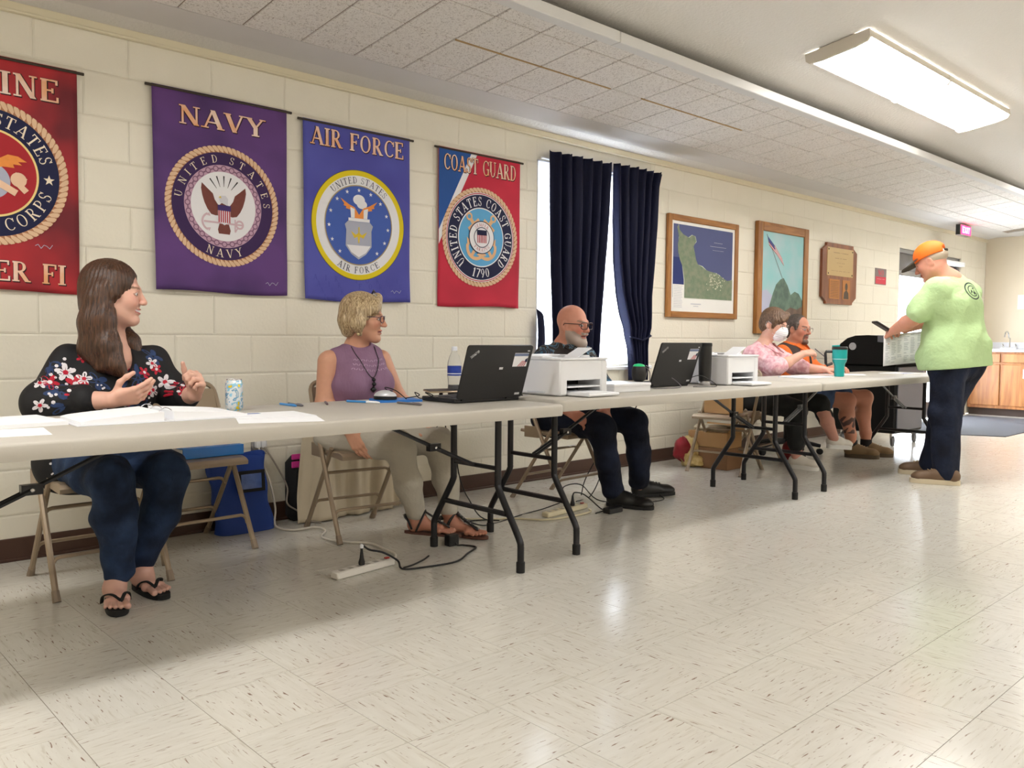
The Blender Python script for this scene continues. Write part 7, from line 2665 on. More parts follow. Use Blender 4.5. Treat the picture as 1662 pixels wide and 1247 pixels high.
S.ell((2.378, -.53, 1.005), (.072, .082, .062), .012, cut=True)
S.ell((2.195, -.50, .87), (.045, .10, .12), .015, cut=True)
S.ell((2.556, -.545, .87), (.045, .10, .12), .015, cut=True)
S.disp(wrinkle(.005, 46, 9, .25))
M_LAV = mat('lavender_viscose', (140, 106, 134), .75, var=.08, vscale=10, bump=.6, bscale=16, bdist=.02, stretch=(1, 1, .35))
tp = garment('sleeveless_top', S, .0055, M_LAV, P.root)
# lace yoke: rows of small cut-out like dashes
lm = mat('lilac_lace', (172, 142, 168), .8)
its = []
for i in range(17):
    a = -1.05 + 2.1 * i / 16
    for j in range(3):
        its.append(((2.385 + .115 * math.sin(a), -.60 - .06 * math.cos(a), .845 + .026 * j + .01 * abs(a)), (math.sin(a) * .8, -math.cos(a), .25), .6 * (-1) ** (i + j), .010, [([[(-.25, -.6), (.25, -.6), (.25, .6), (-.25, .6)]], lm)]))
cloth_print(tp, its)
M_KHAKI = mat('stone_cotton_twill', (190, 184, 170), .85, var=.05, vscale=6, bump=.6, bscale=15, bdist=.02)
S = SDF()
S.cone((2.31, -.44, .50), (2.47, -.455, .50), .115, .115, .06)
S.chain([(2.30, -.50, .505), (2.345, -.74, .505), (2.385, -.905, .480)], [.102, .088, .070], .04)
S.chain([(2.385, -.905, .480), (2.42, -.91, .30), (2.478, -.90, .145)], [.070, .064, .050], .03)
S.chain([(2.48, -.50, .505), (2.575, -.72, .505), (2.645, -.865, .482)], [.102, .088, .070], .04)
S.chain([(2.645, -.865, .482), (2.665, -.89, .30), (2.690, -.893, .140)], [.070, .064, .050], .03)
S.disp(wrinkle(.0045, 66, 12)).disp(wrinkle(.006, 30, 13))
garment('trousers', S, .006, M_KHAKI, P.root)
M_BLOND = hairmat('blonde_bob_hair', (128, 102, 68), (222, 200, 160), (30, 30, 2), .42, .12)
H = P.h2w
S = SDF()
S.ell(H((-.018, 0, .044)), np.array((.108, .092, .096)), .02, P.HM)
S.ell(H((-.050, 0, -.020)), np.array((.075, .086, .075)), .03, P.HM)
S.chain([H((-.01, -.078, .03)), H((-.005, -.090, -.03)), H((.004, -.082, -.075))], [.032, .034, .016], .03)
S.chain([H((-.01, .078, .03)), H((-.005, .090, -.03)), H((.004, .082, -.075))], [.032, .034, .016], .03)
S.chain([H((-.07, -.04, -.02)), H((-.075, -.04, -.075))], [.05, .022], .03)
S.chain([H((-.07, .04, -.02)), H((-.075, .04, -.075))], [.05, .022], .03)
S.cone(H((.060, .040, .110)), H((.072, -.055, .050)), .024, .018, .025)
S.cone(H((.060, .045, .105)), H((.062, .080, .030)), .022, .016, .025)
S.ell(H((.122, .0, -.034)), np.array((.078, .064, .092)), .012, P.HM, cut=True)
S.ell(H((.04, -.075, -.06)), np.array((.030, .03, .05)), .012, P.HM, cut=True)
o2 = org
S.disp(lambda X, Y, Z: .0010 * np.sin(np.arctan2(Y - o2[1], X - o2[0]) * 30 + 3 * np.sin(Z * 10)) + .0003 * np.sin(np.arctan2(Y - o2[1], X - o2[0]) * 71 + Z * 16))
garment('hair', S, .0035, M_BLOND, P.root)
M_GLS = mat('dark_purple_frame', (70, 40, 62), .3)
P.glasses(M_GLS, w=.026, h=.017, x=.108, z=.0, r=.0022)
# sunglasses-like clip on the crown, earrings, necklace
cl = MB().tube([H((.052, -.062, .128)), H((.048, .0, .149)), H((.052, .062, .128))], .0035, 6).build('hair_clip', M_BLKPL, P.root, smooth=True)
MB().tube([H((.056, -.064, .128)), H((.075, -.060, .118))], .005, 6).build('clip_end', M_STEEL, cl)
for s in (-1, 1):
    e = MB().tube([H((-.004, s * .092, -.050)), H((-.004, s * .094, -.064))], .0022, 6).build('earring', M_STEEL, P.root)
    c = Vector(H((-.004, s * .094, -.078)))
    MB().lathe([(.002, .012), (.010, .002), (.011, -.004), (.003, -.012)], tuple(c), 10).build('pendant', mat('pearl_gold', (226, 206, 160), .25, .4), e, smooth=True)
nk = []
for i in range(25):
    f = i / 24
    a = -1.0 + 2.0 * f
    nk.append((2.380 + .070 * math.sin(a * 1.25) * (1 - .35 * (1 - abs(a))), -.560 - .115 * (1 - a * a) ** .6 - .012 * (1 - abs(a)), .965 - .155 * (1 - a * a) ** .8))
bvs = [BVHTree.FromPolygons([v.co[:] for v in o_.data.vertices], [q_.vertices[:] for q_ in o_.data.polygons]) for o_ in (tp, bod2)]
nk2 = []
for x_, y_, z_ in [tuple(q_) for q_ in spline(nk, 2)]:
    hs = [bv_.ray_cast(Vector((x_, -1.1, z_)), Vector((0, 1, 0)), .7)[0] for bv_ in bvs]
    hs = [h_.y for h_ in hs if h_ is not None]
    nk2.append((x_, (min(hs) if hs else y_) - .004, z_))
neck = MB().tube(nk2, .0022, 6).build('necklace', M_BLKPL, P.root, smooth=True)
for k, (dz, rr) in enumerate(((0, .010), (-.022, .012), (-.05, .016))):
    hb_ = bvs[0].ray_cast(Vector((2.382, -1.1, .80 + dz)), Vector((0, 1, 0)), .7)[0]
    MB().lathe([(.002, rr), (rr, .002), (rr * .9, -.004), (.002, -rr)], (2.382, (hb_.y if hb_ else -.70) - .008, .80 + dz), 8).build('bead', M_BLKPL, neck, smooth=True)
MB().tube(arc((0, 0), .0105, 0, 360, 12, lambda u, v: (2.288 + u, -.742 + v * .5, .462 + v * .8)), .0016, 6).build('finger_ring', mat('gold', (214, 172, 84), .25, 1.0), P.root, smooth=True)
# beaded sandals
M_SOLE = mat('brown_sandal_leather', (88, 52, 40), .6, var=.1)
M_BEAD = mat('black_beaded_strap', (24, 22, 24), .4, var=.3, vscale=120)
M_BEADW = mat('pale_beads', (206, 200, 196), .4)
for heel, toe in (((2.425, -.873, .050), (2.648, -1.045, .026)), ((2.680, -.848, .003), (2.772, -1.105, .003))):
    h_, t_ = Vector(heel), Vector(toe)
    d = t_ - h_
    L_ = d.length
    x = d / L_
    y = Vector((0, 0, 1)).cross(x).normalized()
    zz = x.cross(y)
    q = lambda a, b_, c: h_ + x * (a * L_) + y * b_ + zz * c
    pr = []
    for i in range(28):
        a = 2 * math.pi * i / 28
        c, s = math.cos(a), math.sin(a)
        wx = .5 + .5 * math.copysign(abs(c) ** .85, c)
        pr.append((wx, (.032 + .014 * max(0, wx - .3)) * math.copysign(abs(s) ** .8, s)))
    so = MB().prism(pr, 0, .012, lambda u, v, hh: tuple(q(u, v, hh))).build('sandal', M_SOLE, P.root, smooth='auto')
    for pts in ([q(.20, -.044, .02), q(.27, -.044, .075), q(.33, 0, .112), q(.27, .044, .075), q(.20, .044, .02)], [q(.12, -.040, .03), q(.05, -.042, .07), q(-.015, 0, .080), q(.05, .042, .07), q(.12, .040, .03)], [q(.33, 0, .112), q(.55, .0, .078), q(.78, .010, .040)]):
        sp_ = spline(pts, 6)
        MB().tube(sp_, .011, 8, flat=(1.2, .5)).build('strap', M_BEAD, so, smooth=True)
        bd_ = MB()
        for i, pnt in enumerate(sp_):
            if i % 2 == 0:
                bd_.lathe([(.0005, -.0035), (.0035, 0), (.0005, .0035)], tuple(Vector(pnt) + zz * .004 + y * (.0035 if i % 4 else -.0035)), 6)
        tag(bd_.build('beads', M_BEADW, so, smooth=True), kind='stuff')

# ------------------------------------------------------------------ bald man with the grey beard
SK3 = (216, 152, 128)
P = Person((3.95, -.70, 0), 'bald man with a grey beard and glasses in a dark patterned shirt')
org = (3.925, -.600, 1.098)
fw, up = (.14, -.98, -.05), (0, 0, 1)
P.setframe(org, fw, up, 1.03)
bf = lambda x, ay, z: np.clip(np.maximum(((z < -.034 - .9 * np.maximum(0, x - .055)) & (x > .0) & (z < -.018 - .35 * (x - .02))).astype(float) * .9, ((x > .085) & (z < -.043) & (z > -.057) & (ay < .03)).astype(float)), 0, 1) * ((ay > .022) | (z < -.079) | ((z > -.056))).astype(float)
S = head_sdf(jaw=1.06, fat=1.06, nose=.95, neck_to=P.w2h((3.925, -.525, .935)), neck_r=(.058, .066))
S.ell((.070, 0, -.108), (.030, .034, .026), .02)
S.chain([(.02, .058, -.05), (.05, .040, -.092), (.075, .0, -.112)], [.016, .020, .022], .02)
S.chain([(.02, -.058, -.05), (.05, -.040, -.092), (.075, .0, -.112)], [.016, .020, .022], .02)
S.cone((.097, -.02, -.050), (.097, .02, -.050), .007, .007, .01)
P.head(S, org, fw, up, 1.03, .003, lambda V: head_paint(V, SK3, lip=(176, 104, 94), brow=(150, 128, 110), iris=(60, 60, 62), blush=.8, beard=((176, 164, 152), bf)))
S = SDF()
S.ell((3.925, -.545, .85), (.14, .09, .10), .04)
S.cone((3.925, -.525, .96), (3.925, -.545, .88), .064, .09, .05)
P.skin(S, .007, SK3)
for sh, el, wr, fwd, palm, th in (((3.765, -.515, .90), (3.68, -.62, .665), (3.715, -.80, .565), (.30, -.72, -.40), (.5, .3, -.75), (.80, -.2, .35)),
                                  ((4.09, -.555, .90), (4.15, -.68, .665), (3.965, -.84, .575), (-.40, -.62, -.50), (-.4, .55, -.6), (-.7, -.3, .5))):
    S = SDF()
    arm(S, sh, el, wr, (.056, .047, .032))
    hand(S, wr, fwd, palm, th, curls=[(24, 26, 18), (30, 30, 20), (34, 34, 22), (38, 36, 24)], sc=1.08, thumb_in=.15)
    P.skin(S, .004, (206, 140, 118))
P.finish(.0042, SK3, [([(3.925, -.54, .92), (3.92, -.52, .75), (3.92, -.50, .53)], .08), ([(3.925, -.54, .89), (3.765, -.515, .89)], .04), ([(3.925, -.54, .89), (4.09, -.555, .89)], .04),
                      ([(3.92, -.50, .52), (3.83, -.56, .51), (3.815, -.94, .475), (3.90, -.955, .07)], .035), ([(3.92, -.50, .52), (4.02, -.56, .51), (4.14, -.93, .495), (4.235, -.905, .08)], .035)])
S = SDF()
S.ell((3.915, -.505, .62), (.205, .165, .18), .05)
S.ell((3.925, -.535, .80), (.20, .145, .165), .06)
S.cone((3.785, -.52, .895), (4.07, -.55, .895), .070, .070, .07)
S.cone((3.925, -.53, .95), (3.925, -.54, .89), .074, .11, .06)
S.cone((3.77, -.515, .885), (3.69, -.61, .70), .072, .068, .04)
S.cone((4.085, -.555, .885), (4.142, -.67, .70), .072, .068, .04)
S.cone((3.98, -.695, .985), (3.955, -.680, .85), .058, .020, .012, cut=True)
S.ell((3.925, -.545, 1.02), (.082, .085, .070), .012, cut=True)
S.disp(wrinkle(.006, 46, 21, .5))
m, n, l, b = newmat('brown_teal_leaf_print')
tc = n.new('ShaderNodeTexCoord')
w = n.new('ShaderNodeTexNoise'); w.inputs['Scale'].default_value = 9; w.inputs['Detail'].default_value = 3; w.inputs['Distortion'].default_value = 2.2
l.new(tc.outputs['Object'], w.inputs['Vector'])
r = n.new('ShaderNodeValToRGB')
for pos, c in ((.40, (44, 36, 34)), (.49, (52, 44, 40)), (.505, (150, 170, 178)), (.52, (56, 112, 140)), (.56, (40, 60, 84)), (.60, (48, 38, 36)), (.655, (60, 50, 46)), (.66, (176, 178, 170)), (.68, (58, 96, 116))):
    e = r.color_ramp.elements.new(pos); e.color = (*lin(c), 1)
l.new(w.outputs['Fac'], r.inputs['Fac']); l.new(r.outputs['Color'], b.inputs['Base Color']); b.inputs['Roughness'].default_value = .75
M_HAW = m
sh3 = garment('patterned_shirt', S, .006, M_HAW, P.root)
M_COLL = M_HAW
for s in (-1, 1):      # collar leaves
    a = Vector((3.925 + s * .068, -.575, .975))
    pts = [a, a + Vector((s * .015, -.02, -.015)), Vector((3.955 + s * .055, -.690, .895)), Vector((3.955 + s * .012, -.680, .915)), Vector((3.93 + s * .035, -.625, .985))]
    MB().add(pts + [p + Vector((0, -.006, .004)) for p in pts], [(0, 1, 2, 3, 4), (9, 8, 7, 6, 5)] + [(i, (i + 1) % 5, 5 + (i + 1) % 5, 5 + i) for i in range(5)]).build('collar', M_HAW, sh3)
M_DKJEAN = denim('dark_indigo_denim', (13, 17, 32), (22, 30, 50))
S = SDF()
S.cone((3.84, -.50, .505), (4.02, -.51, .505), .125, .125, .06)
S.chain([(3.83, -.54, .51), (3.82, -.76, .51), (3.815, -.945, .480)], [.110, .098, .078], .04)
S.chain([(3.815, -.945, .480), (3.86, -.955, .28), (3.905, -.965, .105)], [.078, .074, .066], .03)
S.chain([(4.02, -.54, .51), (4.09, -.76, .525), (4.14, -.935, .500)], [.110, .098, .080], .04)
S.chain([(4.14, -.935, .500), (4.19, -.93, .28), (4.235, -.905, .115)], [.080, .074, .066], .03)
S.disp(wrinkle(.003, 60, 25)).disp(wrinkle(.006, 24, 26))
garment('jeans', S, .007, M_DKJEAN, P.root)
M_BSHOE = mat('black_shoe_leather', (16, 16, 17), .45, var=.1)
shoe(P, (3.895, -.93, 0), (4.00, -1.195, 0), .048, (M_BSHOE, M_RUBBER, M_RUBBER), sole_h=.014, hgt=.075)
shoe(P, (4.215, -.865, .004), (4.46, -1.01, .010), .048, (M_BSHOE, M_RUBBER, M_RUBBER), sole_h=.014, hgt=.075)
M_GL3 = mat('tortoise_frame', (58, 36, 34), .3)
P.glasses(M_GL3, w=.028, h=.020, x=.112, z=-.001, r=.0026, square=.5)
# short grey hair at the back and sides is only a trace: a thin fringe above the ears
# ------------------------------------------------------------------ woman with the face mask
SK4 = (222, 172, 150)
P = Person((6.18, -.70, 0), 'woman with short brown hair, white face mask and pink shirt, writing')
org = (6.245, -.675, 1.140)
fw, up = (.10, -.95, -.28), (.03, -.28, 1)
P.setframe(org, fw, up, .98)
S = head_sdf(jaw=1.0, fat=1.0, neck_to=P.w2h((6.20, -.60, .95)), neck_r=(.048, .055))
P.head(S, org, fw, up, .98, .004, lambda V: head_paint(V, SK4, brow=(120, 96, 76), iris=(60, 52, 46), blush=.4))
S = SDF()
S.ell((6.20, -.60, .87), (.13, .09, .09), .04)
S.cone((6.205, -.605, .96), (6.20, -.60, .90), .055, .08, .05)
P.skin(S, .007, SK4)
S = SDF()
arm(S, (6.07, -.60, .90), (6.065, -.81, .790), (6.265, -.925, .905), (.050, .042, .028))
hand(S, (6.268, -.927, .907), (.78, -.42, .10), (.2, .4, -.9), (-.2, -.3, .9), curls=[(38, 40, 22), (42, 44, 26), (46, 46, 28), (48, 48, 28)], sc=.98, thumb_in=.6)
P.skin(S, .0042, SK4)
S = SDF()
arm(S, (6.34, -.63, .90), (6.40, -.80, .785), (6.505, -.975, .778), (.050, .042, .028))
hand(S, (6.507, -.978, .778), (.6, -.6, -.06), (0, .1, -1), (-.7, -.4, .1), curl=(14, 16, 12), sc=.98)
P.skin(S, .0042, SK4)
for kn, an in (((6.10, -.99, .42), (6.135, -.955, .10)), ((6.47, -.99, .45), (6.655, -1.01, .205))):
    S = SDF()
    S.chain([kn, (np.array(kn) * .6 + np.array(an) * .4), an], [.055, .055, .036], .02)
    P.skin(S, .006, (206, 150, 132))
P.finish(.0046, SK4, [([(6.20, -.60, .92), (6.18, -.56, .75), (6.16, -.49, .53)], .07), ([(6.20, -.60, .89), (6.07, -.60, .885)], .04), ([(6.20, -.60, .89), (6.34, -.63, .885)], .04),
                      ([(6.16, -.49, .52), (6.085, -.56, .515), (6.10, -.98, .46)], .035), ([(6.135, -.955, .11), (6.145, -.97, .045)], .028), ([(6.16, -.49, .52), (6.26, -.56, .53), (6.46, -.97, .49)], .035), ([(6.60, -1.005, .25), (6.65, -1.005, .18)], .026)])
M_PINK = mat('pink_paisley_cotton', (222, 158, 168), .8, var=.05, vscale=34, rgb2=(238, 200, 204), bump=.7, bscale=14, bdist=.02)
S = SDF()
S.ell((6.155, -.52, .62), (.185, .15, .17), .05)
S.ell((6.19, -.575, .80), (.185, .135, .16), .06)
S.cone((6.075, -.60, .885), (6.325, -.625, .885), .066, .066, .07)
S.cone((6.20, -.59, .95), (6.20, -.59, .89), .070, .10, .06)
S.cone((6.065, -.60, .885), (6.060, -.79, .80), .072, .072, .04)
S.cone((6.060, -.79, .80), (6.105, -.825, .815), .070, .064, .03)
S.cone((6.335, -.63, .885), (6.392, -.79, .80), .072, .070, .04)
S.cone((6.392, -.79, .80), (6.425, -.85, .785), .066, .058, .03)
S.ell((6.235, -.69, .975), (.055, .07, .075), .012, cut=True)
S.ell((6.208, -.61, 1.025), (.070, .075, .065), .012, cut=True)
S.disp(wrinkle(.008, 44, 31, .6))
sh4 = garment('pink_shirt', S, .0065, M_PINK, P.root)
for s in (-1, 1):
    a = Vector((6.215 + s * .058, -.63, .985))
    pts = [a, a + Vector((s * .018, -.02, -.02)), Vector((6.25 + s * .05, -.735, .905)), Vector((6.25 + s * .012, -.725, .925)), Vector((6.225 + s * .03, -.67, .985))]
    MB().add(pts + [p + Vector((0, -.006, .004)) for p in pts], [(0, 1, 2, 3, 4), (9, 8, 7, 6, 5)] + [(i, (i + 1) % 5, 5 + (i + 1) % 5, 5 + i) for i in range(5)]).build('collar', M_PINK, sh4)
M_BLKTR = mat('black_capri_cloth', (22, 24, 24), .85, var=.15, vscale=7)
S = SDF()
S.cone((6.09, -.48, .505), (6.26, -.48, .505), .118, .118, .06)
S.chain([(6.08, -.52, .515), (6.085, -.78, .51), (6.095, -.975, .475)], [.105, .092, .072], .04)
S.chain([(6.095, -.975, .475), (6.115, -.965, .30), (6.125, -.96, .20)], [.072, .070, .068], .03)
S.chain([(6.26, -.52, .53), (6.37, -.80, .55), (6.46, -.975, .50)], [.105, .090, .070], .04)
S.chain([(6.46, -.975, .50), (6.55, -.99, .36)], [.070, .062], .03)
S.disp(wrinkle(.005, 60, 35))
garment('trousers', S, .007, M_BLKTR, P.root)
M_WSH = mat('white_canvas_shoe', (222, 216, 204), .7, var=.05)
M_WSOLE = mat('white_rubber_sole', (228, 226, 220), .6)
shoe(P, (6.145, -.90, 0), (6.155, -1.13, 0), .044, (M_WSH, M_WSOLE, M_WSOLE), hgt=.07, laces=False)
shoe(P, (6.61, -.975, .125), (6.82, -1.07, .105), .044, (M_WSH, M_WSOLE, M_WSOLE), hgt=.07)
M_BRN = hairmat('short_brown_hair', (62, 44, 32), (140, 108, 82), (40, 40, 10), .5)
H = P.h2w
S = SDF()
S.ell(H((-.018, 0, .044)), np.array((.106, .088, .096)), .02, P.HM)
S.ell(H((-.055, 0, -.015)), np.array((.068, .076, .075)), .03, P.HM)
S.cone(H((.058, .055, .095)), H((.080, -.050, .052)), .026, .018, .025)
S.cone(H((.035, -.075, .04)), H((.030, -.078, -.02)), .018, .012, .02)
S.cone(H((.035, .075, .04)), H((.030, .078, -.02)), .018, .012, .02)
S.ell(H((.126, .0, -.040)), np.array((.080, .075, .092)), .012, P.HM, cut=True)
for s in (-1, 1):
    S.ell(H((-.004, s * .088, -.018)), np.array((.022, .022, .032)), .01, P.HM, cut=True)
o4 = org
S.disp(lambda X, Y, Z: .0018 * np.sin(np.arctan2(Y - o4[1], X - o4[0]) * 30 + 5 * np.sin(Z * 22)))
garment('hair', S, .0045, M_BRN, P.root)
P.glasses(mat('thin_steel_frame', (150, 140, 134), .3, .7), w=.025, h=.015, x=.110, z=.004, r=.0016)
# pleated mask
S = SDF()
S.ell((.080, 0, -.048), (.052, .064, .060), .02)
S.ell((.060, 0, -.095), (.044, .050, .034), .03)
S.ell((.02, 0, .062), (.14, .14, .070), .006, cut=True)
S.ell((-.035, 0, -.06), (.075, .12, .12), .006, cut=True)
S.disp(lambda X, Y, Z: .0014 * np.sin(Z * 420))
mk = P.local('face_mask', S, .003, mat('white_mask_fabric', (238, 240, 242), .8, var=.02))
for s in (-1, 1):
    MB().tube(spline([H((.055, s * .056, -.025)), H((.02, s * .078, .0)), H((-.022, s * .086, .018)), H((-.035, s * .082, -.01)), H((-.015, s * .076, -.04)), H((.045, s * .056, -.075))], 5), .0015, 5).build('ear_loop', M_PENW, mk, smooth=True)
pn = wempty('pen', H((.1, -.1, -.15)), 'pen held in the hand of the masked woman', 'pen')
MB().tube([(6.335, -.985, .945), (6.395, -1.035, .885)], .0045, 6).build('barrel', M_PENG, pn, smooth='auto')
MB().tube([(6.395, -1.035, .885), (6.402, -1.041, .878)], [.004, .001], 6).build('tip', M_STEEL, pn)

# ------------------------------------------------------------------ man in the orange shirt
SK5 = (200, 138, 112)
P = Person((6.92, -.70, 0), 'man with a goatee and glasses in an orange shirt and dark vest')
org = (6.870, -.555, 1.108)
fw, up = (-.12, -.98, -.06), (0, 0, 1)
P.setframe(org, fw, up, 1.0)
gf = lambda x, ay, z: (((x > .055) & (z < -.086) & (ay < .028)) | ((x > .075) & (z < -.045) & (z > -.058) & (ay < .032)) | ((x > .065) & (ay > .022) & (ay < .033) & (z < -.05))).astype(float) * .85
S = head_sdf(jaw=1.06, fat=1.05, nose=1.0, neck_to=P.w2h((6.865, -.50, .94)), neck_r=(.058, .066))
S.ell((.078, 0, -.112), (.020, .024, .018), .02)
P.head(S, org, fw, up, 1.0, .004, lambda V: head_paint(V, SK5, lip=(160, 96, 84), brow=(70, 56, 46), iris=(46, 40, 36), blush=.8, beard=((74, 60, 52), gf)))
S = SDF()
S.ell((6.865, -.50, .86), (.15, .10, .10), .04)
P.skin(S, .008, SK5)
for sh, el, wr, fwd, palm, th in (((6.70, -.49, .90), (6.62, -.62, .70), (6.70, -.86, .775), (.45, -.8, .05), (.2, .1, -1), (.7, -.2, .2)),
                                  ((7.03, -.50, .90), (7.09, -.64, .70), (6.95, -.87, .775), (-.45, -.8, .05), (-.2, .1, -1), (-.7, -.2, .2))):
    S = SDF()
    arm(S, sh, el, wr, (.056, .048, .032))
    hand(S, wr, fwd, palm, th, curl=(22, 26, 18), sc=1.06)
    P.skin(S, .005, SK5)
for hip, kn, an in (((6.96, -.55, .52), (7.345, -.945, .510), (7.295, -.99, .10)), ((6.79, -.55, .52), (6.99, -.955, .500), (7.115, -.945, .10))):
    S = SDF()
    S.cone(hip, kn, .085, .066, .03)
    k_, a_ = np.array(kn), np.array(an)
    S.chain([k_, k_ + (a_ - k_) * .35 + v3(0, .02, 0), k_ + (a_ - k_) * .75, a_], [.064, .062, .044, .040], .03)
    tat = k_ + (a_ - k_) * .52
    def ink(V, c, tat=tat, on=(kn[0] < 7.1)):
        if not on:
            return c
        q = V - tat
        nz = np.sin(V[:, 0] * 140 + 2) + np.sin(V[:, 2] * 120 + V[:, 1] * 90) + np.sin(V[:, 2] * 61 + 1)
        w = ((np.abs(q[:, 2]) < .075) & (q[:, 0] - q[:, 1] * .2 < .015) & (nz > -.5)).astype(float)[:, None] * .85
        return c * (1 - w) + np.array(lin((44, 40, 46)))[None, :] * w
    P.skin(S, .0055, SK5, ink)
P.finish(.005, SK5, [([(6.865, -.50, .94), (6.865, -.49, .75), (6.865, -.46, .53)], .075), ([(6.865, -.50, .89), (6.70, -.49, .885)], .04), ([(6.865, -.50, .89), (7.03, -.50, .885)], .04),
                     ([(6.79, -.55, .52), (6.865, -.46, .53), (6.96, -.55, .52)], .06)])
M_ORG = mat('orange_shirt_cotton', (232, 116, 46), .8, var=.06, vscale=8, bump=.7, bscale=14, bdist=.02)
S = SDF()
S.ell((6.865, -.46, .62), (.205, .165, .18), .05)
S.ell((6.865, -.495, .80), (.20, .14, .165), .06)
S.cone((6.72, -.49, .895), (7.01, -.50, .895), .068, .068, .07)
S.cone((6.865, -.50, .955), (6.865, -.50, .89), .074, .11, .06)
S.chain([(6.71, -.49, .885), (6.625, -.615, .72), (6.66, -.72, .745)], [.070, .064, .054], .04)
S.chain([(7.02, -.50, .885), (7.085, -.635, .72), (7.03, -.74, .745)], [.070, .064, .054], .04)
S.ell((6.90, -.60, .985), (.05, .06, .07), .012, cut=True)
S.ell((6.866, -.52, 1.03), (.078, .082, .068), .012, cut=True)
S.disp(wrinkle(.007, 46, 41, .5))
sh5 = garment('orange_shirt', S, .0075, M_ORG, P.root)
for s in (-1, 1):
    a = Vector((6.875 + s * .064, -.54, .985))
    pts = [a, a + Vector((s * .02, -.02, -.02)), Vector((6.905 + s * .055, -.655, .905)), Vector((6.905 + s * .012, -.645, .925)), Vector((6.88 + s * .035, -.59, .99))]
    MB().add(pts + [p + Vector((0, -.006, .004)) for p in pts], [(0, 1, 2, 3, 4), (9, 8, 7, 6, 5)] + [(i, (i + 1) % 5, 5 + (i + 1) % 5, 5 + i) for i in range(5)]).build('collar', M_ORG, sh5)
S = SDF()
S.ell((6.865, -.46, .62), (.222, .182, .18), .05)
S.ell((6.865, -.495, .80), (.220, .160, .175), .06)
S.cone((6.76, -.485, .905), (6.97, -.495, .905), .078, .078, .06)
S.ell((6.885, -.68, .80), (.085, .12, .22), .02, cut=True)
S.ell((6.866, -.52, 1.02), (.10, .10, .085), .012, cut=True)
S.disp(wrinkle(.006, 46, 41, .5))
garment('dark_vest', S, .0075, mat('dark_brown_vest_cloth', (66, 54, 50), .85, var=.1), P.root)
M_SHORT = denim('faded_denim_shorts', (52, 70, 104), (78, 98, 132))
S = SDF()
S.cone((6.79, -.46, .51), (6.95, -.46, .51), .125, .125, .06)
S.chain([(6.79, -.52, .525), (6.915, -.80, .518)], [.112, .098], .04)
S.chain([(6.96, -.52, .525), (7.20, -.80, .520)], [.112, .098], .04)
S.disp(wrinkle(.006, 50, 45))
garment('denim_shorts', S, .008, M_SHORT, P.root)
M_BOOT = mat('tan_suede_boot', (128, 104, 74), .9, var=.15, vscale=14, bump=.2, bscale=200)
M_BOOTS = mat('dark_boot_sole', (84, 70, 52), .8)
M_SOCK = mat('black_sock', (30, 28, 30), .9)
M_LACE = mat('tan_lace', (150, 128, 96), .8)
for hl, te, an in (((7.10, -.895, 0), (7.195, -1.15, 0), (7.115, -.945, .10)), ((7.28, -.94, 0), (7.39, -1.185, 0), (7.295, -.99, .10))):
    shoe(P, hl, te, .052, (M_BOOT, M_BOOTS, M_LACE), hgt=.095)
    MB().lathe([(.047, .07), (.049, .12), (.048, .15)], (an[0], an[1], 0), 14, caps=False).build('sock', M_SOCK, P.root, smooth=True)
M_DKH = hairmat('dark_grey_hair', (44, 36, 32), (110, 98, 90), (40, 40, 10), .5)
H = P.h2w
S = SDF()
S.ell(H((-.026, 0, .040)), np.array((.098, .083, .092)), .02, P.HM)
S.ell(H((-.060, 0, -.03)), np.array((.058, .070, .075)), .03, P.HM)
S.cone(H((.028, -.076, .045)), H((.022, -.077, .0)), .014, .010, .02)
S.cone(H((.028, .076, .045)), H((.022, .077, .0)), .014, .010, .02)
S.ell(H((.120, .0, .010)), np.array((.090, .080, .100)), .012, P.HM, cut=True)
for s in (-1, 1):
    S.ell(H((-.006, s * .086, -.02)), np.array((.022, .022, .034)), .01, P.HM, cut=True)
garment('hair', S, .0045, M_DKH, P.root)
P.glasses(MATS['thin_steel_frame'], w=.026, h=.017, x=.112, z=-.002, r=.0016)

# ------------------------------------------------------------------ standing man in the lime shirt
SK6 = (214, 150, 126)
P = Person((6.48, -1.90, 0), 'standing man in an orange cap and lime green shirt holding a ballot')
org = (6.462, -1.800, 1.588)
fw, up = (-.10, .90, -.40), (-.04, .40, 1)
P.setframe(org, fw, up, 1.05)
S = head_sdf(jaw=1.04, fat=1.08, nose=1.0, neck_to=P.w2h((6.515, -1.915, 1.435)), neck_r=(.062, .070))
P.head(S, org, fw, up, 1.05, .004, lambda V: head_paint(V, SK6, brow=(150, 120, 96), iris=(60, 60, 64), blush=.8))
S = SDF()
arm(S, (6.318, -1.82, 1.29), (6.292, -1.755, 1.175), (6.395, -1.575, 1.090), (.056, .052, .034))
hand(S, (6.397, -1.570, 1.088), (.55, .60, -.35), (.45, -.2, -.8), (.1, .6, .6), curls=[(30, 30, 20), (34, 34, 22), (36, 36, 22), (38, 38, 22)], sc=1.08, thumb_in=.5)
P.skin(S, .005, SK6)
S = SDF()
arm(S, (6.71, -1.93, 1.33), (6.745, -1.76, 1.20), (6.575, -1.58, 1.105), (.056, .052, .034))
hand(S, (6.572, -1.577, 1.103), (-.70, .40, -.05), (.0, .0, -1), (.3, .7, .2), curls=[(36, 36, 24), (40, 40, 26), (42, 42, 28), (44, 44, 28)], sc=1.08, thumb_in=.5)
P.skin(S, .005, SK6)
S = SDF()
S.cone((6.515, -1.915, 1.46), (6.52, -1.92, 1.38), .066, .09, .05)
P.skin(S, .008, SK6)
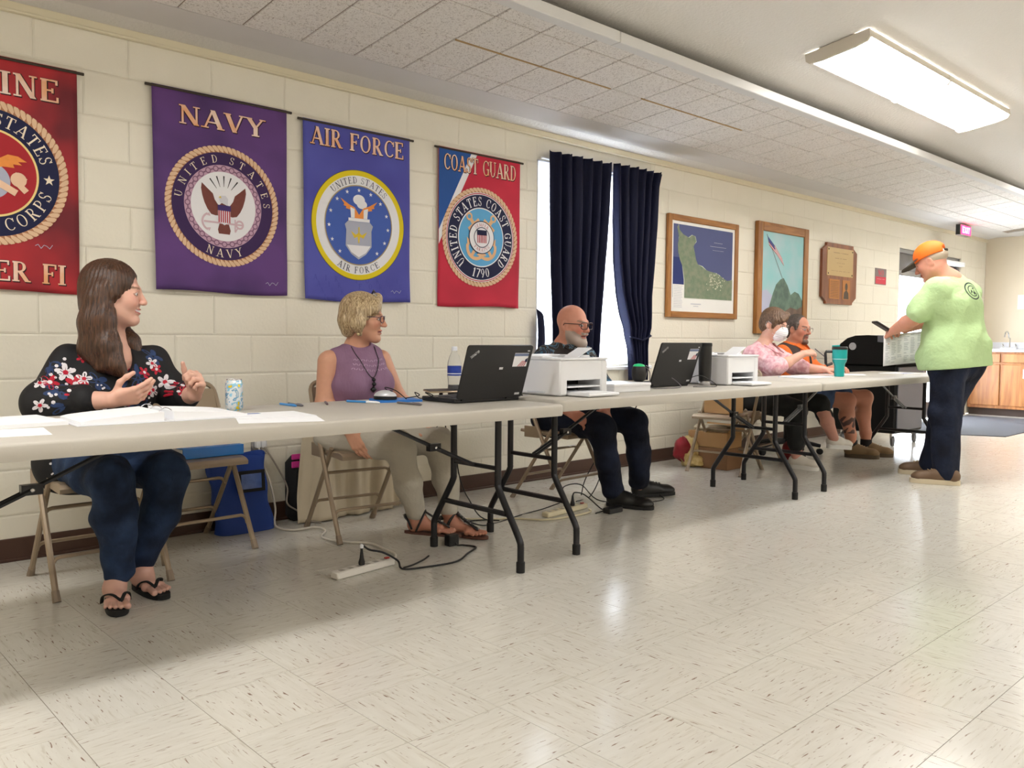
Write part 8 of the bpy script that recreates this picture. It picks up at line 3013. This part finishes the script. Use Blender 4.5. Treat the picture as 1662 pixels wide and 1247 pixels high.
P.finish(.005, SK6, [([(6.52, -1.92, 1.42), (6.53, -1.94, 1.2), (6.54, -1.96, .90)], .09), ([(6.53, -1.93, 1.38), (6.365, -1.88, 1.375), (6.318, -1.82, 1.29)], .045), ([(6.53, -1.93, 1.38), (6.70, -1.975, 1.375), (6.71, -1.93, 1.33)], .045),
                     ([(6.54, -1.96, .88), (6.435, -1.955, .84), (6.375, -1.965, .48), (6.315, -2.01, .09)], .05), ([(6.54, -1.96, .88), (6.645, -1.98, .84), (6.62, -1.88, .48), (6.615, -1.81, .09)], .05)])
m = mat('lime_jersey', (180, 208, 152), .8, var=.03, vscale=5, bump=.8, bscale=9, bdist=.03)
S = SDF()
FB = frame3((.29, .957, 0), (0, 0, 1))          # forward, left, up of his trunk
S.ell((6.545, -1.955, 1.05), (.195, .215, .21), .06, FB)
S.ell((6.535, -1.945, 1.26), (.165, .215, .19), .06, FB)
S.ell((6.555, -1.865, 1.02), (.14, .175, .17), .06, FB)
S.cone((6.375, -1.885, 1.385), (6.69, -1.975, 1.385), .075, .075, .07)
S.cone((6.525, -1.925, 1.455), (6.53, -1.93, 1.37), .076, .12, .06)
S.cone((6.365, -1.88, 1.375), (6.305, -1.79, 1.225), .086, .084, .05)
S.cone((6.705, -1.975, 1.375), (6.735, -1.81, 1.245), .084, .084, .05)
S.cone((6.46, -1.935, .90), (6.62, -1.985, .90), .182, .182, .08)
S.cone((6.46, -1.94, .80), (6.62, -1.99, .80), .182, .182, .06)
S.cone((6.50, -1.84, .90), (6.60, -1.87, .90), .12, .12, .08)
S.ell((6.49, -1.87, 1.535), (.092, .095, .075), .012, cut=True)
S.ell((6.55, -1.93, .40), (1.6, 1.6, .42), .008, np.stack([unit((.34, -.94, .10)), unit((.94, .34, 0)), unit(np.cross((.34, -.94, .10), (.94, .34, 0)))], 1), cut=True)
wf0, wf1 = wrinkle(.009, 30, 51, .6), wrinkle(.011, 15, 57, 1.2)
wf = lambda X, Y, Z: wf0(X, Y, Z) + wf1(X, Y, Z)
S.disp(lambda X, Y, Z: wf(X, Y, Z) * np.clip((Z - .86) / .10, 0, 1))
ts = garment('lime_tshirt', S, .0075, m, P.root)
M_INK = mat('dark_print_ink', (48, 58, 54), .8)
bn = (-.29, -.957, .12)
cloth_print(ts, [((6.505, -2.07, 1.372), bn, 0, .066, [(ringp(0, 0, .86, 1.0, 24) + ringp(0, 0, .54, .64, 24) + circle_text('---- ----- ------', .66, .2, 90, 320, bold=1.8) + [[(-.35, -.3), (-.1, -.45), (.1, -.1), (.4, -.3), (.25, .15), (.05, .05), (-.05, .4), (-.3, .35), (-.2, 0)]], M_INK)])])
S = SDF()
S.cone((6.46, -1.945, .87), (6.62, -1.995, .87), .150, .150, .08)
S.chain([(6.435, -1.955, .84), (6.375, -1.965, .48), (6.315, -2.005, .09)], [.125, .098, .088], .05)
S.chain([(6.645, -1.98, .84), (6.62, -1.88, .48), (6.615, -1.80, .09)], [.125, .098, .088], .05)
S.disp(wrinkle(.009, 44, 55))
garment('dark_jeans', S, .008, M_DKJEAN, P.root)
M_BRSH = mat('brown_leather_shoe', (104, 80, 58), .6, var=.15, vscale=10)
M_CREP = mat('cream_crepe_sole', (206, 192, 164), .8)
shoe(P, (6.325, -2.095, 0), (6.205, -1.805, 0), .054, (M_BRSH, M_CREP, M_LACE), hgt=.085)
shoe(P, (6.645, -1.86, 0), (6.565, -1.575, 0), .054, (M_BRSH, M_CREP, M_LACE), hgt=.085)
H = P.h2w
S = SDF()      # short grey hair below the cap
S.ell(H((-.022, 0, .020)), np.array((.104, .083, .062)), .02, P.HM)
S.ell(H((.115, 0, -.03)), np.array((.105, .10, .11)), .01, P.HM, cut=True)
for s in (-1, 1):
    S.ell(H((-.004, s * .090, -.018)), np.array((.024, .022, .034)), .01, P.HM, cut=True)
S.ell(H((-.02, 0, -.075)), np.array((.12, .10, .06)), .01, P.HM, cut=True)
garment('hair', S, .005, mat('grey_hair', (186, 170, 150), .7, var=.1, vscale=30), P.root)
cp = None
S = SDF()
S.ell((-.012, 0, .052), (.112, .092, .095), .02)
S.ell((-.012, 0, -.06), (.20, .20, .105), .004, cut=True)
S.ell((-.125, 0, .045), (.040, .045, .030), .008, cut=True)
cp = P.local('cap', S, .0045, mat('blaze_orange_twill', (255, 116, 24), .7, var=.03))
bz = MB()
N = 14
top, bot = [], []
for i in range(N + 1):
    a = R(-78 + 156 * i / N)
    top.append(H((.035 + .060 * math.cos(a), .082 * math.sin(a), .046)))
    bot.append(H((.055 + .145 * math.cos(a) ** .8 if math.cos(a) > 0 else .055, .085 * math.sin(a), .030 - .012 * math.cos(a))))
lift = Vector(P.HM[:, 2]) * .006
vs = [Vector(p) for p in top] + [Vector(p) for p in bot]
vs += [v + lift for v in vs]
k = N + 1
fs = [(i, i + 1, k + i + 1, k + i) for i in range(N)] + [(2 * k + i, 3 * k + i, 3 * k + i + 1, 2 * k + i + 1) for i in range(N)] + [(k + i, k + i + 1, 3 * k + i + 1, 3 * k + i) for i in range(N)]
bz.add(vs, fs).build('cap_brim', mat('camo_brown_cloth', (74, 66, 58), .85, var=.3, vscale=40), cp, smooth='auto')
MB().tube([H((-.118, -.04, .040)), H((-.124, 0, .036)), H((-.118, .04, .040))], .007, 6, flat=(.5, 1.3)).build('cap_strap', MATS['camo_brown_cloth'], cp, smooth=True)
# what he holds
c = Vector((6.545, -1.60, .955))
rr, uu = CAM_R.normalized(), Vector((0, 0, 1))
rr = Vector((.80, -.60, 0))
vs = []
for j in range(5):
    for i in range(7):
        a, b_ = (i / 6 - .5) * .345, (j / 4 - .5) * .235
        vs.append(c + rr * a + uu * (b_ + .10 * a) + Vector((.6, .8, 0)) * (.02 * math.cos(a * 9) + .012 * b_))
fs = [(j * 7 + i, j * 7 + i + 1, (j + 1) * 7 + i + 1, (j + 1) * 7 + i) for j in range(4) for i in range(6)]
bal = MB().add(vs, fs)
o = bal.build('ballot_sheet', M_PAPER, None, smooth=True)
o.modifiers.new('thickness', 'SOLIDIFY').thickness = .0006
tag(o, 'large printed ballot held by the man in the lime shirt', 'paper')
pf = lambda u, v: c + rr * u + uu * (v + .10 * u) + Vector((.6, .8, 0)) * (.02 * math.cos(u * 9) + .012 * v) - Vector((.6, .8, 0)) * .0022
ps = []
for cx in range(6):
    for ln in range(17):
        if random.random() < .82:
            x0 = -.155 + cx * .052
            ps += line(x0, .10 - ln * .0122, x0 + random.uniform(.02, .042), .10 - ln * .0122, .0045)
decal('ballot_print', ps, lambda u, v: tuple(pf(u, v)), M_PRINT, o)
ph2 = wempty('handheld_device', (6.43, -1.50, 1.08), 'dark handheld device in the hand of the man in the lime shirt', 'device')
Mx = Matrix.Translation((6.455, -1.47, 1.115)) @ Matrix.Rotation(R(-40), 4, 'Z') @ Matrix.Rotation(R(30), 4, 'Y')
MB().box(-.085, .06, -.04, .04, -.008, .008, .004, M=Mx).build('device_body', M_BLKPL, ph2, smooth='auto')
MB().box(-.07, .045, -.033, .033, .008, .0095, M=Mx).build('device_screen', M_BOXGREY, ph2)
